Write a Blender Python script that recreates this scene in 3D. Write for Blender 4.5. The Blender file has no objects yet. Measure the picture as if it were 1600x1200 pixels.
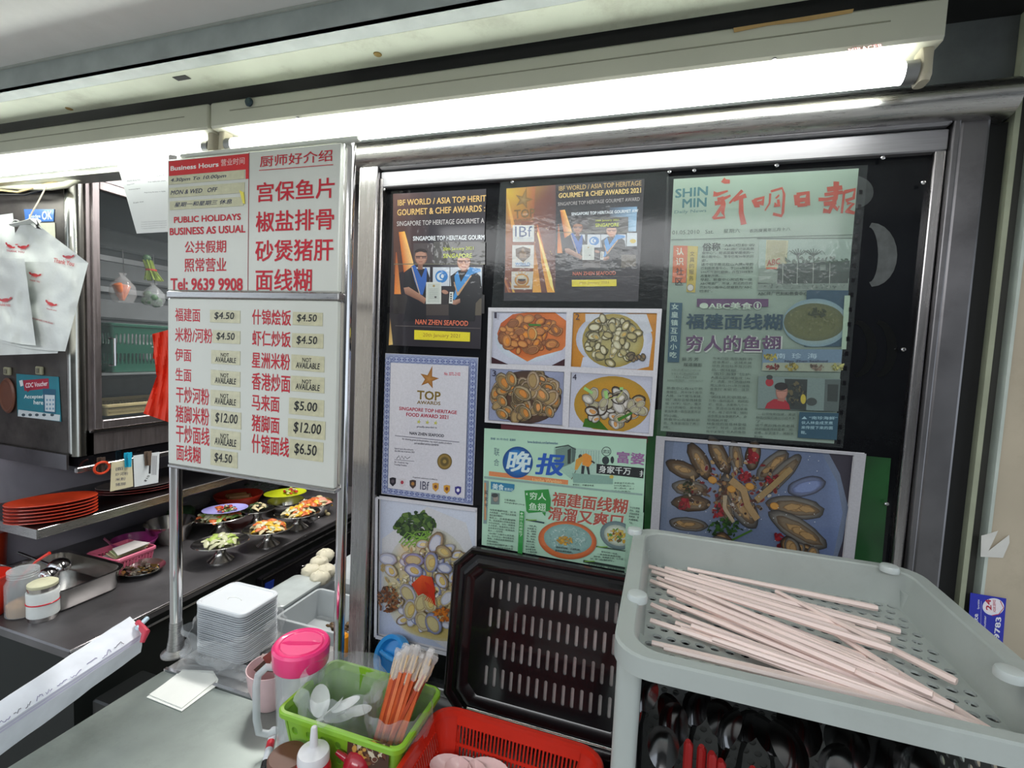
import bpy, bmesh, math, random
from mathutils import Vector, Matrix, noise
random.seed(7)
sc = bpy.context.scene
C = sc.collection
pi = math.pi

# ---------------- camera (solved from the photograph's vanishing points; metres, camera at eye height = z 0, shop window plane y = 0)
CAMY = -0.881
YAW, PIT, ROL, FPX = math.radians(17.53), math.radians(-3.97), math.radians(2.677), 752.5
_f = Vector((-math.sin(YAW)*math.cos(PIT), math.cos(YAW)*math.cos(PIT), math.sin(PIT)))
_r = Vector((math.cos(YAW), math.sin(YAW), 0)); _u = _r.cross(_f)
CR = math.cos(ROL)*_r + math.sin(ROL)*_u
CU = -math.sin(ROL)*_r + math.cos(ROL)*_u
cam = bpy.data.objects.new('camera', bpy.data.cameras.new('camera')); C.objects.link(cam)
cam.data.sensor_width = 36; cam.data.lens = 36*FPX/1600; cam.data.clip_start = 0.02
mw = Matrix.Identity(4)
for i in range(3):
    mw[i][0], mw[i][1], mw[i][2] = CR[i], CU[i], -_f[i]
mw[1][3] = CAMY
cam.matrix_world = mw
sc.camera = cam

# ---------------- world, exposure, lamps outside the view
w = bpy.data.worlds.new('hall'); sc.world = w; w.use_nodes = True
w.node_tree.nodes['Background'].inputs[0].default_value = (0.80, 0.90, 1.0, 1)
w.node_tree.nodes['Background'].inputs[1].default_value = WORLD = 1.4
sc.view_settings.view_transform = 'Standard'; sc.view_settings.look = 'None'
sc.view_settings.gamma = 1; sc.view_settings.use_curve_mapping = False
sc.view_settings.exposure = 0.0
def area(name, loc, rot, sx, sy, power, col=(1, .98, .95)):
    l = bpy.data.lights.new(name, 'AREA'); l.shape = 'RECTANGLE'; l.size = sx; l.size_y = sy; l.energy = power; l.color = col
    o = bpy.data.objects.new(name, l); C.objects.link(o); o.location = loc; o.rotation_euler = rot
    return o
area('kitchen_lamp', (-1.0, .75, .72), (0, 0, 0), 1.2, .12, 30)
area('hall_lamp', (-.4, -3.0, .95), (math.radians(74), 0, math.radians(-3)), 3.0, .5, 40, (.97, .99, 1))

# ---------------- pixel -> world on a real plane
def ray(x, y):
    return (x-800)*CR - (y-600)*CU + FPX*_f
O = Vector((0, CAMY, 0))
def PY(x, y, Y=0.0):
    d = ray(x, y); return O + d*((Y-CAMY)/d.y)
def PZ(x, y, Z):
    d = ray(x, y); return O + d*(Z/d.z)
def PX(x, y, X):
    d = ray(x, y); return O + d*(X/d.x)

# ---------------- materials
def lin(c):
    return tuple((v/255/12.92 if v/255 <= .04045 else ((v/255+.055)/1.055)**2.4) for v in c[:3])
_m = {}
def M(name, rgb=(200, 200, 200), rough=.5, metal=0, var=.08, scale=25, bump=0, alpha=1, trans=0, emit=0, brushed=None, coat=0, sub=0, stain=None, stainamt=.5, bscale=None, ior=1.45):
    if name in _m: return _m[name]
    m = bpy.data.materials.new(name); m.use_nodes = True; nt = m.node_tree; N = nt.nodes; L = nt.links
    b = N['Principled BSDF']
    c = lin(rgb)
    tc = N.new('ShaderNodeTexCoord'); mp = N.new('ShaderNodeMapping'); L.new(tc.outputs['Object'], mp.inputs[0])
    if brushed: mp.inputs['Scale'].default_value = brushed
    nz = N.new('ShaderNodeTexNoise'); nz.inputs['Scale'].default_value = scale; nz.inputs['Detail'].default_value = 5
    L.new(mp.outputs[0], nz.inputs['Vector'])
    rp = N.new('ShaderNodeValToRGB')
    rp.color_ramp.elements[0].position = .3; rp.color_ramp.elements[1].position = .7
    rp.color_ramp.elements[0].color = (*[v*(1-var) for v in c], 1)
    rp.color_ramp.elements[1].color = (*[min(1, v*(1+var)) for v in c], 1)
    L.new(nz.outputs[0], rp.inputs[0])
    out = rp.outputs[0]
    if stain:
        n2 = N.new('ShaderNodeTexNoise'); n2.inputs['Scale'].default_value = scale*.35; n2.inputs['Detail'].default_value = 9; n2.inputs['Roughness'].default_value = .75
        L.new(tc.outputs['Object'], n2.inputs['Vector'])
        r2 = N.new('ShaderNodeValToRGB'); r2.color_ramp.elements[0].position = .52; r2.color_ramp.elements[1].position = .72
        r2.color_ramp.elements[1].color = (stainamt,)*3+(1,)
        r2.color_ramp.elements[0].color = (0, 0, 0, 1)
        L.new(n2.outputs[0], r2.inputs[0])
        mx = N.new('ShaderNodeMixRGB'); L.new(r2.outputs[0], mx.inputs[0]); L.new(out, mx.inputs[1]); mx.inputs[2].default_value = (*lin(stain), 1)
        out = mx.outputs[0]
    L.new(out, b.inputs['Base Color'])
    b.inputs['Metallic'].default_value = metal; b.inputs['Roughness'].default_value = rough
    b.inputs['Alpha'].default_value = alpha; b.inputs['Transmission Weight'].default_value = trans; b.inputs['IOR'].default_value = ior
    b.inputs['Coat Weight'].default_value = coat; b.inputs['Coat Roughness'].default_value = .08
    if sub: b.inputs['Subsurface Weight'].default_value = sub; b.inputs['Subsurface Radius'].default_value = (.01, .01, .01)
    if metal:
        r3 = N.new('ShaderNodeMapRange'); r3.inputs[3].default_value = rough*.75; r3.inputs[4].default_value = rough*1.3
        L.new(nz.outputs[0], r3.inputs[0]); L.new(r3.outputs[0], b.inputs['Roughness'])
    if bump:
        bp = N.new('ShaderNodeBump'); bp.inputs['Strength'].default_value = bump; bp.inputs['Distance'].default_value = .002
        nb = nz
        if bscale:
            nb = N.new('ShaderNodeTexNoise'); nb.inputs['Scale'].default_value = bscale; nb.inputs['Detail'].default_value = 3; L.new(tc.outputs['Object'], nb.inputs['Vector'])
        L.new(nb.outputs[0], bp.inputs['Height']); L.new(bp.outputs[0], b.inputs['Normal'])
    if emit:
        b.inputs['Emission Color'].default_value = (*c, 1); b.inputs['Emission Strength'].default_value = emit
    _m[name] = m
    return m
def printmat(name, rough=.4, coat=0, alpha=1, bump=0, mul=1.0):
    if name in _m: return _m[name]
    m = bpy.data.materials.new(name); m.use_nodes = True; nt = m.node_tree; N = nt.nodes; L = nt.links
    b = N['Principled BSDF']; a = N.new('ShaderNodeVertexColor'); a.layer_name = 'Col'
    nz = N.new('ShaderNodeTexNoise'); nz.inputs['Scale'].default_value = 350; nz.inputs['Detail'].default_value = 3
    tc = N.new('ShaderNodeTexCoord'); L.new(tc.outputs['Object'], nz.inputs['Vector'])
    mr = N.new('ShaderNodeMapRange'); mr.inputs[3].default_value = .86*mul; mr.inputs[4].default_value = 1.14*mul; L.new(nz.outputs[0], mr.inputs[0])
    mx = N.new('ShaderNodeVectorMath'); mx.operation = 'SCALE'; L.new(a.outputs[0], mx.inputs[0]); L.new(mr.outputs[0], mx.inputs['Scale'])
    L.new(mx.outputs[0], b.inputs['Base Color'])
    b.inputs['Roughness'].default_value = rough; b.inputs['Coat Weight'].default_value = coat; b.inputs['Coat Roughness'].default_value = .06
    if bump:
        nb = N.new('ShaderNodeTexNoise'); nb.inputs['Scale'].default_value = 60; nb.inputs['Detail'].default_value = 2; L.new(tc.outputs['Object'], nb.inputs['Vector'])
        bp = N.new('ShaderNodeBump'); bp.inputs['Strength'].default_value = bump; bp.inputs['Distance'].default_value = .002
        L.new(nb.outputs[0], bp.inputs['Height']); L.new(bp.outputs[0], b.inputs['Coat Normal'])
    _m[name] = m; return m

# ---------------- mesh builder
class B:
    def __init__(s): s.v = []; s.f = []; s.c = None
    def add(s, vs, fs):
        n = len(s.v); s.v += [tuple(v) for v in vs]; s.f += [tuple(i+n for i in f) for f in fs]; return s
    def box(s, a, b):
        x0, x1 = sorted((a[0], b[0])); y0, y1 = sorted((a[1], b[1])); z0, z1 = sorted((a[2], b[2]))
        return s.add([(x0,y0,z0),(x1,y0,z0),(x1,y1,z0),(x0,y1,z0),(x0,y0,z1),(x1,y0,z1),(x1,y1,z1),(x0,y1,z1)],
                     [(0,3,2,1),(4,5,6,7),(0,1,5,4),(1,2,6,5),(2,3,7,6),(3,0,4,7)])
    def bbox(s, a, b, bev=.002):
        # bevelled box: three-section loft
        x0, x1 = sorted((a[0], b[0])); y0, y1 = sorted((a[1], b[1])); z0, z1 = sorted((a[2], b[2]))
        cx, cy = (x0+x1)/2, (y0+y1)/2; hx, hy = (x1-x0)/2, (y1-y0)/2; e = min(bev, hx*.9, hy*.9, (z1-z0)*.45)
        return s.rloft((cx, cy), [(z0, hx-e, hy-e, e), (z0+e, hx, hy, e), (z1-e, hx, hy, e), (z1, hx-e, hy-e, e)], k=2)
    def loft(s, rings, cap0=True, cap1=True, closed=True):
        n = len(rings[0]); vs = [p for r in rings for p in r]; fs = []
        for i in range(len(rings)-1):
            for j in range(n if closed else n-1):
                k = (j+1) % n
                fs.append((i*n+j, i*n+k, (i+1)*n+k, (i+1)*n+j))
        if cap0 and closed: fs.append(tuple(reversed(range(n))))
        if cap1 and closed: fs.append(tuple((len(rings)-1)*n+j for j in range(n)))
        return s.add(vs, fs)
    def rloft(s, c, secs, k=4, cap0=True, cap1=True, rot=0):
        rings = []
        for q in secs:
            z, hx, hy, r = q[:4]; ox, oy = (q[4], q[5]) if len(q) > 4 else (0, 0)
            r = min(r, hx*.999, hy*.999); ring = []
            for (sx, sy, a0) in ((1,-1,-pi/2),(1,1,0),(-1,1,pi/2),(-1,-1,pi)):
                for i in range(k+1):
                    a = a0+pi/2*i/k
                    x, y = sx*(hx-r)+r*math.cos(a)+ox, sy*(hy-r)+r*math.sin(a)+oy
                    ring.append((c[0]+x*math.cos(rot)-y*math.sin(rot), c[1]+x*math.sin(rot)+y*math.cos(rot), z))
            rings.append(ring)
        return s.loft(rings, cap0, cap1)
    def lathe(s, c, prof, n=32, sx=1, sy=1, rot=0, cap0=True, cap1=True, axis=None):
        rings = []
        for r, z in prof:
            ring = []
            for i in range(n):
                a = 2*pi*i/n; x, y = r*sx*math.cos(a), r*sy*math.sin(a)
                ring.append((x*math.cos(rot)-y*math.sin(rot), x*math.sin(rot)+y*math.cos(rot), z))
            rings.append(ring)
        if axis is not None:
            q = Vector((0,0,1)).rotation_difference(Vector(axis).normalized())
            rings = [[q @ Vector(p) for p in r] for r in rings]
        rings = [[(p[0]+c[0], p[1]+c[1], p[2]+c[2]) for p in r] for r in rings]
        return s.loft(rings, cap0, cap1)
    def tube(s, pts, r, n=10, caps=True, flat=1):
        pts = [Vector(p) for p in pts]; rings = []; up = None
        for i, p in enumerate(pts):
            d = (pts[min(i+1, len(pts)-1)]-pts[max(i-1, 0)]).normalized()
            if up is None:
                up = Vector((0,0,1)) if abs(d.z) < .9 else Vector((0,1,0))
            sd = d.cross(up).normalized(); up = sd.cross(d).normalized()
            rr = r[i] if isinstance(r, (list, tuple)) else r
            rings.append([p+sd*rr*math.cos(2*pi*j/n)+up*rr*flat*math.sin(2*pi*j/n) for j in range(n)])
        return s.loft(rings, caps, caps)
    def sphere(s, c, r, n=12, m=8):
        rx, ry, rz = (r, r, r) if not isinstance(r, (tuple, list)) else r
        return s.lathe(c, [(math.sin(pi*(i+.02)/(m+.04)), -math.cos(pi*(i+.02)/(m+.04))) for i in range(m+1)], n) if False else \
            s.loft([[(c[0]+rx*math.sin(t)*math.cos(2*pi*j/n), c[1]+ry*math.sin(t)*math.sin(2*pi*j/n), c[2]-rz*math.cos(t)) for j in range(n)] for t in [pi*(i+.05)/(m+.1) for i in range(m+1)]])
    def slab(s, pts, d):
        # polygon pts (3-D) extruded by vector d
        n = len(pts); d = Vector(d); a = [Vector(p) for p in pts]
        return s.add([*a, *[p+d for p in a]], [tuple(range(n)), tuple(reversed(range(n, 2*n)))]+[(i, (i+1) % n, n+(i+1) % n, n+i)[::-1] for i in range(n)])
    def grid(s, fn, nu, nv):
        vs = [fn(i/nu, j/nv) for j in range(nv+1) for i in range(nu+1)]
        return s.add(vs, [(j*(nu+1)+i, j*(nu+1)+i+1, (j+1)*(nu+1)+i+1, (j+1)*(nu+1)+i) for j in range(nv) for i in range(nu)])
    def perf(s, fn, u0, u1, nu, v0, v1, nv, hw, hh, shape='slot', brick=False, th=.002, skip=None):
        # sheet pierced by nu x nv real holes; fn(u,v,w) -> point (w = 0 front, 1 back)
        du, dv = (u1-u0)/nu, (v1-v0)/nv; K = 12
        for j in range(nv):
            cells = []
            off = .5 if (brick and j % 2) else 0
            for i in range(-1 if off else 0, nu):
                a, b_ = u0+(i+off)*du, u0+(i+off+1)*du
                hole = True
                if a < u0-1e-9: a = u0; hole = False
                if b_ > u1+1e-9: b_ = u1; hole = False
                if skip and skip(i, j): hole = False
                cells.append((a, b_, hole))
            for a, b_, hole in cells:
                c0, c1 = v0+j*dv, v0+(j+1)*dv
                if not hole:
                    s.add([fn(a,c0,0), fn(b_,c0,0), fn(b_,c1,0), fn(a,c1,0)], [(0,1,2,3)]); continue
                cx, cy = (a+b_)/2, (c0+c1)/2; out = []; inn = []
                for k in range(K):
                    t = 2*pi*k/K+pi/K; ct, st = math.cos(t), math.sin(t)
                    m_ = max(abs(ct), abs(st)); out.append((cx+ct/m_*(b_-a)/2, cy+st/m_*dv/2))
                    if shape == 'hex': inn.append((cx+ct*hw, cy+st*hh))
                    elif shape == 'rect': inn.append((cx+ct/m_*hw, cy+st/m_*hh))
                    else:
                        r_ = min(hw, hh); inn.append((cx+ct*r_+(hw-r_)*(1 if ct > 0 else -1), cy+st*r_+(hh-r_)*(1 if st > 0 else -1)))
                # snap outer corners
                for sx in (-1, 1):
                    for sy in (-1, 1):
                        q = (cx+sx*(b_-a)/2, cy+sy*dv/2)
                        k = min(range(K), key=lambda k: (out[k][0]-q[0])**2/(du*du)+(out[k][1]-q[1])**2/(dv*dv)); out[k] = q
                vs = [fn(*p, 0) for p in out]+[fn(*p, 0) for p in inn]+[fn(*p, 1) for p in inn]
                fs = [(k, (k+1) % K, K+(k+1) % K, K+k) for k in range(K)]+[(K+k, K+(k+1) % K, 2*K+(k+1) % K, 2*K+k) for k in range(K)]
                s.add(vs, fs)
        return s

def wloc(o):
    v = o.location.copy()
    return v+wloc(o.parent) if o.parent else v
def obj(name, b, mat, parent=None, smooth=False, bev=0):
    me = bpy.data.meshes.new(name)
    xs = [v[0] for v in b.v]; ys = [v[1] for v in b.v]; zs = [v[2] for v in b.v]
    c = Vector(((min(xs)+max(xs))/2, (min(ys)+max(ys))/2, min(zs)))
    me.from_pydata([Vector(v)-c for v in b.v], [], b.f); me.update()
    if b.c:
        at = me.color_attributes.new('Col', 'FLOAT_COLOR', 'POINT')
        at.data.foreach_set('color', [x for q in b.c for x in (*q, 1)])
    if smooth:
        for p in me.polygons: p.use_smooth = True
        try: me.set_sharp_from_angle(angle=math.radians(smooth if smooth > 1 else 40))
        except Exception: pass
    me.materials.append(mat)
    o = bpy.data.objects.new(name, me); C.objects.link(o)
    if parent: o.parent = parent; o.location = c-wloc(parent)
    else: o.location = c
    return o
def tag(o, label=None, cat=None, group=None, kind=None):
    if label: o['label'] = label
    if cat: o['category'] = cat
    if group: o['group'] = group
    if kind: o['kind'] = kind
    return o
def thing(name, label, cat, loc, group=None):
    o = bpy.data.objects.new(name, None); C.objects.link(o); o.location = loc; o.empty_display_size = .03
    return tag(o, label, cat, group)
def struct(name, b, mat, smooth=False):
    return tag(obj(name, b, mat, None, smooth), kind='structure')
def copy_tree(root, delta, label=None):
    r = root.copy(); C.objects.link(r); r.location = root.location+Vector(delta)
    if label: r['label'] = label
    for ch in list(root.children):
        c = ch.copy(); C.objects.link(c); c.parent = r
        for g in ch.children:
            d = g.copy(); C.objects.link(d); d.parent = c
    return r

# ---------------- flat print (vector art laid on a sheet; vertex colours are the ink)
_tx = {}
def glyphs(s, bold=0, res=2):
    k = (s, bold, res)
    if k in _tx: return _tx[k]
    dup = 0
    if bold > 0: dup = min(bold, .024); bold = 0
    cu = bpy.data.curves.new('t', 'FONT'); cu.body = s; cu.resolution_u = res; cu.offset = bold; cu.fill_mode = 'FRONT'
    o = bpy.data.objects.new('t', cu); C.objects.link(o)
    dg = bpy.context.evaluated_depsgraph_get(); dg.update()
    me = o.evaluated_get(dg).to_mesh()
    vs = [(v.co.x, v.co.y) for v in me.vertices]; fs = [tuple(p.vertices) for p in me.polygons]
    if dup:
        v0, f0, n = list(vs), list(fs), len(vs); vs = []; fs = []
        for i, (dx, dy) in enumerate(((-dup, -dup), (dup, -dup), (dup, dup), (-dup, dup))):
            vs += [(x+dx, y+dy*.8, i*4e-6) for x, y in v0]; fs += [tuple(q+i*n for q in f) for f in f0]
    o.evaluated_get(dg).to_mesh_clear()
    bpy.data.objects.remove(o); bpy.data.curves.remove(cu)
    _tx[k] = (vs, fs); return _tx[k]
class Ink:
    def __init__(s, fn, nrm=(0, -1, 0), step=2e-5, base=2e-4, crop=(0, 0, 1)):
        s.v = []; s.f = []; s.c = []; s.fn = fn; s.n = Vector(nrm); s.lv = base; s.step = step; s.crop = crop; s.hold = False; s.tr = None
    def px(s, p):
        if s.tr: p = s.tr(p)
        x0, y0, k = s.crop; return (x0+p[0]/k, y0+p[1]/k)
    def W(s, p):
        q = s.px(p); return s.fn(*q)+s.n*s.lv
    def up(s):
        if not s.hold: s.lv += s.step
    def poly(s, pts, col, cols=None):
        s.up(); n = len(s.v); s.v += [tuple(s.W(p)) for p in pts]
        s.c += [lin(c) for c in cols] if cols else [lin(col)]*len(pts); s.f.append(tuple(range(n, n+len(pts))))
    def rect(s, a, b, col): s.poly([(a[0],a[1]),(b[0],a[1]),(b[0],b[1]),(a[0],b[1])], col)
    def wrect(s, a, b, col):
        # upright rectangle on the sheet, from bottom-left and top-right pixels
        s.up(); A = s.W(a); D = s.W(b); n = len(s.v)
        s.v += [(A.x,A.y,A.z),(D.x,A.y,A.z),(D.x,D.y,D.z),(A.x,D.y,D.z)]; s.c += [lin(col)]*4; s.f.append((n,n+1,n+2,n+3))
    def ell(s, c, rx, ry, col, edge=None, ang=0, n=18, mid=.75, a0=0, a1=2*pi, jit=0):
        s.up(); m = len(s.v); edge = edge or col; full = abs(a1-a0-2*pi) < 1e-6
        pts = [c]; cs = [lin(col)]
        nn = n if full else n+1
        js = [1+random.uniform(-jit, jit) for _ in range(nn)]
        for q, cc in ((mid, col), (1, edge)):
            for i in range(nn):
                t = a0+(a1-a0)*i/n; x, y = rx*q*js[i]*math.cos(t), ry*q*js[i]*math.sin(t)
                pts.append((c[0]+x*math.cos(ang)-y*math.sin(ang), c[1]+x*math.sin(ang)+y*math.cos(ang))); cs.append(lin(cc))
        s.v += [tuple(s.W(p)) for p in pts]; s.c += cs
        for i in range(nn if full else nn-1):
            k = (i+1) % nn
            s.f.append((m, m+1+i, m+1+k)); s.f.append((m+1+i, m+1+nn+i, m+1+nn+k, m+1+k))
    def line(s, pts, w, col, w1=None):
        s.up(); n = len(s.v); L_ = len(pts)
        for i, p in enumerate(pts):
            a = pts[max(i-1, 0)]; b = pts[min(i+1, L_-1)]; dx, dy = b[0]-a[0], b[1]-a[1]; d = math.hypot(dx, dy) or 1
            ww = (w+((w1 if w1 is not None else w)-w)*i/max(1, L_-1))/2
            s.v += [tuple(s.W((p[0]-dy/d*ww, p[1]+dx/d*ww))), tuple(s.W((p[0]+dy/d*ww, p[1]-dx/d*ww)))]; s.c += [lin(col)]*2
            if i: s.f.append((n+2*i-2, n+2*i-1, n+2*i+1, n+2*i))
    def text(s, t, bl, tr, col, bold=0, slant=0, res=2, up=None, world=True, clipx=None):
        # text box: bottom-left and top-right pixels of the inked area, upright on the sheet; or free box with br/tl when up given
        vs, fs = glyphs(t, bold, res)
        if not vs: return
        s.up()
        x0 = min(v[0] for v in vs); x1 = max(v[0] for v in vs); y0 = min(v[1] for v in vs); y1 = max(v[1] for v in vs)
        A = s.W(bl)
        if up is None:
            D = s.W(tr); U = Vector((D.x-A.x, D.y-A.y if abs(s.n.y) < .5 else 0, 0)); V = Vector((0, 0, D.z-A.z))
        else:
            U = s.W(tr)-A; V = s.W(up)-A     # tr = bottom-right, up = top-left
        n = len(s.v)
        for q in vs:
            x, y = q[0], q[1]
            a = (x-x0)/(x1-x0 or 1); b = (y-y0)/(y1-y0 or 1)
            if clipx: a = min(a, clipx)
            s.v.append(tuple(A+U*(a+slant*b*.1)+V*b+s.n*(q[2] if len(q) > 2 else 0))); s.c.append(lin(col))
        s.f += [tuple(n+i for i in f) for f in fs]; s.lv += 1.4e-5
    def done(s, name, parent, mat):
        b = B(); b.v = s.v; b.f = s.f; b.c = s.c
        return obj(name, b, mat, parent)
# ======================= materials used throughout
STEEL = M('brushed_steel', (185, 183, 182), .28, 1, .12, 14, .05, brushed=(2, 2, 40))
STEELV = M('brushed_steel_post', (176, 172, 172), .26, 1, .06, 9, .0, brushed=(20, 20, 1.5), stain=(120, 114, 110), stainamt=.25)
STEELD = M('dark_steel', (120, 118, 120), .36, 1, .25, 7, .05, stain=(60, 56, 56), stainamt=.5)
CHROME = M('polished_steel', (215, 213, 214), .12, 1, .05, 10)
COUNTER = M('worn_steel_top', (150, 159, 154), .38, .75, .12, 9, .12, stain=(90, 98, 94), stainamt=.35)
KCOUNTER = M('kitchen_steel_top', (112, 110, 112), .36, .65, .25, 7, .15, stain=(60, 58, 60), stainamt=.6)
BLACK = M('black_gloss', (16, 16, 19), .12, 0, .3, 5, coat=.5)
VOID = M('black_matt', (12, 13, 13), .7, 0, .3, 5)
WHITEP = M('white_enamel', (214, 216, 208), .3, 0, .03, 6, coat=.3)
CEIL = M('ceiling_paint', (232, 232, 228), .75, 0, .05, 5, .15, stain=(204, 204, 198), stainamt=.35)
GREEN = M('green_grey_paint', (168, 176, 172), .5, 0, .12, 22, .25, stain=(186, 198, 192), stainamt=.18)
CREAM = M('dirty_cream_paint', (196, 202, 182), .6, 0, .08, 10, .25, stain=(112, 104, 78), stainamt=.5)
BATTEN = M('batten_enamel', (205, 203, 186), .45, 0, .04, 8)
TAPE = M('old_masking_tape', (196, 160, 104), .7, 0, .1, 30, .3)
TUBE = M('lit_tube', (250, 255, 250), .4, emit=16.0, var=0)
GREYP = M('grey_plastic', (150, 152, 148), .55)

ZC = -0.72       # service counter top
ZK = -0.75       # kitchen counter top
ZF = -1.57       # floor
# ======================= setting
b = B().box((-6, -6, ZF-.05), (5, 3, ZF)); struct('floor', b, M('floor_tiles', (168, 164, 156), .4, 0, .15, 4, .1))
b = B().box((-5, -1.05, .5135), (4, -.244, .56)); struct('ceiling', b, CEIL)
b = B().box((-6, -6, ZF), (5, -5.9, 3)); struct('wall_hall', b, M('hall_wall_paint', (70, 70, 68), .8))
b = B().box((-5, -.2475, .5095), (4, -.2442, .5132)); struct('trim_1', b, M('pale_edge', (176, 180, 172), .6))
b = B().box((-5, -.244, .47), (4, -.240, .56)).box((-5, -.244, .47), (4, -.214, .4735)); struct('trim_2', b, GREEN)
b = B(); b.box((-5, -.205, .476), (4, -.136, .50))
struct('trim_3', b, CREAM)
b = B().box((-5, -.2395, .50), (4, .06, .56)); struct('ceiling_recess', b, VOID)
# torn slot in the cream soffit
p = PZ(284, 122, .4755)
tag(obj('soffit_slot', B().box((p.x-.016, p.y-.006, .4752), (p.x+.016, p.y+.006, .4762)), VOID), kind='structure')
for (x, y) in ((590, 85), (108, 170)):
    p = PZ(x, y, .4755)
    b = B().lathe((p.x, p.y, .4745), [(.004, .0005), (.006, .0), (.007, .0012)], 14)
    tag(obj('rust_spot', b, M('rust', (140, 116, 60), .8)), kind='structure')
# wall above the window, lintel over the opening
b = B().box((-.66, 0, .36), (.4395, .04, .55)); struct('wall_front', b, M('grey_board', (92, 96, 96), .6, 0, .12, 12, .1, stain=(60, 62, 60)))
zl = PY(90, 277, -.03).z
b = B().box((-2.6, -.03, zl), (-.66, .02, .55)); struct('trim_4', b, M('lintel_steel', (178, 180, 176), .35, 1, .1, 10))
# kitchen shell
b = B().box((-3.2, -.2, ZF), (-1.95, 1.25, .9)); struct('wall_left', b, M('kitchen_wall_steel', (176, 172, 182), .5, .15, .15, 6, .1))
b = B().box((-3.2, 1.25, ZF), (1.2, 1.3, .9)); struct('wall_back', b, M('kitchen_wall_dark', (60, 58, 58), .6, 0, .15, 6))
b = B().box((-3.2, .06, .8), (1.2, 1.3, .85)); struct('kitchen_ceiling', b, M('kitchen_ceiling_paint', (120, 120, 116), .8))
b = B().box((.5, .05, ZF), (.55, 1.3, .85)); struct('wall_right_inner', b, VOID)
# right-hand jamb and pillar
b = B().box((.413, .0, ZF), (.4395, .06, .355)); struct('jamb_recess', b, VOID)
b = B().box((.440, -.012, ZF), (.4465, .03, .55)); struct('trim_5', b, M('angle_iron_paint', (150, 154, 132), .5, 0, .1, 20, .1))
b = B().box((.4465, .004, ZF), (.463, .03, .55)); struct('trim_6', b, M('dark_strip', (58, 58, 54), .5))
b = B().box((.463, -.014, ZF), (.467, .03, .55)); struct('trim_7', b, M('pale_strip', (182, 190, 182), .4))
b = B().box((.467, -.012, ZF), (.85, .2, .55)); struct('wall_right', b, M('beige_pillar_paint', (178, 166, 146), .6, 0, .08, 9, .12, stain=(150, 138, 118), stainamt=.6))

# ======================= window: stainless frame with dark glass
def px_x(x, y, Y=0): return PY(x, y, Y).x
W1 = thing('window_1', None, None, (-.12, 0, ZC)); W1['kind'] = 'structure'
xa = px_x(553, 600, -.025); xb = px_x(581, 600, -.025); xc = px_x(590, 600, -.015)
zt1 = PY(800, 247, -.025).z; zt2 = PY(1000, 266, -.015).z
obj('frame_post', B().bbox((xa, -.025, ZC), (xb, .01, .37), .003), STEELV, W1)
obj('frame_post', B().bbox((xb+.001, -.016, ZC), (xc, .01, .335), .002), STEELV, W1)
x1, x2, x3 = .352, .366, .413
obj('frame_post', B().bbox((x1, -.012, ZC), (x2, .01, .335), .002), STEELV, W1)
obj('frame_post', B().bbox((x2+.001, -.022, ZC), (x2+.010, .01, .37), .002).bbox((x2+.011, -.016, ZC), (x3, .01, .37), .004), STEELD, W1)
HDR = M('header_steel', (150, 148, 152), .5, .8, .1, 10, brushed=(2, 2, 30))
obj('frame_rail', B().bbox((xb+.001, -.022, zt1), (x2, .01, .375), .003), HDR, W1)
obj('frame_rail', B().bbox((xb+.001, -.014, zt2), (x2, .01, zt1-.002), .002), HDR, W1)
obj('frame_rail', B().bbox((xb+.001, -.014, ZC), (x2, .01, ZC+.018), .002), STEEL, W1)
obj('glass_pane', B().box((xc, 0, ZC+.018), (x1, .006, zt2)), M('dark_window_glass', (20, 21, 24), .09, 0, .5, 3, .12, coat=0, stain=(48, 52, 52), stainamt=.35, bscale=30, ior=1.32), W1)
for (x, y) in ((600, 296), (592, 340), (800, 284), (1046, 268), (1214, 258), (1380, 246), (1443, 285), (1412, 546), (1386, 788), (582, 869), (1085, 266)):
    q = PY(x, y, -.012)
    obj('bolt', B().lathe((q.x, -.010, q.z), [(.0032, 0), (.003, .002), (.0015, .0032)], 10, axis=(0, -1, 0)), CHROME, W1, True)
# green backing film and dark paint blotches seen inside the glass
GRN = M('green_backing', (20, 66, 28), .35, 0, .35, 12, coat=.4)
q = [PY(1012, 640, -.0015), PY(1046, 640, -.0015), PY(1040, 682, -.0015), PY(1392, 716, -.0015), PY(1376, 900, -.0015), PY(1004, 900, -.0015)]
tag(obj('green_backing_film', B().slab(q, (0, -.0006, 0)), GRN), 'green backing film showing round the newspaper and oyster photo', 'film')
q = [PY(790, 669, -.0015), PY(1010, 684, -.0015), PY(1010, 692, -.0015), PY(775, 676, -.0015)]
tag(obj('maroon_backing_strip', B().slab([PY(783, 658, -.0015), PY(1012, 668, -.0015), PY(1012, 692, -.0015), PY(783, 680, -.0015)], (0, -.0006, 0)), M('maroon_film', (88, 34, 42), .4)), 'maroon strip showing between the four clam photos and evening paper', 'strip')
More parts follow.
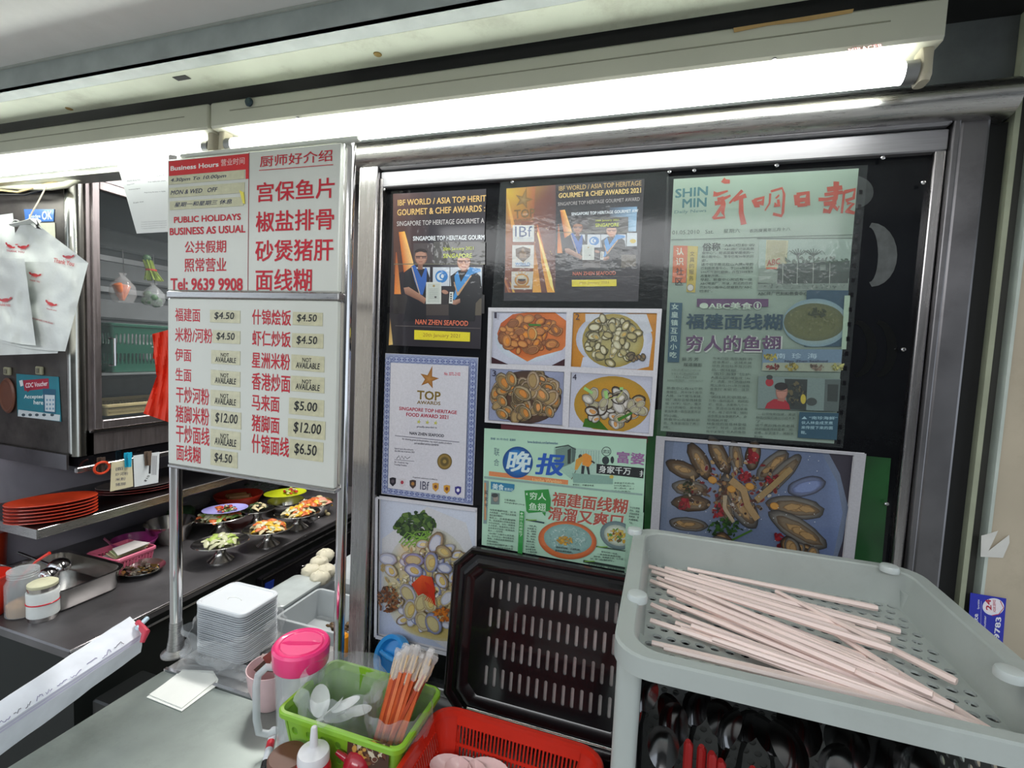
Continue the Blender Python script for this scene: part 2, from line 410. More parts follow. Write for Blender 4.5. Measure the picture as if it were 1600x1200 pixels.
# rubbed grey crescents on the glass at the right
def crescent(x, y, rx, ry, t, col, nm):
    pts = []
    for i in range(13):
        a = -pi*.5+pi*i/12; pts.append((x+rx*math.cos(a), y+ry*math.sin(a)))
    for i in range(12, -1, -1):
        a = -pi*.5+pi*i/12; pts.append((x-rx*.1+(rx-t)*math.cos(a), y+ry*.86*math.sin(a)))
    b = B(); k = len(pts)//2
    P3 = [PY(*p, -.0006) for p in pts]
    b.v = [tuple(p) for p in P3]; n = len(P3)
    b.f = [(i, i+1, n-2-i, n-1-i) for i in range(k-1)]
    obj(nm, b, col, W1)
SM = M('glass_smear', (70, 73, 73), .5, 0, .3, 60, .1); SD = M('glass_dark_mark', (16, 17, 17), .15)
crescent(1362, 398, 40, 50, 26, SM, 'smear'); crescent(1338, 545, 32, 45, 12, SD, 'smear'); crescent(1372, 545, 30, 45, 13, SD, 'smear')
crescent(1333, 300, 32, 26, 24, M('glass_smear_faint', (50, 54, 54), .5, 0, .3, 60), 'smear')

# rounded stainless lip above the window
q0 = PY(540, 236, -.035); prof = []
b = B(); rings = []
for X, k in ((-.640, .55), (-.637, .85), (-.630, 1), (.40, 1), (.430, 1), (.4305, .9)):
    rings.append([(X, -.018-.030*k*math.cos(a), .379+.0255*k*math.sin(a)) for a in [-pi/2+pi*i/14 for i in range(15)]]+[(X, 0, .379+.0255*k), (X, 0, .379-.0255*k)])
b.loft(rings)
tag(obj('hood_lip', b, STEEL, None, 50), 'rounded stainless steel lip running along the top of the window', 'trim')

# service counter, cabinet below, ledge behind it
SC = thing('service_counter', 'grey stainless steel service counter in the foreground', 'counter', (-.2, -.35, ZF))
b = B().rloft((-.1925, -.3775), [(ZC-.04, .7925, .2225, .003), (ZC-.003, .7925, .2225, .003), (ZC, .790, .220, .003)], 2)
obj('counter_top', b, COUNTER, SC)
obj('cabinet_body', B().box((-.965, -.58, ZF), (.58, -.16, ZC-.041)), STEELD, SC)
obj('edge_strip', B().box((-.985, -.1545, ZC-.03), (.41, -.147, ZC+.0022)), CHROME, SC)
obj('rear_ledge', B().box((-.985, -.146, ZC-.03), (.43, -.0, ZC)), STEEL, SC)
tag(obj('inner_ledge', B().box((-1.06, .012, ZC-.11), (-.45, .62, ZC-.08)), STEELD), 'low steel ledge behind the poles carrying food boxes', 'ledge')

# kitchen counter with drawers
KC = thing('kitchen_counter', 'long dark stainless kitchen counter running to the back', 'counter', (-1.6, .5, ZF))
b = B().rloft((-1.613, .5425), [(ZK-.022, .327, .6975, .004), (ZK-.004, .327, .6975, .004), (ZK, .324, .6945, .004)], 2)
obj('counter_top', b, KCOUNTER, KC)
obj('edge_strip', B().tube([(-1.286, -.153, ZK-.003), (-1.286, 1.24, ZK-.003)], .0035, 8), CHROME, KC)
obj('edge_strip', B().tube([(-1.292, -.15, ZK-.045), (-1.292, 1.24, ZK-.045)], .003, 8), STEEL, KC)
obj('cabinet_body', B().box((-1.94, -.14, ZF), (-1.30, 1.235, ZK-.023)), M('dark_green_matt', (16, 22, 20), .6), KC)
for (ya, yb) in ((.40, .80), (.815, 1.2)):
    d = obj('drawer_front', B().bbox((-1.30, ya, ZK-.26), (-1.272, yb, ZK-.075), .003), M('drawer_steel', (44, 42, 46), .25, .6), KC)
    obj('top_edge', B().box((-1.275, ya, ZK-.078), (-1.268, yb, ZK-.072)), CHROME, d)
    obj('handle', B().tube([(-1.271, yb-.22, ZK-.105), (-1.255, yb-.22, ZK-.105), (-1.255, yb-.08, ZK-.105), (-1.271, yb-.08, ZK-.105)], .005, 8), CHROME, d, True)
q = PX(421, 918, -1.270)
tag(obj('blue_tag', B().slab([PX(414, 912, -1.2705), PX(428, 905, -1.2705), PX(426, 924, -1.2705), PX(413, 928, -1.2705)], (.0015, 0, 0)), M('blue_tape', (24, 54, 150), .5)), 'small blue tape tag on the dark drawer front', 'tag')
# black block standing in for the black gap between the counters
tag(obj('gap_block', B().bbox((-1.27, -.12, ZF), (-1.01, .0, ZC-.17), .004), M('gap_black', (22, 24, 24), .35)), 'low black block standing in for the dark gap between the two counters', 'block')

# ======================= fluorescent fittings
def fitting(xa, xb, label, taped):
    t = thing('fluorescent_light', label, 'light', ((xa+xb)/2, -.1, .413), 'strip lights under the canopy')
    b = B().rloft(((xa+xb)/2, -.0975), [(.413, (xb-xa)/2, .0245, .003), (.417, (xb-xa)/2, .0275, .003), (.459, (xb-xa)/2, .0275, .003), (.462, (xb-xa)/2, .025, .003)], 2)
    h = obj('housing', b, BATTEN, t, 30)
    obj('groove_shade_strip', B().box((xa+.05, -.1258, .441), (xb-.06, -.1249, .4425)), M('groove_shadow', (150, 148, 130), .6), h)  # strip proud of the face; the groove's shade is put into its darker colour
    obj('tube', B().lathe((0, 0, 0), [(.0135, xa+.033), (.0135, xb-.033)], 20, axis=(1, 0, 0)) if False else B().tube([(xa+.032, -.098, .3885), (xb-.032, -.098, .3885)], .0135, 20), TUBE, t, True)
    for e in (xa, xb):
        s = 1 if e == xa else -1
        obj('tube_cap', B().tube([(e+s*.018, -.098, .3885), (e+s*.033, -.098, .3885)], .0143, 20), M('tube_cap_metal', (150, 150, 150), .4, .6), t, 30)
        obj('lamp_holder', B().rloft((e+s*.0105, -.098), [(.372, .006, .012, .005), (.378, .007, .015, .006), (.400, .007, .013, .005), (.414, .0075, .011, .003)], 3), M('holder_plastic', (186, 178, 158), .5), t, 30)
    return h
h = fitting(-.893, .305, 'right fluorescent tube light above the posters window, with masking tape scrap', True)
fitting(-2.10, -.902, 'left fluorescent tube light above the hanging bags and paper notice', False)
q = [PY(1146, 44, -.126), PY(1334, 14, -.126), PY(1332, 20, -.126), PY(1260, 33, -.126), PY(1200, 40, -.126), PY(1147, 51, -.126)]
obj('masking_tape', B().slab(q, (0, -.0006, 0)), TAPE, h)
for x, y in ((390, 160),):
    q = PY(x, y, -.126)
    obj('screw', B().lathe((q.x, -.1255, q.z), [(.008, 0), (.0085, .003), (.006, .006)], 16, axis=(0, -1, 0)), M('blue_grey_screw', (62, 78, 84), .4, .5), h, True)
for x, y in ((465, 184), (1210, 92)):
    q = PZ(x, y, .4125)
    obj('screw', B().lathe((q.x, q.y, .4112), [(.003, 0), (.003, .0018)], 12), STEELD, h)
ink = Ink(lambda x, y: PZ(x, y, .4125), nrm=(0, 0, -1))
ink.text('MIRACER', (1327, 81), (1380, 73), (196, 60, 60), .01, up=(1325, 76))
ink.done('lettering', h, printmat('print'))
# white cable trunking under the left fitting and loose cables
WC = M('off_white_cable', (206, 204, 184), .5, 0, .08, 20)
def pxtube(pts, Y, r, n=10): return B().tube([PY(x, y, Y if not isinstance(Y, (list, tuple)) else Y[i]) for i, (x, y) in enumerate(pts)], r, n)
tag(obj('flexible_conduit', pxtube([(-60, 288), (0, 290), (40, 292), (80, 292), (105, 288), (125, 277), (150, 270)], 0.0, .009), WC, None, True), 'cream flexible conduit sagging under the canopy at left', 'conduit')
tag(obj('cable', pxtube([(-40, 292), (0, 297), (28, 300), (50, 294), (70, 288), (90, 283)], -.005, .003), M('yellow_cable', (196, 176, 128), .5), None, True), 'thin yellowed cable looping beside the cream conduit', 'cable')
tag(obj('cable', pxtube([(-40, 306), (0, 304), (40, 304), (66, 296), (82, 284), (92, 276)], .005, .003), M('black_cable', (24, 24, 24), .5), None, True), 'black cable running behind the cream conduit', 'cable')
PR = printmat('print')
# ======================= menu stand: two poles and two boards
YB = -.13
MS = thing('menu_stand', 'polished steel stand holding the two white menu boards', 'stand', (-.79, -.115, ZC))
pl = px_x(275, 900, -.103); pr = px_x(532, 900, -.103)
for X in (pl, pr):
    p = obj('pole', B().lathe((X, -.103, 0), [(.0125, ZC+.03), (.0125, .375)] if X == pl else [(.0105, ZC+.03), (.0105, .375)], 24), CHROME, MS, True)
    obj('base_flange', B().lathe((X, -.103, 0), [(.030, ZC), (.030, ZC+.003), (.019, ZC+.012), (.0145, ZC+.04), (.0128, ZC+.075)], 24), STEEL, p, True)
Z0, Z1, Z2, Z3 = PY(390, 744, YB).z, PY(390, 468, YB).z, PY(390, 455, YB).z, PY(395, 236, YB).z
XL, XR = PY(262, 500, YB).x, PY(527, 500, YB).x
obj('rail', B().bbox((XL, YB-.002, Z0-.008), (XR+.004, -.1155, Z0), .002), STEEL, MS)
obj('rail', B().bbox((XL, YB-.003, Z1+.001), (XR+.004, -.1155, Z2-.001), .002), STEEL, MS)
obj('rail', B().bbox((px_x(283, 240, -.12), -.124, Z3+.004), (XR+.03, -.112, Z3+.013), .002), WHITEP, MS)
def board(z0, z1, label):
    return tag(obj('menu_board', B().bbox((XL, YB, z0), (XR, YB+.011, z1), .002), WHITEP), label, 'menu board', 'boards on the menu stand')
up = board(Z2, Z3, 'upper white menu board with red business hours and telephone number')
lo = board(Z0, Z1, 'lower white menu board listing noodle dishes and taped prices')
RED = (196, 22, 44)
f = lambda x, y: PY(x, y, YB)
k = Ink(f, base=4e-4, crop=(250, 220, 4.614))
def T(k, t, bl, tr, col=RED, bold=0, **kw): k.text(t, bl, tr, col, bold, **kw)
# header
k.wrect((66, 255), (640, 92), (214, 40, 44))
k.lv = 3.2e-4; k.wrect((618, 276), (644, 92), (214, 40, 44))
k.lv = 5e-4
k.wrect((637, 1080), (641, 85), (150, 30, 50))
T(k, 'Business Hours', (78, 218), (424, 152), (240, 240, 236), .03, res=3)
T(k, '营业时间', (441, 184), (612, 118), (236, 200, 196), .008)
T(k, 'PUBLIC HOLIDAYS', (102, 594), (584, 524), RED, .035, res=3)
T(k, 'BUSINESS AS USUAL', (72, 682), (618, 606), RED, .035, res=3)
T(k, '公共假期', (180, 812), (478, 715), RED, .008)
T(k, '照常营业', (178, 945), (480, 842), RED, .008)
T(k, 'Tel: 9639 9908', (78, 1076), (598, 990), RED, .04, res=3)
T(k, '厨师好介绍', (722, 192), (1245, 62), RED, .006)
k.wrect((716, 214), (1250, 207), RED) if False else k.poly([(716, 212), (1250, 170), (1250, 175), (716, 217)], RED)
for t, a, c in (('宫保鱼片', (700, 445), (1262, 262)), ('椒盐排骨', (692, 660), (1258, 483)), ('砂煲猪肝', (688, 872), (1254, 702)), ('面线糊', (690, 1082), (1098, 922))):
    T(k, t, a, c, RED, .012)
k.done('lettering', up, PR)
# taped-over paper strips with handwriting
TP = M('aged_clear_tape', (206, 204, 172), .3, 0, .08, 60, .5, coat=.6, bscale=90)
def strip(par, kk, bl, tr, skew=0, name='taped_strip', mat=TP):
    x0, y0, s = kk.crop
    A = PY(x0+bl[0]/s, y0+bl[1]/s, YB); D = PY(x0+tr[0]/s, y0+tr[1]/s, YB)
    return obj(name, B().slab([Vector((A.x, YB-.0003, A.z)), Vector((D.x, YB-.0003, A.z+skew)), Vector((D.x, YB-.0003, D.z+skew)), Vector((A.x, YB-.0003, D.z))], (0, -.0008, 0)), mat, par)
HW = (40, 46, 84)
s1 = strip(up, k, (66, 318), (612, 210), .0); s2 = strip(up, k, (70, 412), (612, 300), 0); s3 = strip(up, k, (74, 500), (604, 404), 0)
obj('yellow_tab', B().slab([PY(250+x/4.614, 220+y/4.614, YB-.0015) for x, y in ((574, 356), (604, 372), (614, 456), (600, 452))], (0, -.001, 0)), M('yellow_paper', (236, 224, 96), .5), up)
for sp_, t_, a_, c_ in ((s1, '4.30pm To 10.00pm', (76, 306), (476, 240)), (s2, 'MON & WED   OFF', (80, 392), (412, 336)), (s3, '星期一和星期三 休息', (106, 480), (520, 420))):
    k = Ink(f, base=13e-4, crop=(250, 220, 4.614)); T(k, t_, a_, c_, HW, .012, slant=.25); k.done('handwriting', sp_, PR)
# lower board
k = Ink(f, base=2.5e-4, crop=(250, 460, 3.872))
for t, a, c in (('福建面', (92, 162), (244, 85)), ('米粉/河粉', (92, 286), (318, 208)), ('伊面', (92, 402), (190, 330)), ('生面', (94, 522), (190, 450)),
                ('干炒河粉', (98, 652), (298, 572)), ('猪脚米粉', (96, 772), (298, 690)), ('干炒面线', (98, 892), (300, 808)), ('面线糊', (100, 1004), (246, 924)),
                ('什锦烩饭', (558, 182), (794, 95)), ('虾仁炒饭', (558, 310), (792, 226)), ('星洲米粉', (556, 444), (788, 360)), ('香港炒面', (556, 576), (790, 488)),
                ('马来面', (556, 698), (724, 616)), ('猪脚面', (556, 826), (724, 742)), ('什锦面线', (556, 956), (782, 868))):
    T(k, t, a, c, RED, .012)
k.done('lettering', lo, PR)
TP2 = M('aged_price_label', (204, 200, 168), .3, 0, .1, 90, .3, coat=.6, bscale=120)
prices = [('$4.50', 305, 168, 486, 98), ('$4.50', 320, 292, 486, 222), ('NA', 312, 418, 486, 346), ('NA', 310, 546, 486, 468), ('NA', 308, 672, 486, 592), ('$12.00', 310, 794, 492, 714),
          ('NA', 308, 918, 488, 834), ('$4.50', 308, 1030, 470, 958), ('$4.50', 804, 184, 986, 110), ('$4.50', 800, 320, 990, 242), ('NA', 796, 456, 996, 374), ('NA', 794, 584, 996, 506),
          ('$5.00', 782, 722, 994, 642), ('$12.00', 776, 856, 1002, 772), ('$6.50', 784, 988, 990, 898)]
k2 = Ink(f, base=13e-4, crop=(250, 460, 3.872))
for i_, (t, x0_, y0_, x1_, y1_) in enumerate(prices):
    pl_ = strip(lo, k, (x0_, y0_), (x1_, y1_), random.uniform(-.001, .001), 'price_label', TP2)
    k2 = Ink(f, base=13e-4, crop=(250, 460, 3.872))
    w_, h_ = x1_-x0_, y0_-y1_
    for g in range(3):
        if t != 'NA' and g < 2 and random.random() < .8: k2.ell((x0_+w_*(.62+.17*g), y1_+h_*.5), 11, 20, (186, 182, 154), n=14)
    if t == 'NA':
        T(k2, 'NOT', (x0_+w_*.34, y1_+h_*.42), (x0_+w_*.62, y1_+h_*.14), (26, 26, 30), .016)
        T(k2, 'AVAILABLE', (x0_+w_*.14, y1_+h_*.86), (x0_+w_*.86, y1_+h_*.54), (26, 26, 30), .018, slant=.2)
    else:
        T(k2, t, (x0_+w_*.14, y1_+h_*.80), (x0_+w_*(.88 if len(t) > 5 else .80), y1_+h_*.16), (26, 26, 30), .014, slant=.4)
    k2.done('handwriting', pl_, PR)
# ======================= sheets behind the window
YP = -.002
GL = printmat('print_glossy', .3, .55, bump=.35, mul=.92)
LAM = M('laminated_white_paper', (206, 204, 208), .3, 0, .03, 8, coat=.5)
NEWS = M('old_newsprint', (138, 158, 144), .5, 0, .07, 14, coat=.35, stain=(140, 160, 140), stainamt=.3)
DARKP = M('dark_printed_paper', (40, 36, 44), .35, 0, .1, 10, coat=.5)
def sheet(pts, label, cat, mat, Y=YP, th=.0008, group=None):
    return tag(obj('paper_sheet' if cat == 'sheet' else cat.replace(' ', '_'), B().slab([PY(x, y, Y) for x, y in pts], (0, -th, 0)), mat), label, cat, group)
def ink(crop, Y=YP, th=.0008, step=1.2e-5): return Ink(lambda x, y: PY(x, y, Y), base=th+1e-4, crop=crop, step=step)
def clam(k, x, y, s, ang, shell, inner, meat=None):
    k.ell((x, y), s, s*.68, shell[0], shell[1], ang, 14, jit=.05)
    k.ell((x-s*.05, y+s*.04), s*.80, s*.48, inner[0], inner[1], ang, 12, jit=.05)
    if meat: k.ell((x+s*.08, y+s*.05), s*.5, s*.3, meat[0], meat[1], ang+.2, 10, jit=.15)
def clams(k, c, rx, ry, n, sz, shells, inners, meats, seed=1, ok=None):
    R = random.Random(seed)
    for i in range(n):
        for _ in range(20):
            t = R.uniform(0, 2*pi); q = math.sqrt(R.random()); x, y = c[0]+rx*q*math.cos(t), c[1]+ry*q*math.sin(t)
            if ok is None or ok(x, y): break
        clam(k, x, y, sz*R.uniform(.6, 1.2), R.uniform(0, pi), R.choice(shells), R.choice(inners), R.choice(meats) if R.random() < .6 else None)
def blobs(k, c, rx, ry, n, sz, cols, seed=1, asp=.6):
    R = random.Random(seed)
    for i in range(n):
        t = R.uniform(0, 2*pi); q = math.sqrt(R.random()); a, b_ = R.choice(cols), R.choice(cols)
        k.ell((c[0]+rx*q*math.cos(t), c[1]+ry*q*math.sin(t)), sz*R.uniform(.4, 1.3), sz*asp*R.uniform(.4, 1.3), a, b_, R.uniform(0, pi), 8, jit=.2)

# --- two men receiving an award (printed)
def men(k, full):
    SK = (176, 132, 112); SKD = (128, 88, 72); NV = (26, 26, 34); BL = (48, 96, 176); BL2 = (60, 140, 206)
    k.poly([(140, 355), (180, 350), (245, 575), (178, 625)], 0, [(200, 110, 40), (250, 190, 90), (240, 200, 130), (190, 90, 30)])
    k.poly([(122, 490), (128, 490), (160, 770), (115, 770)], 0, [(150, 70, 40), (170, 90, 50), (226, 150, 80), (230, 130, 50)])
    k.rect((240, 430), (374, 566), (74, 66, 68)); k.rect((376, 420), (720, 566), (78, 76, 74))
    k.rect((110, 566), (720, 572), (110, 108, 88))
    for x in (240, 372, 488, 602): k.rect((x, 590), (x+(112 if x < 602 else 98), 716), (196, 204, 214))
    k.ell((430, 652), 42, 42, (40, 120, 190)); k.ell((424, 652), 26, 26, (200, 214, 224)); k.ell((438, 650), 22, 22, (40, 120, 190)); k.ell((436, 650), 10, 14, (210, 220, 228))
    k.rect((110, 775), (720, 900), (46, 42, 44)); k.rect((325, 840), (480, 912), (70, 62, 60)); k.rect((658, 800), (700, 912), (92, 84, 72))
    # left man
    k.poly([(178, 950), (205, 800), (180, 730), (180, 640), (235, 600), (330, 600), (352, 660), (350, 720), (330, 820), (330, 950)], NV)
    k.poly([(178, 728), (212, 722), (300, 778), (330, 800), (318, 836), (280, 812), (188, 768)], 0, [SK, SK, SK, SK, SKD, SKD, SKD])
    k.poly([(226, 584), (250, 572), (296, 660), (322, 590), (332, 600), (330, 690), (306, 776), (284, 770), (250, 680)], BL)
    k.poly([(228, 590), (234, 586), (290, 770), (284, 772)], (190, 170, 140))
    k.rect((272, 560), (304, 606), SKD)
    k.ell((291, 522), 42, 56, SK, SKD, n=20); k.ell((291, 492), 42, 26, (48, 40, 42), (36, 30, 32), a0=pi, a1=2*pi, n=14); k.ell((289, 508), 34, 22, SK)
    k.rect((256, 515), (328, 520), (50, 40, 42)); k.rect((258, 520), (286, 532), (120, 88, 80)); k.rect((298, 520), (326, 532), (120, 88, 80)); k.rect((276, 552), (302, 556), (130, 60, 56))
    # certificate
    k.rect((328, 690), (430, 836), (206, 210, 204)); k.rect((338, 700), (420, 826), (190, 196, 190)); k.ell((380, 715), 8, 8, (160, 140, 90))
    for i in range(6): k.rect((350, 735+i*12), (408, 738+i*12), (150, 156, 150))
    k.ell((392, 790), 7, 7, (90, 90, 90))
    # right man
    k.poly([(486, 950), (480, 780), (500, 760), (490, 650), (545, 610), (640, 606), (690, 650), (706, 780), (662, 830), (655, 950)], (20, 22, 28))
    k.poly([(500, 815), (556, 800), (558, 826), (530, 842), (505, 838)], 0, [SK, SK, SKD, SKD, SK]); k.ell((455, 756), 24, 14, SK, SKD, .3)
    k.poly([(516, 650), (540, 616), (560, 690), (620, 590), (690, 602), (694, 618), (630, 640), (560, 750), (520, 810), (508, 800), (528, 730)], BL2)
    k.poly([(512, 690), (518, 688), (540, 760), (628, 642), (634, 646), (545, 780), (536, 778)], (190, 150, 110))
    k.poly([(486, 756), (512, 756), (508, 834), (482, 832)], (214, 216, 212))
    for i in range(4): k.rect((490, 766+i*15), (502, 775+i*15), (60, 60, 60))
    k.rect((560, 580), (600, 620), SKD)
    k.ell((578, 555), 44, 56, (206, 158, 136), SK, n=20); k.ell((578, 522), 46, 26, (30, 28, 30), (24, 22, 24), a0=pi, a1=2*pi, n=14); k.rect((534, 518), (622, 528), (34, 30, 32))
    k.rect((540, 546), (618, 550), (50, 40, 42)); k.ell((558, 556), 15, 8, (150, 110, 98)); k.ell((598, 556), 15, 8, (150, 110, 98)); k.rect((562, 588), (598, 592), (150, 70, 66))

# --- A: left award photo sheet
def pc(c, pts): return [(c[0]+x/c[2], c[1]+y/c[2]) for x, y in pts]
cA = (590, 280, 4.286)
A_ = sheet(pc(cA, [(107, 98), (728, 66), (690, 1137), (75, 1112)]), 'left dark award poster with two men in blue sashes, cut off at its right', 'award poster', DARKP, group='award posters of two men in blue sashes')
k = ink(cA)
k.poly([(105, 100), (360, 88), (330, 560), (110, 640)], 0, [(84, 52, 50), (48, 38, 44), (44, 36, 44), (92, 56, 46)])
k.poly([(86, 930), (104, 1108), (76, 1112)], 0, [(150, 110, 70), (230, 200, 130), (240, 190, 100)])
k.tr = lambda p: (p[0]-(p[1]-600)*.012, p[1])
men(k, True); k.tr = None
GD = (206, 170, 106)
k.text('IBF WORLD / ASIA TOP HERIT', (138, 178), (729, 112), GD, .012, up=None, res=2) if False else k.text('IBF WORLD / ASIA TOP HERIT', (138, 180), (729, 150), GD, .014, up=(138, 140))
k.text('GOURMET & CHEF AWARDS :', (134, 246), (722, 218), GD, .02, up=(134, 204))
k.text('SINGAPORE TOP HERITAGE GOURMET A', (132, 316), (716, 295), (200, 196, 196), .004, up=(132, 284))
k.text('SINGAPORE TOP HERITAGE GOURM', (240, 414), (718, 406), (226, 230, 236), .025, up=(240, 384))
k.text('20th January 2021', (440, 486), (645, 480), (196, 206, 70), .012, up=(440, 458)); k.text('SINGAPORE', (442, 530), (635, 528), (196, 206, 70), .02, up=(442, 500))
k.ell((560, 530), 32, 26, (40, 36, 38)) if False else None
k.text('NAN ZHEN SEAFOOD', (255, 972), (608, 984), (226, 120, 90), .02, up=(257, 938))
k.poly([(120, 980), (690, 998), (690, 1001), (120, 983)], (120, 110, 110))
k.poly([(249, 1010), (622, 1026), (620, 1088), (248, 1074)], (232, 216, 50))
k.text('20th January 2021', (306, 1062), (552, 1070), (160, 110, 40), .0, up=(307, 1030))
k.done('printed_picture', A_, GL)
# --- B: right award sheet
cB = (760, 270, 5.455)
B_ = sheet(pc(cB, [(170, 133), (1347, 52), (1294, 1097), (148, 1092)]), 'right award poster with gold star panel and two men, under a clear sleeve', 'award poster', DARKP, group='award posters of two men in blue sashes')
k = ink(cB)
k.poly([(172, 136), (590, 104), (600, 600), (585, 1022), (158, 1022), (165, 600)], 0, [(176, 140, 40), (90, 50, 50), (84, 44, 48), (96, 48, 40), (120, 60, 40), (150, 84, 44)])
k.poly([(172, 136), (420, 118), (400, 420), (190, 400)], 0, [(190, 160, 40), (150, 84, 50), (150, 80, 40), (190, 120, 50)])
for pts, c1, c2 in (([(180, 230), (190, 230), (250, 480), (215, 470)], (200, 170, 90), (220, 150, 60)), ([(430, 440), (440, 440), (585, 1020), (520, 1020), (470, 760)], (190, 90, 50), (240, 170, 50)),
                    ([(405, 600), (412, 600), (470, 1020), (395, 1020)], (160, 90, 40), (236, 170, 60)), ([(432, 520), (440, 500), (560, 900), (575, 1015), (545, 960)], (240, 200, 110), (252, 236, 140)), ([(158, 880), (215, 1020), (190, 1020), (156, 930)], (150, 70, 50), (190, 120, 60)),
                    ([(200, 930), (206, 930), (245, 1020), (225, 1020)], (200, 150, 60), (230, 180, 80))):
    n_ = len(pts); k.poly(pts, 0, [c1 if i < 2 else c2 for i in range(n_)])
ST = (112, 84, 36)
def star(k, cx, cy, s, col, sk=0):
    pts = []
    for i in range(10):
        a = -pi/2+.25+i*pi/5; r_ = s*(1 if i % 2 == 0 else .4)
        if i == 0: r_ = s*1.35
        pts.append((cx+r_*math.cos(a), cy+r_*math.sin(a)))
    k.up(); m = len(k.v); k.v += [tuple(k.W(p)) for p in [(cx, cy)]+pts]; k.c += [lin(tuple(min(255, v+40) for v in col))]+[lin(col)]*10
    k.f += [(m, m+1+i, m+1+(i+1) % 10) for i in range(10)]
star(k, 318, 232, 80, ST)
k.text('TOP', (240, 392), (416, 378), ST, .05, up=(238, 318)); k.text('AWARDS', (236, 416), (412, 408), ST, .03, up=(236, 396))
k.rect((226, 448), (408, 590), (206, 208, 206)); k.text('IBf', (246, 546), (392, 546), (44, 66, 120), -.004, up=(246, 458)); k.rect((240, 556), (396, 559), (90, 120, 170))
k.text('world association', (250, 580), (384, 580), (150, 160, 160), 0, up=(250, 566))
k.poly([(222, 618), (408, 618), (404, 812), (220, 812)], (210, 210, 206))
k.poly([(250, 650), (314, 630), (378, 650), (374, 712), (314, 764), (252, 712)], (98, 78, 62)); k.rect((284, 676), (342, 728), (140, 112, 84)); k.ell((314, 660), 12, 16, (150, 124, 96))
k.text('WORLD', (246, 790), (374, 790), (50, 130, 196), .03, up=(246, 766)); k.rect((246, 792), (374, 799), (40, 70, 110))
k.poly([(216, 842), (402, 842), (390, 994), (214, 994)], (204, 200, 190))
k.ell((303, 915), 62, 56, (206, 158, 66), (176, 110, 40), n=24); k.ell((303, 915), 46, 42, (196, 190, 170), n=20); k.ell((303, 928), 38, 24, (150, 96, 40), n=14); k.ell((303, 906), 34, 20, (44, 36, 40), a0=0, a1=pi)
k.poly([(232, 962), (374, 962), (366, 982), (240, 982)], (176, 120, 50))
for t in (-.8, -.4, 0, .4, .8): star(k, 303+70*math.sin(t), 915-66*math.cos(t), 9, (200, 160, 60))
R_ = random.Random(3)
for _ in range(26): k.ell((R_.uniform(175, 560), R_.uniform(420, 1000)), 4, 4, (250, 220, 140), (200, 120, 50), n=6)
k.poly([(595, 280), (1300, 240), (1286, 820), (590, 830)], (34, 32, 40))
k.tr = lambda p: (780+(p[0]-290)*1.0, 462+(p[1]-515)*.88)
k.poly([(560, 330), (795, 320), (786, 560), (570, 560)], 0, [(60, 70, 90), (130, 170, 206), (150, 190, 220), (80, 90, 100)])
men(k, False); k.tr = None
k.poly([(1200, 515), (1284, 515), (1284, 628), (1196, 628)], (196, 206, 214)); k.ell((1250, 585), 26, 18, (206, 180, 50)); k.rect((1150, 700), (1275, 800), (96, 88, 76))
k.text('IBF WORLD / ASIA TOP HERITAGE', (620, 158), (1322, 112), (176, 146, 96), .012, up=(620, 118)); k.text('GOURMET & CHEF AWARDS 2021', (618, 220), (1318, 174), (212, 184, 118), .025, up=(618, 178))
k.text('SINGAPORE TOP HERITAGE GOURMET AWARD', (612, 286), (1308, 242), (176, 170, 170), .006, up=(612, 256))
k.text('SINGAPORE TOP HERITAGE GOURMET AW', (726, 368), (1294, 340), (224, 232, 240), .025, up=(726, 342))
k.text('20th January 2021', (930, 424), (1130, 418), (196, 206, 70), .012, up=(930, 402)); k.text('SINGAPORE', (930, 466), (1130, 460), (196, 206, 70), .02, up=(930, 436))
k.text('NAN ZHEN SEAFOOD', (738, 878), (1104, 872), (206, 110, 84), .02, up=(738, 846)); k.rect((600, 886), (1270, 889), (110, 104, 104))
k.poly([(730, 915), (1110, 910), (1110, 968), (731, 972)], (232, 216, 50)); k.text('20th January 2021', (792, 955), (1042, 952), (160, 120, 50), 0, up=(792, 930))
k.done('printed_picture', B_, GL)
# clear sleeve round B and below it
SLV = M('clear_sleeve', (120, 126, 126), .12, 0, 0, 10, alpha=.07, coat=.5, bump=.5, bscale=70)
tag(obj('clear_sleeve', B().slab([PY(x, y, YP-.0065) for x, y in ((782, 284), (1045, 268), (1042, 484), (768, 484))], (0, -.0004, 0)), SLV), 'clear plastic sleeve over the gold-starred award poster', 'sleeve')

# --- E: certificate
cE = (590, 540, 4.8)
E_ = sheet(pc(cE, [(60, 57), (756, 90), (716, 1196), (30, 1110)]), 'white award certificate with blue lace border and gold star', 'certificate', LAM)
k = ink(cE)
k.poly([(62, 60), (754, 93), (714, 1192), (33, 1107)], (150, 160, 192))
def mix(a, b, t): return (a[0]+(b[0]-a[0])*t, a[1]+(b[1]-a[1])*t)
for P0, P1, n_ in (((82, 100), (735, 128), 16), ((60, 1085), (700, 1160), 16), ((84, 90), (58, 1100), 25), ((722, 120), (690, 1170), 25)):
    for i in range(n_):
        p = mix(P0, P1, (i+.5)/n_); k.ell(p, 24, 24, (176, 186, 214), (88, 100, 158), n=12, mid=.55)
    for i in range(n_*2):
        p = mix(P0, P1, (i+.5)/n_/2); k.ell(p, 9, 9, (92, 104, 160), (206, 210, 226), n=8)
k.poly([(106, 128), (688, 153), (658, 1140), (85, 1064)], (212, 210, 218))
star(k, 392, 250, 76, (150, 96, 36))
k.text('TOP', (302, 402), (478, 414), (128, 104, 40), .05, up=(304, 334)); k.text('AWARDS', (302, 436), (478, 446), (128, 104, 40), .035, up=(303, 410))
k.text('No. SSTL-2102', (506, 222), (626, 226), (196, 60, 80), .02, up=(507, 198))
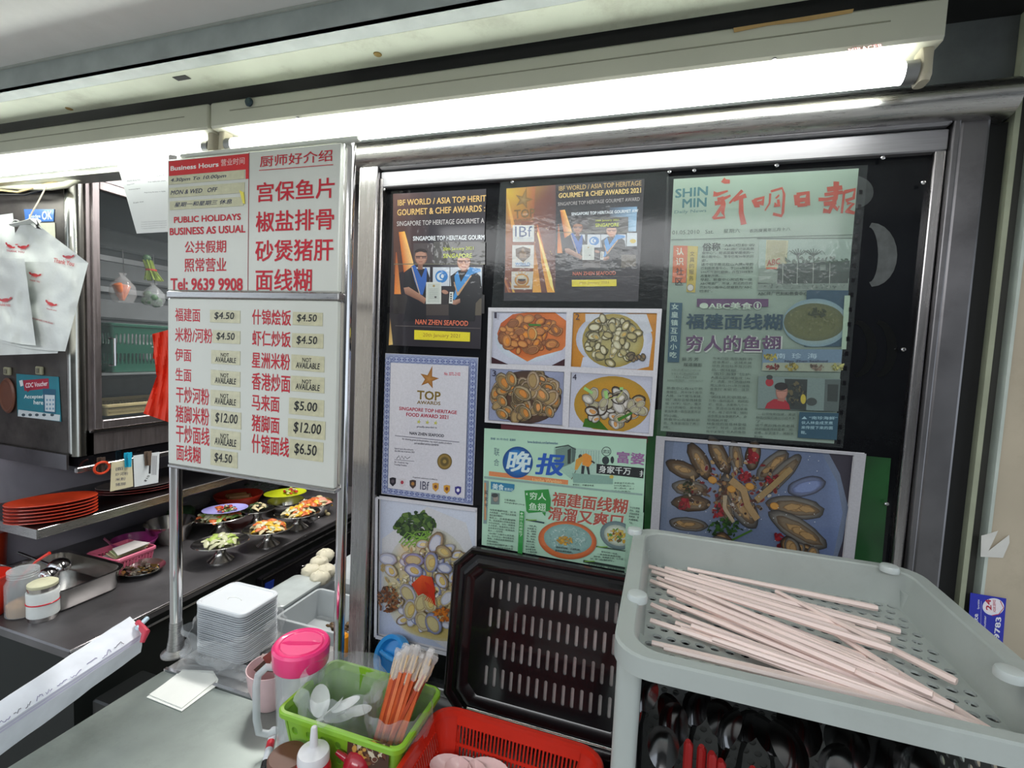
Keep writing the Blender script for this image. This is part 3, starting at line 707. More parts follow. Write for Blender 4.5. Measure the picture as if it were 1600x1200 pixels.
k.text('SINGAPORE TOP HERITAGE', (168, 482), (600, 514), (176, 26, 56), .035, up=(170, 456)); k.text('FOOD AWARD 2021', (222, 528), (536, 550), (176, 26, 56), .035, up=(223, 500))
for x in (316, 380, 442): star(k, x, 570+(x-316)*.07, 17, (178, 176, 60))
k.text('proudly awarded to', (302, 616), (452, 624), (60, 60, 80), .01, up=(302, 598)); k.text('NAN ZHEN SEAFOOD', (247, 664), (504, 686), (36, 34, 50), .035, up=(248, 642))
k.poly([(138, 671), (620, 720), (620, 724), (138, 675)], (80, 76, 96))
k.text('for showing great professionalism, top notch quality products', (192, 706), (562, 742), (60, 58, 74), .01, up=(193, 690)); k.text('and excellent service standards', (282, 736), (464, 750), (60, 58, 74), .01, up=(283, 720))
k.text('Signed upon the authority', (134, 776), (276, 788), (70, 68, 84), .01, up=(135, 762)); k.text('this 20th day of January 2021', (134, 794), (284, 806), (70, 68, 84), .01, up=(135, 780))
k.line([(150, 846), (168, 822), (178, 850), (190, 826), (206, 850), (214, 828), (228, 846), (252, 832)], 4, (60, 58, 70)); k.poly([(134, 850), (284, 864), (284, 867), (134, 853)], (90, 88, 104))
k.text('Founding President', (134, 896), (226, 906), (70, 68, 84), .01, up=(135, 882)); k.text('Dr. Fredrick Yap', (134, 878), (238, 888), (70, 68, 84), .01, up=(135, 864))
k.ell((509, 866), 55, 60, (150, 122, 60), (92, 74, 36), n=28); k.ell((509, 866), 36, 40, (98, 82, 44), (140, 116, 60), n=22); k.ell((509, 866), 16, 17, (160, 134, 70), (90, 74, 40), n=14)
k.text('Organised, endorsed, certified by', (270, 990), (456, 1010), (60, 58, 74), .01, up=(271, 978))
for x, y, c_, d_ in ((122, 1018, (34, 32, 42), (90, 80, 90)), (192, 1026, (206, 200, 206), (170, 50, 70)), (272, 1036, (66, 50, 48), (170, 120, 60)), (442, 1058, (206, 150, 60), (120, 70, 40)), (526, 1074, (206, 150, 50), (120, 60, 30)), (610, 1084, (50, 44, 130), (230, 228, 236))):
    k.poly([(x-24, y-28), (x, y-34), (x+24, y-28), (x+22, y+12), (x, y+34), (x-22, y+12)], c_); k.ell((x, y-4), 12, 14, d_, n=10)
k.text('IBf', (326, 1074), (392, 1080), (60, 62, 90), 0, up=(328, 1012))
k.done('printed_picture', E_, GL)

# --- D: four numbered clam dishes
cD = (750, 470, 5.455)
D_ = sheet(pc(cD, [(85, 62), (1552, 72), (1474, 1149), (54, 1030)]), 'white sheet with four numbered photos of clam dishes', 'photo sheet', LAM)
k = ink(cD)
def clipq(q):
    (ax, ay), (bx, by), (cx, cy), (dx, dy) = q
    return lambda x, y: min(ax, dx)+24 < x < max(bx, cx)-34 and ay+24 < y < cy-34
WH = (206, 210, 220)
# 1
k.poly([(116, 95), (748, 100), (732, 556), (100, 534)], (196, 198, 214)); k.poly([(100, 478), (250, 545), (240, 540), (100, 534)], (62, 26, 34)); k.poly([(610, 552), (732, 490), (732, 556)], (62, 26, 34))
k.ell((430, 318), 300, 205, (204, 212, 220), (190, 200, 214), n=30)
k.poly([(400, 100), (640, 100), (735, 170), (735, 380), (700, 420), (480, 480), (405, 518), (270, 440), (170, 360), (148, 280), (180, 190), (280, 115)], 0, [(206, 108, 40)]*3+[(212, 120, 60)]*4+[(190, 90, 36)]*5)
clams(k, (430, 285), 240, 155, 58, 52, [((176, 112, 62), (92, 56, 40)), ((188, 130, 76), (110, 66, 40)), ((168, 96, 46), (90, 50, 34))], [((204, 140, 76), (170, 100, 50)), ((150, 96, 60), (110, 70, 48))], [((220, 140, 50), (190, 100, 30)), ((190, 120, 70), (150, 90, 50))], 11)
k.poly([(415, 195), (520, 200), (522, 216), (420, 214)], (60, 120, 40)); clam(k, 450, 280, 62, 1.5, ((214, 176, 110), (80, 50, 34)), ((206, 130, 56), (150, 90, 40)))
# 2
k.poly([(800, 103), (1510, 110), (1480, 594), (778, 560)], (196, 132, 44))
k.ell((1145, 330), 325, 235, (206, 210, 222), (180, 186, 204), n=32); k.poly([(880, 480), (1380, 420), (1470, 330), (1440, 560), (1340, 585), (860, 566)], (198, 202, 218)); k.poly([(900, 112), (1420, 114), (1470, 260), (1380, 300), (900, 260)], (196, 200, 208))
k.ell((1135, 340), 262, 228, (176, 166, 110), (160, 140, 66), n=28)
clams(k, (1130, 335), 225, 200, 80, 46, [((150, 146, 110), (60, 56, 44)), ((120, 112, 76), (44, 40, 36)), ((190, 184, 150), (92, 86, 66))], [((176, 166, 120), (120, 108, 70)), ((204, 200, 170), (150, 140, 100))], [((196, 164, 90), (150, 120, 60)), ((214, 206, 176), (170, 160, 120))], 12)
clams(k, (1330, 480), 70, 34, 8, 36, [((90, 80, 70), (40, 36, 34))], [((120, 108, 84), (80, 70, 56))], [((150, 120, 80), (90, 70, 50))], 5)
# 3
k.poly([(96, 577), (720, 606), (708, 1056), (82, 1012)], (152, 158, 186)); k.ell((400, 820), 300, 226, (90, 66, 52), (70, 54, 50), n=26)
clams(k, (400, 815), 265, 190, 60, 76, [((150, 128, 92), (54, 44, 38)), ((170, 150, 116), (70, 58, 46)), ((186, 166, 140), (90, 70, 54))], [((166, 140, 96), (110, 84, 56)), ((120, 102, 72), (70, 56, 44))], [((200, 130, 60), (160, 90, 40)), ((216, 150, 90), (170, 100, 50))], 13)
for x, y, s_, a_ in ((212, 690, 88, 1.0), (278, 665, 70, 1.2), (370, 785, 88, .5), (200, 850, 60, 1.0), (200, 960, 60, .6), (395, 950, 70, .9), (600, 940, 56, 1.2)): clam(k, x, y, s_, a_, ((176, 160, 128), (52, 42, 36)), ((150, 124, 82), (100, 78, 52)), ((204, 134, 64), (150, 90, 40)))
# 4
k.poly([(790, 610), (1472, 648), (1440, 1124), (762, 1072)], (190, 192, 208)); k.ell((1130, 880), 322, 240, (188, 140, 46), (170, 134, 50), n=34)
k.poly([(880, 1068), (1100, 1100), (1000, 990), (900, 1000)], (60, 106, 30))
clams(k, (1150, 880), 235, 170, 46, 60, [((170, 164, 150), (60, 52, 50)), ((196, 190, 176), (92, 84, 76)), ((84, 70, 60), (40, 34, 32))], [((206, 202, 196), (150, 146, 140)), ((176, 170, 140), (120, 110, 80))], [((206, 150, 90), (150, 100, 60)), ((220, 214, 206), (180, 170, 150))], 14)
for a_, b_, w_ in (((895, 740), (965, 785), 26), ((1075, 765), (1085, 830), 30), ((1195, 745), (1225, 745), 24)): k.line([a_, b_], w_, (150, 200, 120), w_*.9)
k.line([(1100, 835), (1180, 815), (1220, 770)], 7, (190, 190, 110)); k.line([(1180, 1010), (1300, 950)], 30, (64, 120, 40), 18)
for a_, b_, r_, c_ in (((720, 95), (800, 100), 0, 0),): pass
# white gutters back on top of the overshooting food
W_ = (208, 206, 212)
k.poly([(748, 90), (800, 90), (762, 1075), (710, 1060)], W_); k.poly([(90, 536), (732, 558), (1492, 594), (1484, 648), (722, 604), (86, 576)], W_)
k.poly([(54, 1014), (1442, 1126), (1440, 1148), (54, 1030)], W_); k.poly([(85, 62), (1550, 72), (1550, 108), (85, 94)], W_); k.poly([(85, 62), (116, 62), (82, 1016), (54, 1020)], W_); k.poly([(1512, 80), (1550, 80), (1474, 1148), (1440, 1146)], W_)
for t, x, y in (('1', 136, 152), ('2', 822, 164), ('3', 118, 640), ('4', 798, 674)): k.text(t, (x, y), (x+(20 if t == '1' else 32), y), (44, 40, 60), .005, up=(x, y-50))
k.done('printed_picture', D_, GL)

# --- F: clam and herb photo (lower left)
cF = (560, 770, 2.79)
F_ = sheet(pc(cF, [(92, 12), (518, 66), (508, 722), (86, 620)]), 'photo of steamed clams with coriander and chilli, lower left of window', 'photo', LAM, group='food photos on the window')
k = ink(cF)
k.poly([(98, 20), (512, 74), (502, 708), (92, 612)], 0, [(200, 206, 222), (206, 212, 226), (184, 192, 212), (176, 186, 210)])
k.poly([(104, 200), (300, 60), (470, 130), (506, 260), (498, 640), (400, 690), (200, 560), (100, 480)], (206, 206, 210), None)
k.ell((300, 390), 190, 240, (206, 196, 160), (196, 196, 190), .1, 30); k.ell((330, 580), 160, 60, (196, 176, 110), (200, 190, 150), .2, 20)
blobs(k, (250, 140), 85, 55, 130, 16, [(44, 78, 30), (30, 58, 26), (70, 100, 40), (24, 46, 24), (90, 120, 50)], 21)
for i in range(16):
    k.line([(180+i*8, 215+(i % 3)*10), (215+i*9, 170+(i % 4)*14), (290+(i*7) % 30, 205-(i % 5)*10)], 5, (120, 168, 60), 3)
blobs(k, (270, 340), 170, 120, 90, 15, [(206, 190, 140), (226, 216, 180), (176, 150, 100), (216, 206, 170)], 22)
VI = [((140, 148, 184), (104, 100, 120)), ((180, 180, 194), (130, 122, 124)), ((160, 136, 104), (96, 78, 60)), ((200, 190, 156), (140, 118, 86))]
IN = [((200, 200, 210), (150, 156, 190)), ((190, 176, 130), (140, 120, 80))]
ME = [((206, 180, 110), (170, 134, 70)), ((226, 206, 150), (190, 160, 100))]
clams(k, (340, 330), 150, 120, 60, 26, VI, IN, ME, 23); clams(k, (310, 500), 130, 90, 50, 28, VI, IN, ME, 24)
blobs(k, (320, 400), 170, 160, 110, 9, [(110, 84, 50), (226, 220, 200), (80, 60, 50), (196, 176, 120), (120, 130, 160)], 27)
for x, y, s_, a_, m_ in ((138, 282, 40, .2, 0), (150, 332, 34, .8, 1), (250, 285, 44, .1, 0), (345, 210, 48, 2, 0), (325, 295, 46, 1.6, 1), (250, 330, 42, .3, 1), (380, 250, 38, .5, 1), (370, 375, 40, 1, 1), (225, 430, 46, .9, 0), (235, 500, 48, 1.7, 1), (285, 470, 46, 1.9, 0), (320, 470, 44, 1.2, 1), (290, 550, 46, 1.2, 0), (335, 560, 50, 1.1, 0), (395, 450, 40, 2.2, 0), (385, 320, 34, .3, 0)):
    clam(k, x, y, s_, a_, random.choice(VI), random.choice(IN), ME[0] if m_ else None)
k.poly([(240, 390), (285, 350), (330, 360), (345, 420), (320, 450), (290, 430), (270, 440)], 0, [(200, 60, 30), (226, 90, 40), (196, 50, 30), (180, 40, 24), (206, 60, 36), (170, 36, 22), (190, 50, 30)])
for i in range(7): k.line([(300+i*6, 380+i*4), (318+i*4, 430+i*8), (300+i*8, 460+i*4)], 6, (190, 44, 30), 3)
blobs(k, (140, 455), 46, 55, 90, 10, [(96, 56, 34), (130, 76, 40), (64, 40, 28), (150, 96, 50)], 25); blobs(k, (375, 520), 40, 30, 40, 9, [(196, 110, 40), (150, 80, 40)], 26)
k.poly([(86, 588), (86, 620), (110, 626)], (38, 40, 84))
for q in ([(86, 14), (98, 16), (92, 618), (80, 618)], [(92, 10), (518, 66), (518, 76), (92, 20)], [(86, 608), (500, 706), (500, 724), (86, 624)]): k.poly(q, (208, 208, 216))
k.done('printed_picture', F_, GL)

# --- H: oyster photo
cH = (1010, 670, 4.571)
H_ = sheet(pc(cH, [(70, 50), (1557, 172), (1440, 1180), (0, 1180)]), 'dark photo of baked mussels on a white plate, lower right of window', 'photo', LAM, group='food photos on the window')
k = ink(cH)
k.poly([(132, 72), (1474, 184), (1370, 1170), (62, 1170)], (66, 62, 74))
k.poly([(132, 74), (1300, 172), (1380, 320), (1440, 560), (1400, 800), (1360, 920), (1340, 1160), (66, 1160), (100, 640)], 0, [(120, 132, 156)]*9)
k.poly([(200, 78), (1250, 168), (1360, 380), (1400, 600), (1330, 920), (1280, 1150), (120, 1150), (150, 500)], 0, [(128, 142, 170), (110, 124, 156), (120, 140, 176), (124, 142, 184), (104, 120, 160), (96, 110, 150), (110, 122, 144), (130, 140, 162)])
DK = ((92, 72, 52), (34, 28, 28)); GR = ((120, 116, 110), (50, 46, 46)); MT = ((176, 142, 96), (110, 80, 52)); GB = ((110, 120, 150), (52, 48, 52))
for x, y, s_, w_, a_ in ((260, 290, 130, 60, .4), (310, 420, 130, 60, .1), (320, 530, 140, 62, .05), (300, 680, 140, 50, .1), (380, 230, 150, 62, 1.05), (520, 190, 150, 60, 1.1), (640, 200, 120, 50, 1.4), (760, 190, 110, 56, 1.75), (900, 260, 150, 66, 2.4), (1140, 410, 140, 68, 2.9), (960, 330, 200, 60, 2.35), (1060, 560, 210, 80, .15), (1080, 720, 240, 80, .55), (660, 520, 230, 90, 1.0), (560, 560, 130, 60, 1.3)):
    sh = GB if (x, y) == (1140, 410) else random.choice((DK, GR)); k.ell((x, y), s_, w_, sh[0], sh[1], a_, 22, jit=.05); k.ell((x+6, y+4), s_*.8, w_*.62, (126, 110, 90) if sh is not GB else (130, 146, 190), (84, 66, 50) if sh is not GB else (90, 96, 130), a_, 18, jit=.08)
    if sh is not GB:
        for j in range(4):
            o_ = random.uniform(-.4, .4); k.ell((x+s_*o_*math.cos(a_), y+s_*o_*math.sin(a_)), s_*.3, w_*.3, MT[0], MT[1], a_+random.uniform(-.4, .4), 12, jit=.2)
blobs(k, (620, 420), 330, 210, 170, 20, [(150, 118, 78), (84, 56, 44), (120, 30, 36), (60, 44, 40), (176, 146, 104), (104, 84, 64), (186, 180, 170)], 31)
for x, y in ((740, 200), (900, 360), (270, 540), (950, 790), (510, 580), (700, 330)): blobs(k, (x, y), 44, 44, 16, 22, [(130, 22, 34), (96, 18, 28), (160, 40, 50)], x)
for x, y in ((470, 360), (605, 425), (735, 405), (910, 545)): k.ell((x, y), 34, 26, (206, 150, 70), (160, 104, 40), .3, 10)
k.line([(600, 360), (690, 430), (720, 540), (790, 640)], 52, (170, 140, 98), 46); k.line([(560, 470), (555, 560), (620, 660)], 30, (176, 158, 130), 24); k.line([(780, 505), (900, 400), (1030, 280)], 46, (160, 134, 92), 40)
blobs(k, (560, 700), 130, 60, 70, 16, [(40, 70, 30), (56, 92, 36), (30, 48, 26)], 33); k.line([(600, 790), (750, 715)], 14, (70, 110, 40)); blobs(k, (300, 420), 40, 60, 20, 14, [(34, 40, 30), (50, 60, 36)], 34)
for i in range(60): k.ell((random.uniform(200, 1250), random.uniform(120, 850)), 4, 3, (220, 222, 226), n=6)
clams(k, (700, 900), 500, 120, 30, 80, [DK, GR], [MT], [MT], 35)
for q in ([(70, 50), (132, 55), (60, 1180), (0, 1180)], [(70, 50), (1557, 172), (1555, 190), (70, 72)], [(1474, 170), (1557, 172), (1440, 1180), (1368, 1180)]): k.poly(q, (196, 194, 200))
k.done('printed_picture', H_, printmat('print_dim', .35, .4, bump=.35, mul=.68))
# --- C: morning newspaper page
C_ = sheet([(1052.7, 280), (1341.5, 263.4), (1303, 693), (1032, 673)], 'greenish old newspaper page with red brush masthead, upper right of window', 'newspaper', NEWS)
cT = (1030, 250, 4.848); cL = (1020, 450, 4.8)
NI = printmat('print_news', .5, .3, bump=.3, mul=.9)
k = ink(cT)
TEAL = (52, 104, 112); RD = (168, 68, 50); DKI = (52, 66, 60); PUR = (92, 62, 100)
k.text('SHIN', (120, 290), (368, 268), TEAL, .04, up=(122, 222)); k.text('MIN', (174, 364), (358, 354), TEAL, .04, up=(176, 296)); k.text('Daily News', (114, 414), (356, 402), (84, 116, 116), .012, up=(116, 384))
# brush masthead: drawn strokes
def brush(pts, w0, w1=None): k.line(pts, w0*1.3, RD, 1.3*(w1 if w1 is not None else w0))
for p_, a_, b_ in (([(480, 150), (500, 165), (535, 165)], 34, 22), ([(410, 258), (440, 262), (520, 235)], 34, 10), ([(440, 300), (500, 290), (540, 270)], 22, 12), ([(470, 280), (490, 330), (430, 420), (405, 445)], 26, 16), ([(490, 330), (480, 400), (495, 435), (410, 445)], 22, 12), ([(420, 330), (500, 322)], 26, 16),
                   ([(630, 232), (560, 300), (530, 330)], 18, 10), ([(560, 310), (600, 290), (658, 270)], 16, 26), ([(620, 290), (620, 400), (640, 490)], 24, 34),
                   ([(715, 300), (735, 350), (760, 345)], 30, 22), ([(720, 305), (790, 285), (775, 345)], 18, 24), ([(735, 328), (775, 322)], 18, 18), ([(840, 255), (835, 330), (800, 385)], 14, 8), ([(845, 240), (930, 215), (945, 260), (935, 400), (925, 425), (860, 410)], 14, 18), ([(890, 275), (900, 285)], 34, 24), ([(870, 340), (905, 345), (900, 300)], 30, 16),
                   ([(1040, 265), (1045, 345)], 36, 30), ([(1040, 265), (1125, 250), (1120, 345)], 24, 34), ([(1050, 308), (1110, 300)], 26, 22), ([(1045, 345), (1120, 340)], 22, 18),
                   ([(1340, 165), (1335, 290), (1280, 405)], 34, 18), ([(1205, 300), (1270, 300), (1330, 285)], 22, 16), ([(1270, 225), (1385, 210)], 28, 26), ([(1250, 265), (1390, 245)], 20, 20), ([(1245, 335), (1340, 325)], 26, 22), ([(1300, 330), (1350, 380), (1360, 350)], 24, 10), ([(1240, 385), (1300, 395)], 30, 12),
                   ([(1400, 240), (1380, 405)], 14, 14), ([(1400, 245), (1480, 225), (1470, 290), (1410, 310)], 22, 18), ([(1420, 330), (1470, 330), (1410, 400)], 22, 14), ([(1415, 385), (1478, 405)], 26, 18)):
    brush(p_, a_, b_)
k.text('01.05.2010', (98, 566), (304, 560), DKI, .0, up=(99, 536)); k.text('Sat.', (348, 560), (412, 558), DKI, 0, up=(349, 530)); k.text('星期六', (486, 556), (610, 552), DKI, 0, up=(487, 524)); k.text('农历庚寅年三月十八', (682, 552), (992, 536), DKI, .006, up=(683, 526))
k.poly([(90, 604), (1462, 566), (1462, 570), (90, 608)], DKI); k.poly([(740, 594), (1462, 592), (1462, 596), (740, 599)], DKI)
k.poly([(108, 650), (216, 652), (202, 930), (98, 930)], (196, 106, 68)); k.poly([(216, 652), (294, 655), (272, 1005), (206, 1000)], (190, 172, 84))
for i, t in enumerate('认识社区'): k.text(t, (128-i*2, 722+i*76), (186-i*2, 722+i*76), (210, 220, 200) if i < 2 else (50, 50, 50), .01, up=(128-i*2, 666+i*76))
for i, t in enumerate('文具的服务'): k.text(t, (232-i*2, 730+i*46), (268-i*2, 730+i*46), (80, 78, 50), 0, up=(232-i*2, 694+i*46))
k.ell((236, 968), 26, 28, (200, 200, 190), (60, 60, 60), n=14)
k.text('俗称', (326, 692), (462, 688), DKI, .02, up=(328, 632))
body = ['“ABC巴刹”的', '“ABC砖厂巴刹和熟', '食中心”，是该国最早建成的一', '批小贩中心，至今已有30年的历', '史。', '   这个位于惹兰红山大牌6号的', '巴刹和熟食中心，于2006年耗资', '500万元进行翻新，并在2008年9', '月重新开放。', '   早起，熟食中心附近有一座', 'ABC啤酒厂，所以，附近的巴刹', '巴刹与小贩中心就被称为“ABC', '巴刹”。']
for i, t in enumerate(body):
    y = 658+i*29; xl = 480 if i < 2 else 326-i*1.6; xr = (720-i*1.8) if len(t) > 9 or i < 2 else xl+len(t)*24
    k.text(t, (xl, y), (xr, y-2), DKI, .006, res=1, up=(xl, y-21))
# building photo
k.poly([(756, 606), (1456, 600), (1428, 990), (744, 990)], (150, 172, 160)); k.poly([(810, 608), (976, 612), (960, 820), (800, 820)], (176, 176, 140))
for i in range(16): k.line([(820+i*9, 616), (812+i*9, 800)], 2, (120, 120, 96))
k.poly([(900, 790), (1440, 764), (1436, 900), (890, 930)], (74, 88, 82)); k.poly([(752, 820), (1430, 850), (1426, 950), (744, 960)], (66, 78, 72)); k.poly([(744, 940), (1428, 935), (1426, 990), (742, 990)], (128, 144, 134))
k.poly([(752, 820), (830, 826), (896, 840), (890, 940), (744, 930)], (132, 148, 136))
for x in (1045, 1165, 935, 1290): k.line([(x, 780), (x-4, 940)], 6, (150, 160, 150))
k.text('ABC', (812, 808), (912, 790), (150, 60, 40), .02, up=(814, 762)); k.rect((808, 815), (890, 828), (190, 96, 60)); k.rect((1215, 795), (1258, 836), (110, 126, 116))
for cx_ in (1050, 1165):
    for a_ in range(-3, 4): k.line([(cx_, 730), (cx_+a_*22, 690-abs(3-abs(a_))*6), (cx_+a_*30, 720)], 9, (60, 80, 70), 3)
    k.line([(cx_, 725), (cx_+4, 790)], 9, (70, 84, 76))
blobs(k, (1180, 760), 260, 20, 40, 16, [(70, 92, 78), (84, 104, 88)], 41)
blobs(k, (1100, 955), 320, 22, 60, 9, [(96, 110, 102), (150, 162, 152), (120, 134, 124)], 42)
k.poly([(1128, 988), (1428, 990), (1424, 1080), (1124, 1080)], (46, 84, 100))
k.text('ABC砖厂巴刹和熟食中心', (744, 1028), (1120, 1028), DKI, .016, up=(745, 1000)); k.text('已有38年的历史', (1130, 1034), (1385, 1030), (150, 190, 196), .01, up=(1131, 1006))
k.crop = cL
k.poly([(158, 18), (450, 20), (1456, 22), (1422, 440), (1130, 440), (1150, 20)][2:] , (40, 76, 96))
k.poly([(1155, 78), (1440, 80), (1440, 82), (1155, 84)], (60, 100, 120)) if False else None
k.poly([(330, 82), (864, 84), (862, 142), (328, 142)], PUR); k.text('●ABC美食', (350, 160), (742, 164), (186, 206, 186), .02, up=(351, 108)); k.ell((782, 134), 30, 30, (186, 206, 186)); k.ell((782, 134), 24, 24, PUR); k.text('1', (776, 152), (790, 152), (186, 206, 186), .02, up=(776, 116))
k.text('福建面线糊', (246, 308), (966, 318), (28, 66, 84), .04, up=(252, 192))
k.text('穷人的鱼翅', (252, 484), (970, 494), (200, 208, 200), .05, up=(256, 352)); k.text('穷人的鱼翅', (246, 474), (960, 484), PUR, .04, up=(250, 354))
k.poly([(128, 110), (222, 114), (196, 558), (110, 556)], (42, 84, 104))
for i, t in enumerate('女皇镇互见小吃'): k.text(t, (140-i*2.4, 162+i*60), (192-i*2.4, 164+i*60), (176, 200, 190), .03, up=(141-i*2.4, 118+i*60))
k.ell((1215, 262), 245, 180, (140, 164, 160), (120, 150, 160), 0, 34); k.ell((1205, 258), 228, 142, (98, 104, 62), (84, 92, 60), 0, 34, jit=.01)
blobs(k, (1200, 250), 190, 110, 120, 16, [(108, 112, 70), (88, 94, 56), (120, 124, 84), (96, 104, 64)], 43, .4); blobs(k, (1230, 190), 70, 30, 30, 16, [(62, 70, 44), (50, 60, 40)], 44)
k.poly([(1428, 60), (1470, 60), (1440, 460), (1404, 460)], (158, 182, 160))
k.poly([(820, 458), (1410, 462), (1400, 628), (812, 620)], (104, 130, 150)); k.poly([(820, 560), (1406, 560), (1400, 628), (812, 620)], (150, 160, 140))
for x, c_ in ((875, (150, 140, 60)), (900, (110, 50, 50)), (1040, (130, 120, 60)), (1230, (104, 92, 80)), (1380, (150, 150, 90))): blobs(k, (x, 520 if x == 875 else 592), 50, 24, 24, 14, [c_, tuple(int(v*.7) for v in c_), tuple(int(v*1.2) for v in c_)], x)
k.text('南  珍  海', (920, 530), (1220, 530), (176, 200, 210), 0, up=(921, 490)); k.text('Nan Zhen Seafood', (980, 556), (1300, 556), (60, 66, 84), .02, up=(981, 540))
k.poly([(786, 660), (1396, 680), (1378, 922), (778, 900)], (110, 128, 124)); k.poly([(980, 680), (1150, 684), (1140, 914), (1000, 905)], (44, 52, 50)); k.poly([(1280, 684), (1396, 686), (1380, 922), (1270, 918)], (78, 90, 88)); k.poly([(1300, 720), (1380, 722), (1372, 850), (1296, 846)], (48, 56, 54))
k.ell((868, 706), 30, 30, (150, 40, 50)); k.ell((868, 668), 24, 18, (50, 56, 56)); blobs(k, (1060, 790), 70, 90, 40, 20, [(36, 42, 40), (60, 66, 60), (90, 84, 60)], 46); k.ell((1118, 830), 20, 36, (176, 160, 60)); k.ell((1180, 850), 40, 30, (60, 68, 66))
k.poly([(832, 900), (850, 860), (900, 830), (980, 830), (1012, 870), (1020, 908)], (150, 36, 48)); k.ell((958, 776), 44, 62, (168, 120, 104), (130, 90, 80), .1, 20); k.ell((954, 736), 50, 30, (36, 34, 34), (30, 28, 28), 0, 16); k.rect((924, 768), (994, 772), (60, 50, 50)); k.poly([(935, 820), (985, 826), (975, 850), (925, 840)], (150, 104, 90))
k.poly([(1090, 926), (1380, 934), (1366, 1134), (1076, 1116)], (38, 74, 92))
for i, t in enumerate(['▲ “南珍海鲜”', '伙人林金成烹煮', '来传授下来的面', '糊。']): k.text(t, (1106-i*2, 980+i*36), (1106+len(t)*33 if i < 3 else 1140, 984+i*36), (150, 182, 190), .01, up=(1107-i*2, 956+i*36))
k.text('郭 芳 芳', (216, 546), (340, 548), DKI, .012, up=(217, 520)); k.text('报道摄影', (228, 586), (368, 590), DKI, .014, up=(229, 560))
for i, t in enumerate(['zzkoh@sph.com.sg', '24小时新闻热线：', '1800-8227288', 'MMS传照片：91918727']): k.text(t, (140-(i == 3)*30+(i == 2)*20, 622+i*26), (355+(i == 3)*20-(i == 2)*30, 624+i*27), (84, 100, 90), 0, res=1, up=(141-(i == 3)*30+(i == 2)*20, 604+i*26))
colA = ['   熟食中心有96个熟', '食摊位，其中78个是华', '人摊，18个是马来摊。', '   砖厂南珍企够传林金', '福（47岁）估计，食烹', '少25%的摊位，是中医', '家当年第一批在这里开业', '的小贩。', '   熟食中心在翻新前', '后，生意都增加了两三', '成。']
colB = ['与米介绍“南珍海鲜”的', '道道煮炒，这摊卖是', '很在其他处不常见的', '品--面线糊。', '   “南珍海鲜”位执', '人著名副的林金成（46', '岁）透露，他们的面线糊', '是父亲在1966年开摊贩', '金食时“发明”的一道菜', '肴。', '   “因线其实很简单。', '只有一般的面线，肉碎和', '虾，但是，汤要熬几个小', '时，烹调也没有简单毫', '才浓，喝了很开胃。特别', '适合原没有食欲的人，会', '很喝就开胃。”', '   林金成的哥哥林金福', '（47岁）觉说，这道菜', '有中以保在”穷人的鱼翅']
for i, t in enumerate(colA):
    y = 758+i*28.5+(i > 6)*4; k.text(t, (104-i*2.6, y), (372-i*2.6 if len(t) > 8 else 104-i*2.6+len(t)*27, y+6), DKI, 0, res=1, up=(104-i*2.6, y-20))
for i, t in enumerate(colB):
    y = 536+i*28.6; xl = 446-i*2.6; k.text(t, (xl, y), (xl+292 if len(t) > 7 else xl+len(t)*28, y+7), DKI, 0, res=1, up=(xl, y-20))
for i, t in enumerate(['“，公司在新加坡，卖这', '种面线糊的摊位已经不多', '了。', '   这个煮炒摊也卖老其', '他的福建传统菜肴，如，', '虾枣、砂煲猪干、猪脚米', '粉等。']): k.text(t, (770-i*3, 948+i*28), (1060-i*3 if len(t) > 5 else 800+len(t)*10, 956+i*28), DKI, 0, res=1, up=(771-i*3, 928+i*28))
k.done('printed_page', C_, NI)
# punched sleeve edge to the right of the newspaper
S_ = tag(obj('clear_sleeve', B().slab([PY(x, y, YP-.006) for x, y in ((1042, 276), (1356, 258), (1317, 700), (1026, 680))], (0, -.0004, 0)), SLV), 'clear punched plastic sleeve over the red-masthead newspaper', 'sleeve')
for i in range(18):
    t = i/17; x = 1345-t*34; y = 300+t*390
    obj('punched_hole', B().slab([PY(x+a, y+b_, YP-.0068) for a, b_ in ((-2.5, -3), (2.5, -3), (2.3, 3.5), (-2.7, 3.5))], (0, -.0004, 0)), BLACK, S_)

# --- G: evening paper
cG = (740, 660, 5)
G_ = sheet(pc(cG, [(85, 45), (1352, 130), (1300, 1185), (64, 955)]), 'green-tinted evening newspaper page with blue ball masthead, centre of window', 'newspaper', M('evening_newsprint', (170, 206, 182), .5, 0, .05, 14, coat=.3))
k = ink(cG)
BLU = (30, 100, 180); DK2 = (46, 62, 60)
k.text('联', (160, 258), (202, 264), (70, 96, 110), -.0, up=(162, 196)); k.text('合', (158, 336), (200, 342), (70, 96, 110), -.0, up=(160, 282))
k.poly([(122, 380), (740, 450), (738, 486), (120, 416)], (216, 134, 84))
k.poly([(630, 190), (1000, 215), (1000, 440), (760, 440), (620, 330)], 0, [(150, 186, 168), (176, 204, 188), (166, 196, 180), (150, 186, 170), (160, 196, 176)])
k.poly([(640, 210), (740, 180), (800, 200), (790, 300), (760, 325), (640, 370)], (112, 138, 126)); k.poly([(735, 215), (762, 200), (758, 320), (735, 325)], (46, 56, 54)); k.poly([(768, 200), (800, 225), (790, 305), (768, 315)], (80, 100, 96)); k.line([(640, 196), (740, 178), (800, 215)], 10, (60, 76, 72))
for x in range(840, 1000, 20): k.line([(x, 220), (x-4, 330)], 5, (140, 172, 158))
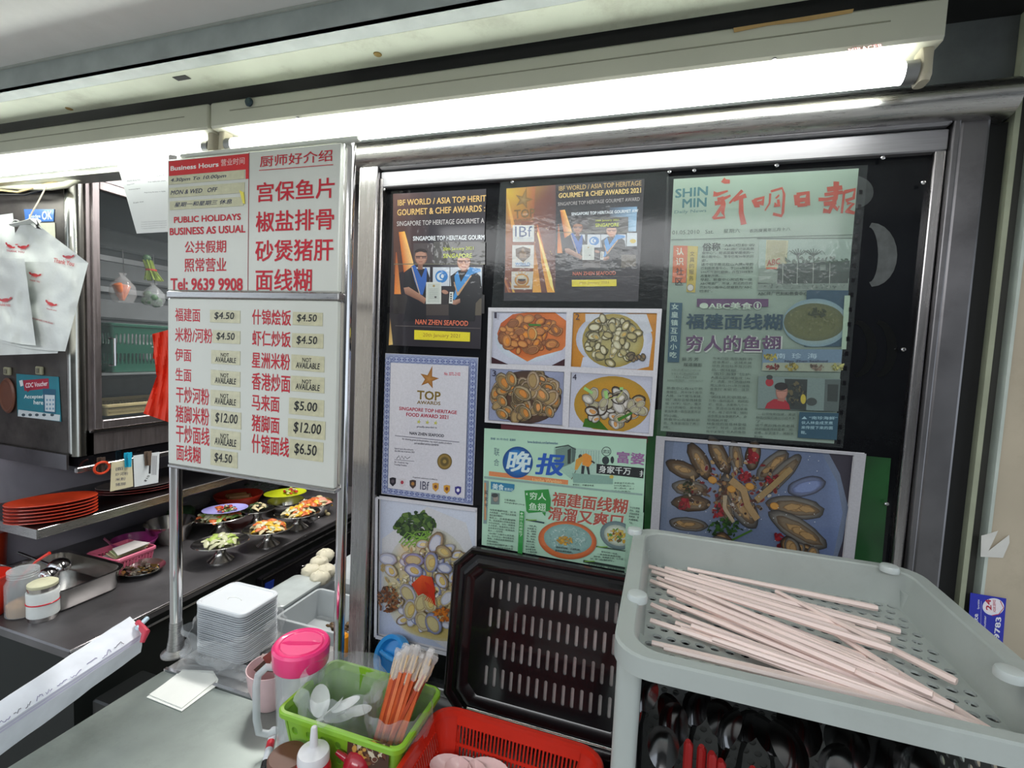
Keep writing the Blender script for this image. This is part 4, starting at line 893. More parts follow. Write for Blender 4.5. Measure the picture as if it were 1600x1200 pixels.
k.poly([(850, 250), (880, 240), (920, 262), (930, 310), (900, 350), (850, 330)], (216, 140, 50)); k.ell((835, 270), 16, 22, (70, 60, 50)); k.poly([(800, 290), (850, 262), (860, 290), (810, 370), (790, 370)], (206, 150, 60)); k.line([(800, 375), (765, 445)], 5, (90, 60, 40)); k.poly([(845, 335), (870, 340), (862, 400), (852, 440), (838, 436)], (40, 44, 50)); k.poly([(880, 345), (902, 345), (912, 420), (898, 424)], (40, 44, 50)); k.line([(920, 300), (945, 315), (940, 320)], 12, (40, 44, 50))
k.poly([(770, 395), (1090, 420), (1088, 482), (780, 470)], (130, 166, 152)); k.ell((1078, 424), 16, 14, (200, 176, 80))
k.ell((346, 310), 118, 122, (24, 104, 176), (14, 66, 130), n=36, mid=.6); k.ell((326, 262), 60, 50, (40, 124, 190), (24, 104, 176), n=20)
k.text('晚', (250, 380), (436, 396), (206, 226, 226), .025, slant=1.2, up=(262, 216))
k.text('报', (476, 404), (696, 420), (28, 84, 176), .03, slant=1.2, up=(484, 236))
k.text('Lianhe Wanbao', (460, 458), (690, 476), (240, 190, 130), .02, up=(461, 432))
k.text('第8版  2011年1月6日  星期四', (134, 134), (328, 146), (60, 90, 130), .006, up=(135, 116)); k.text('fwww.facebook.com/lianhewanbao', (422, 160), (660, 172), (60, 90, 130), .01, up=(423, 140))
k.ell((1038, 226), 37, 37, DK2); k.ell((1038, 226), 32, 32, (176, 208, 188)); k.text('武汉', (1012, 240), (1066, 243), DK2, .02, up=(1013, 212)); k.ell((1032, 296), 28, 32, (40, 52, 56)); k.ell((1084, 292), 14, 28, (40, 52, 56))
k.text('富婆', (1116, 314), (1334, 334), (150, 100, 150), .035, up=(1120, 222)); k.poly([(962, 322), (1332, 356), (1326, 436), (960, 396)], (24, 28, 32)); k.text('身家千万', (978, 390), (1228, 410), (220, 226, 222), .012, up=(980, 334)); k.text('扌', (1296, 420), (1326, 424), (220, 226, 222), .01, up=(1298, 372))
for i in range(4):
    k.text(['身家逾千万的1热', '200万新元），', '但一周8月，近个', '“富婆”背弃女流落外'][i], (1098-i*1-(i == 3)*100, 478+i*20), (1256-(i == 3)*30, 484+i*21), DK2, 0, res=1, up=(1099-(i == 3)*100, 464+i*20))
k.text('李性红，冷霸业年炙', (774, 492), (942, 500), DK2, .012, res=1, up=(775, 478)); k.text('海国布儿', (1296, 500), (1312, 560), DK2, 0, res=1, up=(1312, 470)) if False else None
k.poly([(84, 418), (1320, 556), (1318, 570), (84, 436)], (140, 166, 158))
k.poly([(136, 460), (322, 482), (320, 520), (296, 540), (136, 520)], (42, 122, 160)); k.text('美食', (148, 520), (238, 530), (206, 226, 224), .03, up=(150, 474)); k.text('家周记', (242, 530), (308, 536), (206, 226, 224), .01, up=(243, 508))
k.poly([(84, 450), (120, 456), (104, 790), (78, 788)], (126, 150, 150)); k.rect((86, 470), (100, 760), (196, 140, 90))
for i, t in enumerate('买文千'): k.text(t, (86, 560+i*50), (112, 562+i*50), (30, 40, 44), .02, up=(87, 530+i*50))
k.poly([(140, 546), (206, 552), (202, 640), (136, 636)], (110, 132, 130)); k.ell((174, 590), 22, 32, (150, 140, 130), (96, 96, 92), 0, 14); k.ell((168, 568), 26, 16, (60, 66, 66))
k.poly([(400, 530), (586, 520), (604, 600), (600, 690), (430, 706), (414, 690)], (44, 140, 60)); k.poly([(535, 700), (565, 698), (560, 730)], (44, 140, 60))
k.text('穷人', (440, 600), (568, 608), (206, 230, 206), .012, up=(442, 542)); k.text('鱼翅', (434, 684), (566, 692), (206, 230, 206), .012, up=(436, 624)); k.text('‘', (412, 566), (424, 566), (206, 230, 206), .03, up=(412, 548)); k.text('’', (584, 640), (598, 640), (44, 140, 60), .03, up=(584, 618))
for dx, c_, b_ in ((6, (206, 220, 206), .05), (0, (172, 80, 66), .04)):
    k.text('福建面线糊', (608+dx, 648+dx), (1196+dx, 716+dx), c_, b_, up=(622+dx, 538+dx)); k.text('滑溜又爽口', (578+dx, 756+dx), (1160+dx, 826+dx), c_, b_, up=(592+dx, 652+dx))
k.ell((1125, 880), 140, 108, (110, 130, 132), (90, 112, 116), .35, 26, mid=.85); k.ell((1125, 880), 108, 80, (196, 206, 190), (150, 164, 150), .35, 22)
blobs(k, (1130, 885), 85, 56, 60, 16, [(200, 160, 50), (60, 130, 60), (216, 190, 90), (110, 70, 50)], 51)
k.poly([(1192, 700), (1330, 700), (1300, 1190), (1180, 1170)], (166, 202, 178))
k.ell((735, 916), 228, 148, (206, 110, 60), (176, 84, 44), .12, 40, mid=.86); k.ell((738, 908), 188, 116, (140, 176, 170), (120, 156, 150), .12, 34, jit=.01)
blobs(k, (738, 900), 150, 84, 150, 14, [(160, 192, 186), (120, 158, 152), (182, 206, 200), (140, 174, 168)], 52, .35); blobs(k, (715, 915), 56, 30, 50, 12, [(190, 140, 40), (160, 120, 50), (206, 160, 60)], 53)
k.text('福建面线糊，汤稠粘稠，', (646, 974), (838, 998), DK2, .01, res=1, up=(647, 958)); k.text('配合润滑很美妙。', (642, 1000), (776, 1016), DK2, .01, res=1, up=(643, 984))
k.poly([(366, 684), (402, 690), (386, 1020), (350, 1012)], (50, 150, 70))
for i, t in enumerate('◆我什么时候吃？'): k.text(t, (368-i*1, 714+i*24), (394-i*1, 716+i*24), (190, 220, 190), .02, up=(369-i, 694+i*24))
k.text('text 黄淑凤', (246, 604), (330, 616), DK2, .012, res=1, up=(247, 590)) if False else k.text('文/图 黄淑凤', (246, 604), (330, 614), DK2, .012, res=1, up=(247, 590)); k.text('zhuangby@sph.com.sg', (246, 624), (402, 644), DK2, .012, res=1, up=(247, 610))
k.poly([(416, 746), (560, 772), (556, 784), (414, 758)], (40, 60, 70)); k.poly([(962, 954), (1188, 992), (1186, 1000), (960, 966)], (50, 70, 60)); k.poly([(862, 1064), (1186, 1122), (1184, 1140), (860, 1084)], (40, 56, 50))
colC = ['   相信老饕都知道，说“穷', '人的鱼翅”，也不会比这道福', '建名面线糊吧？', '   事实上，这道菜看似随', '意，原其是我小时候去逛夜', '市时必吃的。当年一碗面线', '人手的手，每逢迄别上街市', '原不赏不可买好一碗美味的', '面汁——好吃呀。', '   “ABC砖厂小贩中心其实是', '生，位于红山一带也算有名', '食档。为称这这家摊经回来', '的面线糊坛。', '   当我对面线糊不太一般', '会的面食，汤的的身粘稠滑']
for i, t in enumerate(colC):
    y = 682+i*20.2; xl = 134-i*1.8; k.text(t, (xl, y), (xl+205 if len(t) > 9 else xl+len(t)*15, y+24 if len(t) > 9 else y+12), DK2, .006, res=1, up=(xl, y-15))
for i, t in enumerate(['   “穷人', '的鱼翅”主', '料，网络查', '来，海鲜', '等。两样也', '吃。肉丝、', '猪肉末、', '九十小时。', '配上胡麻', '以后香油食', '了大葱的糊', '烤炸葱。']):
    y = 806+i*20; xl = 430-i*2; k.text(t, (xl, y), (xl+70+max(0, i-8)*10, y+8), DK2, .01, res=1, up=(xl, y-15))
for i, t in enumerate(['平日吃惯精', '贵料，请尝', '试这些简单', '的美食，营', '人喝啤喝。', '下肚。']): k.text(t, (1222-i*2, 664+i*23), (1298-i*2-(i == 5)*40, 674+i*23), DK2, .01, res=1, up=(1223-i*2, 648+i*23))
for i, t in enumerate(['爱玛尤的一枝蒜，', '一家自制老面香的醋', '油炒里，鲜嫩脆又弹，让人嚼', '又不油腻的。']): k.text(t, (1000-i*30, 1006+i*18), (1130+i*20-(i == 3)*90, 1026+i*20-(i == 3)*8), DK2, .01, res=1, up=(1001-i*30, 992+i*18))
k.text('鲜大虾增添香气，有特殊提供鲜味', (900, 1106), (1180, 1156), DK2, .01, res=1, up=(901, 1090))
for x, y in ((420, 752), (970, 960), (870, 1072)): k.rect((x, y-2), (x+80, y+6), (120, 170, 70))
k.done('printed_page', G_, NI)
# ======================= helpers for soft and clear things
BAGM = M('thin_clear_bag', (226, 230, 232), .2, 0, 0, 10, alpha=.24, coat=.6, bump=.6, bscale=60)
BAGW = M('white_carrier_bag', (226, 230, 226), .35, 0, .04, 10, .4, coat=.2, bscale=60)
CLR = M('clear_rigid_plastic', (214, 220, 222), .12, 0, 0, 10, alpha=.36, coat=.6)
FROST = M('frosted_plastic', (214, 220, 222), .35, 0, .03, 10, alpha=.62, coat=.3)
def nz3(x, y, z): return noise.noise(Vector((x, y, z)))
def crumple(name, mat, parent, prof, c, n=40, amp=.12, freq=3, sq=0, seed=0, rot=0, open_top=True, fold=9):
    b = B(); rings = []
    for r, z in prof:
        ring = []
        for i in range(n):
            a = 2*pi*i/n
            k = 1+amp*nz3(math.cos(a)*freq+seed, math.sin(a)*freq, z*60)+amp*.5*math.sin(a*fold+z*90+seed)
            rr = r*k
            if sq: rr *= (1-sq)+sq/max(abs(math.cos(a+rot)), abs(math.sin(a+rot)))
            ring.append((c[0]+rr*math.cos(a), c[1]+rr*math.sin(a), z+amp*.06*nz3(math.cos(a)*freq, math.sin(a)*freq, seed+z*30)))
        rings.append(ring)
    b.loft(rings, True, not open_top)
    return obj(name, b, mat, parent, True)

# ======================= black pierced grill tray leaning on the window
GT = thing('grill_tray', 'black enamelled grill tray with slotted rows leaning against the window', 'tray', (-.17, -.055, ZC+.019))
gx0, gx1, gz0, gz1 = -.366, .015, ZC+.019, PY(738, 851, -.03).z
GH = (gz1-gz0)
def gmap(x, z, w):
    t = (z-gz0)/GH
    return (x, -.064+.030*t-w, z)
def oct_(i, w):
    c = .036-i*.35; x0, x1, z0, z1 = gx0+i, gx1-i, gz0+i, gz1-i; c = max(c, .016)
    pts = []
    for (px_, pz_, dx, dz) in ((x0, z0, 1, 1), (x1, z0, -1, 1), (x1, z1, -1, -1), (x0, z1, 1, -1)):
        A_1, A_2 = (px_, pz_+dz*c), (px_+dx*c, pz_)
        seg = [A_1, (px_+dx*c*.22, pz_+dz*c*.78*1.02), (px_+dx*c*.78, pz_+dz*c*.22), A_2]
        if dx*dz < 0: seg = seg[::-1]
        pts += seg
    return [gmap(x, z, w) for x, z in pts]
ENAM = M('black_enamel', (18, 16, 19), .24, 0, .2, 12, .06, coat=.5, stain=(44, 38, 40), stainamt=.3)
b = B().loft([oct_(0, .0), oct_(0, .008), oct_(.003, .011), oct_(.007, .010), oct_(.014, .004), oct_(.020, .004), oct_(.026, .010), oct_(.032, .009), oct_(.044, .0)], False, False)
obj('rim', b, ENAM, GT, 30)
cx0 = PY(757, 1000, -.05).x; cz1 = PY(766, 888, -.045).z; cz0 = PY(766, 1078, -.055).z
xs0, xs1, zs0, zs1 = gx0+.044, gx1-.044, gz0+.044, gz1-.044
ncol = int((xs1-cx0)/.0165); xe = cx0+ncol*.0165
b = B()
f_ = lambda u, v, w: gmap(u, v, -.0015*w)
b.perf(f_, cx0, xe, ncol, max(cz0, zs0+.001), min(cz1, zs1-.001), 4, .0032, .0185)
za, zb = max(cz0, zs0+.001), min(cz1, zs1-.001)
for q in (((xs0, zs0), (cx0, zs1)), ((xe, zs0), (xs1, zs1)), ((cx0, zs0), (xe, za)), ((cx0, zb), (xe, zs1))):
    (a0, c0), (a1, c1) = q
    b.add([gmap(a0, c0, 0), gmap(a1, c0, 0), gmap(a1, c1, 0), gmap(a0, c1, 0)], [(0, 1, 2, 3)])
obj('slotted_plate', b, ENAM, GT)
obj('backing', B().slab([Vector(gmap(x, z, -.006)) for x, z in ((cx0+.004, za), (xe, za), (xe, zb), (cx0+.004, zb))], (0, .001, 0)), M('slot_glimpse', (150, 140, 136), .5, 0, .5, 30, stain=(50, 36, 30), stainamt=.8), GT) if False else None
tag(obj('catch_tray', B().slab([Vector(gmap(x, z, -.004)) for x, z in ((cx0, gz0+.03), (xe, gz0+.03), (xe, gz1-.03), (cx0, gz1-.03))], (0, .0015, 0)), M('worn_alu', (190, 184, 182), .35, .5, .3, 16, stain=(60, 44, 36), stainamt=.8)), 'pale metal plate behind the black slotted grill tray', 'plate')
b = B().tube([gmap(gx0+.052, gz0+.026, .013), gmap(gx1-.05, gz0+.026, .013)], .0018, 8)
obj('wire_guard', b, CHROME, GT, True)

# ======================= grey two-tier rack with chopsticks
RG = M('grey_rack_plastic', (168, 174, 170), .42, 0, .05, 12, .08, coat=.2, stain=(136, 136, 128), stainamt=.3)
ZR = -.28; rx0, rx1, ry0, ry1 = -.031, .356, -.430, -.072
rc = ((rx0+rx1)/2, (ry0+ry1)/2); rhx, rhy = (rx1-rx0)/2, (ry1-ry0)/2
RK = thing('storage_rack', 'grey plastic two-tier rack, chopsticks on top and cutlery below', 'rack', (rc[0], rc[1], ZC))
b = B().rloft(rc, [(ZR-.056, rhx-.026, rhy-.040, .03, 0, .026), (ZR-.022, rhx-.006, rhy-.008, .034, 0, .003), (ZR-.021, rhx, rhy, .036), (ZR-.002, rhx, rhy, .036), (ZR, rhx-.002, rhy-.002, .036), (ZR, rhx-.018, rhy-.014, .03), (ZR-.002, rhx-.020, rhy-.016, .03), (ZR-.052, rhx-.028, rhy-.044, .02, 0, .024)], 6, False, False)
obj('tray_wall', b, RG, RK, 35)
fx0, fx1, fy0, fy1 = rx0+.027, rx1-.027, ry0+.066, ry1-.019
b = B().perf(lambda u, v, w: (u, v, ZR-.050-.003*w), fx0, fx1, 21, fy0, fy1, 15, .0054, .0052, 'hex', True)
obj('pierced_floor', b, RG, RK)
for (x, y) in ((992, 828), (996, 930), (1390, 886), (1578, 1050)):
    q = PZ(x, y, ZR+.004)
    obj('peg_cap', B().lathe((q.x, q.y, ZR), [(.0115, -.002), (.0118, .003), (.0105, .0062), (.007, .0072)], 22), M('pale_grey_cap', (190, 196, 194), .35, coat=.3), RK, 50)
for (x, y) in ((rx0+.016, ry0+.06), (rx0+.015, ry1-.02), (rx1-.015, ry0+.06), (rx1-.015, ry1-.02)):
    obj('leg', B().rloft((x, y), [(ZC, .012, .018, .008), (ZR-.024, .0130, .024, .009)], 4), RG, RK, 35)
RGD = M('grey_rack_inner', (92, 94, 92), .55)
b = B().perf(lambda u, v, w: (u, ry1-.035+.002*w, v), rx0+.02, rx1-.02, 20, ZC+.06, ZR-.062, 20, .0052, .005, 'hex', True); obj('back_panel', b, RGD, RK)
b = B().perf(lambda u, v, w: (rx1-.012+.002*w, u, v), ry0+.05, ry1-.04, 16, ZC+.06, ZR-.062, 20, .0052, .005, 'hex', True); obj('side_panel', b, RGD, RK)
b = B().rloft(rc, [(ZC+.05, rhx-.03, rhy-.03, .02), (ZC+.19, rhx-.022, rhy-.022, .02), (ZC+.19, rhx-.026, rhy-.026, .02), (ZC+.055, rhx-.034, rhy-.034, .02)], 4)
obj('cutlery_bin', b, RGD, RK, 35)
# chopsticks
PK = M('pink_melamine', (238, 214, 206), .3, 0, .03, 20, coat=.3)
segs = [(325,212,1045,370),(240,212,1185,485),(262,232,1165,515),(368,240,1132,455),(178,205,1070,475),(190,225,1040,485),(185,260,1008,566),(210,250,1000,560),(320,290,960,635),(400,330,1125,628),(660,300,1180,560),(850,440,1338,752),(862,444,1455,830),
        (220,335,1000,600),(188,350,900,660),(270,390,1160,745),(280,420,1095,728),(185,410,980,680),(190,495,1165,750),(235,515,1305,790),(300,440,1165,760),(285,325,1060,612),(255,340,1120,690),(300,330,1240,705),(430,330,1335,748),
        (300,395,1060,690),(340,430,1300,775),(420,480,1362,800),(215,270,1040,600),(360,300,1080,600),(250,300,960,610),(480,350,1230,690),(560,420,1362,795),(240,250,1100,520)]
R_ = random.Random(5)
for i, (a, c, d, e) in enumerate(segs):
    lay = ZR-.046+.0055*min(3, i*4//len(segs))+R_.uniform(0, .002)
    P0 = PZ(940+a/2.424, 800+c/2.424, lay); P1 = PZ(940+d/2.424, 800+e/2.424, lay)
    P0.x = max(P0.x, rx0+.026); D = (P1-P0); L_ = min(.262, max(D.length, .2)); D.normalize()
    P1 = P0+D*L_
    P1.x = min(P1.x, rx1-.034); P1.y = max(P1.y, ry0+.045); P0.y = min(P0.y, ry1-.03)
    P1.z = lay+R_.uniform(-.001, .003)
    b = B().tube([P0, P0+(P1-P0)*.5, P1-(P1-P0)*.02, P1], [.0028, .0038, .0044, .0036], 6)
    tag(obj('chopstick', b, PK, None, 30), {0: 'pale pink chopstick lying alone at the window side of the tray', 11: 'pale pink chopstick crossing towards the right wall of the tray', 20: 'pale pink chopstick nearest the front rim of the tray'}.get(i, 'pale pink chopstick among those lying in the grey tray'), 'chopstick', 'pink chopsticks in the tray')
# cutlery
CUT = M('cutlery_steel', (120, 119, 120), .16, 1, .1, 30)
def spoon(bowl, tilt, yaw, s=1, mat=CUT, lab=None, fork=False):
    # bowl centre; handle runs down into the bin
    t = thing('spoon', lab or 'steel spoon standing bowl-up in the lower tier', 'spoon', tuple(bowl), None if lab else 'spoons in the rack')
    rot = Matrix.Rotation(yaw, 3, 'Z') @ Matrix.Rotation(tilt, 3, 'X')
    def g(u, v):
        a = 2*pi*u; r = v; x = .0185*s*r*math.sin(a)*(1+.12*math.cos(a)); z = .030*s*r*math.cos(a); y = .010*s*(1-r*r)
        return Vector(bowl)+rot @ Vector((x, y, z))
    obj('bowl', B().grid(g, 20, 6), mat, t, True)
    pts = [Vector(bowl)+rot @ Vector(p) for p in ((0, .000, -.028*s), (0, .004, -.05), (0, .002, -.10), (0, 0, -.145))]
    obj('handle', B().tube(pts, [.004, .003, .0045, .006], 8, flat=.35), mat, t, True)
    return t
SP = [(1008, 1085, -.20, .1, .3, 1), (1048, 1118, -.26, .1, -.5, 1), (1052, 1135, -.31, -.15, .2, .9), (1088, 1105, -.20, .1, .3, 1.05), (1128, 1125, -.25, .15, -.3, 1.0), (1140, 1140, -.30, .1, .6, .9), (1168, 1135, -.18, .2, .2, 1.0),
      (1200, 1150, -.22, .35, -.6, 1.1), (1248, 1140, -.24, .25, -.5, 1.35), (1232, 1170, -.30, .3, -.7, 1.2), (1322, 1165, -.26, .2, -.4, 1.2), (1304, 1195, -.32, .1, .2, .9), (1270, 1110, -.16, .1, .1, 1), (1380, 1180, -.2, .2, -.4, 1.3), (1036, 1170, -.34, 0, 0, .9), (1430, 1196, -.25, .1, -.2, 1.1)]
ORDL = ['leftmost', 'second from left', 'third from left', 'fourth from left', 'fifth from left', 'sixth from left', 'seventh from left', 'eighth from left', 'eighth from right', 'seventh from right', 'sixth from right', 'fifth from right', 'fourth from right', 'third from right', 'second from right', 'rightmost']
SP.sort(key=lambda q: q[0])
for i_, (x, y, Y, ti, ya, s) in enumerate(SP):
    s_ = spoon(PY(x, y, Y), ti, ya, s); s_['label'] = 'steel spoon standing bowl-up under the grey tray, '+ORDL[i_]
REDH = M('red_handle_plastic', (150, 24, 24), .5)
for i, (x, y, Y) in enumerate(((1075, 1158, -.33), (1096, 1166, -.33), (1112, 1176, -.34), (1126, 1188, -.34), (1176, 1200, -.35))):
    q = PY(x, y, Y)
    tag(obj('red_chopstick', B().tube([(q.x, q.y, q.z), (q.x+.001, q.y+.001, q.z-.004), (q.x+.006, q.y+.01, ZC+.06)], [.003, .0052, .0042], 8), REDH, None, True), 'red utensil handle among the spoons, '+['leftmost', 'second from left', 'middle one', 'second from right', 'rightmost'][i], 'utensil', 'red handles in the rack')

# ======================= red basket
RB = M('red_basket_plastic', (206, 44, 26), .38, 0, .06, 14, coat=.3)
def basket(name, label, x0, x1, y0, y1, z0, z1, mat, r=.03, taper=.02, slots=None, group=None, rim=.008):
    t = thing(name, label, 'basket', ((x0+x1)/2, (y0+y1)/2, z0), group)
    c = ((x0+x1)/2, (y0+y1)/2); hx, hy = (x1-x0)/2, (y1-y0)/2
    obj('rim', B().rloft(c, [(z1-.010, hx, hy, r), (z1-.009, hx+rim, hy+rim, r+rim), (z1-.002, hx+rim, hy+rim, r+rim), (z1, hx+rim-.002, hy+rim-.002, r+rim), (z1, hx-.001, hy-.001, r), (z1-.010, hx-.002, hy-.002, r)], 6, False, False), mat, t, 35)
    obj('floor', B().rloft(c, [(z0, hx-taper, hy-taper, r*.8), (z0+.003, hx-taper, hy-taper, r*.8)], 6), mat, t, 35)
    # corner shells
    k = 6
    for (sx, sy, a0) in ((1,-1,-pi/2),(1,1,0),(-1,1,pi/2),(-1,-1,pi)):
        rings = []
        for z, e in ((z0, taper), (z1-.008, 0)):
            rr = r*(1-.2*(e > 0))
            ring = []
            for i in range(k+1):
                a = a0+pi/2*i/k
                ring.append((c[0]+sx*(hx-e-rr)+rr*math.cos(a), c[1]+sy*(hy-e-rr)+rr*math.sin(a), z))
            rings.append(ring)
        obj('corner', B().loft(rings, closed=False), mat, t, True)
    rows, slot, cell = slots
    for nm, ax, s in (('side_wall', 'y', 1), ('side_wall', 'y', -1), ('end_wall', 'x', 1), ('end_wall', 'x', -1)):
        L_ = (hx if ax == 'y' else hy)-r; n_ = max(1, int(2*L_/cell[0]))
        def fw(u, v, w, ax=ax, s=s):
            t_ = (v-z0)/(z1-z0); e = taper*(1-t_); kk = (L_+0)/(L_)
            uu = u*(1-.25*e/L_) if True else u
            o_ = .002*w
            return (c[0]+uu, c[1]+s*(hy-e-o_), v) if ax == 'y' else (c[0]+s*(hx-e-o_), c[1]+uu, v)
        bb = B()
        za = z0+.012; zb = z1-.018
        bb.perf(fw, -L_, L_, n_, za, zb, rows, slot[0], slot[1], slot[2])
        for (p, q) in ((z0, za), (zb, z1-.006)):
            bb.add([fw(-L_, p, 0), fw(L_, p, 0), fw(L_, q, 0), fw(-L_, q, 0)], [(0, 1, 2, 3)])
        obj(nm, bb, mat, t)
    return t
basket('slotted_basket', 'red plastic slotted basket at the bottom of the window', -.322, -.055, -.44, -.172, ZC, -.602, RB, .03, .03, (3, (.0016, .0125, 'rect'), (.0062, .03)))
for i, (x, y, a) in enumerate(((712, 1192, .2), (735, 1196, .0), (770, 1197, -.2))):
    q = PZ(x, y, -.655)
    b = B().grid(lambda u, v: (q.x+.034*v*math.sin(2*pi*u), q.y-.02+.024*v*math.cos(2*pi*u), q.z+.010*v*v), 20, 5)
    t = thing('ladle_spoon', ('left', 'middle', 'right')[i]+' pale pink plastic soup spoon in the red basket', 'spoon', (q.x, q.y, q.z), 'pink soup spoons in the red basket')
    PKS = M('pink_spoon_plastic', (228, 190, 188), .3, coat=.4)
    obj('bowl', b, PKS, t, True); obj('handle', B().tube([(q.x+.025, q.y-.02, q.z+.009), (q.x+.05, q.y-.03, q.z+.012), (q.x+.085, q.y-.04, q.z+.012)], [.006, .005, .006], 8, flat=.5), PKS, t, True)

# ======================= green basket with bags and wrapped chopsticks
GB_ = M('lime_green_plastic', (136, 186, 48), .35, 0, .05, 12, coat=.3, sub=.1)
GBx0, GBx1, GBy0, GBy1, GBz = -.543, -.330, -.297, -.166, -.58
g = basket('utensil_basket', 'lime green plastic basket holding plastic bags and wrapped chopsticks', GBx0, GBx1, GBy0, GBy1, ZC, GBz, GB_, .012, .018, (4, (.0055, .0068, 'slot'), (.024, .03)), rim=.006)
obj('wall_lining', B().rloft(((GBx0+GBx1)/2, (GBy0+GBy1)/2), [(ZC+.004, .086, .045, .01), (GBz-.012, .1035, .0625, .012)], 4, False, False), M('lime_green_wall', (120, 172, 50), .4, 0, .05, 12, alpha=.85), g, True)
q0_, q1_ = PY(548, 1142, GBy0-.002), PY(633, 1192, GBy0-.002)
kk_ = Ink(lambda x, y: PY(x, y, GBy0+.006), base=8e-3)
kk_.poly([(549, 1143), (614, 1156), (610, 1206), (546, 1190)], (74, 44, 30)); blobs(kk_, (580, 1170), 28, 16, 50, 6, [(120, 76, 40), (60, 34, 26), (196, 150, 70), (206, 196, 170), (96, 50, 34)], 61)
kk_.done('food_label', g, printmat('print'))
crumple('x', BAGM, None, [(.02, ZC+.03), (.05, ZC+.05), (.056, ZC+.09), (.058, -.598), (.066, -.580), (.070, -.562), (.062, -.548)], (-.475, -.232), 48, .14, 3, 0, 3).name = 'plastic_bag'
o = bpy.data.objects['plastic_bag']; tag(o, 'clear plastic bag with white spoons in the left of the green basket', 'plastic bag')
WSP = M('white_spoon_plastic', (232, 234, 232), .3, coat=.4)
for i, (x, y, dx, dy, dz) in enumerate(((500, 1095, -.01, .01, .05), (520, 1105, .03, .0, .035), (540, 1100, .04, .01, .02), (560, 1110, .035, -.005, .012), (530, 1118, .03, .02, .0))):
    q = PY(x, y, -.235)
    t = thing('plastic_spoon', 'white disposable spoon bundled in the clear bag', 'spoon', tuple(q), 'white spoons in the green basket')
    d = Vector((dx, dy, dz)).normalized(); sd = d.cross(Vector((0, 0, 1))).normalized(); up_ = sd.cross(d)
    obj('bowl', B().grid(lambda u, v: q+d*(.026*v*math.cos(2*pi*u))+sd*(.016*v*math.sin(2*pi*u))-up_*.006*(1-v*v), 18, 5), WSP, t, True)
    obj('handle', B().tube([q-d*.024, q-d*.05-Vector((0, 0, .01)), q-d*.06-Vector((0, 0, .05))], [.004, .0035, .004], 8, flat=.5), WSP, t, True)
# wrapped chopsticks
ORG = M('orange_wrapper', (206, 92, 48), .4, 0, .12, 60, coat=.3); WOOD = M('bamboo', (226, 196, 150), .5, 0, .1, 40); WRAP = M('shiny_clear_wrap', (232, 226, 222), .06, 0, 0, 10, alpha=.35, coat=1, bump=1, bscale=90)
R_ = random.Random(9)
for i in range(30):
    u = (i % 10)/9; v = (i//10)
    bx, by = 596+u*46, 1124-u*12-v*2; tx, ty = 624+u*50, 1040-R_.uniform(-8, 22)+(u-.5)*10
    tx += R_.uniform(-4, 4); Yb, Yt = -.252+v*.016+R_.uniform(-.003, .003), -.238+v*.018+R_.uniform(-.004, .004)
    P0, P1 = PY(bx, by, Yb), PY(tx, ty, Yt); D = (P1-P0); L_ = D.length; D.normalize(); sd = Vector((1, 0, 0)); up_ = D.cross(sd).normalized(); sd = up_.cross(D)
    P0 = P0-D*.05
    t = thing('wrapped_chopsticks', 'disposable chopsticks in orange paper and clear wrap', 'chopsticks', tuple(P0), 'wrapped chopsticks in the green basket')
    def bar(p, q_, a, b_): return B().loft([[p+sd*sx*a+up_*sy*b_ for sx, sy in ((-1, -1), (1, -1), (1, 1), (-1, 1))], [q_+sd*sx*a+up_*sy*b_ for sx, sy in ((-1, -1), (1, -1), (1, 1), (-1, 1))]])
    top = P0+D*(L_+.05)
    obj('paper_sleeve', bar(P0, top-D*.03, .0027, .0020), (ORG, M('orange_wrapper_dark', (176, 70, 40), .4, 0, .12, 60, coat=.3), M('orange_wrapper_pale', (222, 120, 76), .4, 0, .12, 60, coat=.3))[i*7 % 3], t)
    s_ = obj('stick_ends', bar(top-D*.03, top-D*.004, .0013, .0016).add([], []), WOOD, t)
    bb = bar(top-D*.03, top-D*.004, .0013, .0016); bb.v = [tuple(Vector(p)+sd*.0034) for p in bb.v]
    bb2 = bar(top-D*.03, top-D*.004, .0013, .0016); bb2.v = [tuple(Vector(p)-sd*.0026) for p in bb2.v]
    bb.add(bb2.v, bb2.f); s_.data = obj('tmp', bb, WOOD).data; s_.location = Vector((0, 0, 0)); tmp = bpy.data.objects['tmp']; s_.location = tmp.location-P0; bpy.data.objects.remove(tmp)
    rr = []
    for j, (h, w_) in enumerate(((-.032, .0042), (-.018, .0052), (-.004, .005), (.006, .0062), (.011, .0046))):
        rr.append([top+D*h+(sd*math.cos(2*pi*m/8)*w_*R_.uniform(.75, 1.25)+up_*math.sin(2*pi*m/8)*w_*.7*R_.uniform(.6, 1.3)) for m in range(8)])
    obj('clear_wrap', B().loft(rr), WRAP, t)
crumple('chopstick_bag', BAGM, None, [(.020, ZC+.03), (.040, ZC+.06), (.046, -.62), (.050, -.590), (.052, -.570), (.053, -.560)], (-.368, -.232), 48, .13, 3, 0, 8)
tag(bpy.data.objects['chopstick_bag'], 'clear plastic bag round the orange wrapped chopsticks, edge rolled down', 'plastic bag')
# white hook on the far rim
tag(obj('white_hook', B().tube([PY(x, y, -.165) for x, y in ((574, 1076), (580, 1075), (587, 1078), (592, 1085), (594, 1096))], .0032, 10), WSP, None, True), 'small white plastic hook over the far rim of the green basket', 'hook')
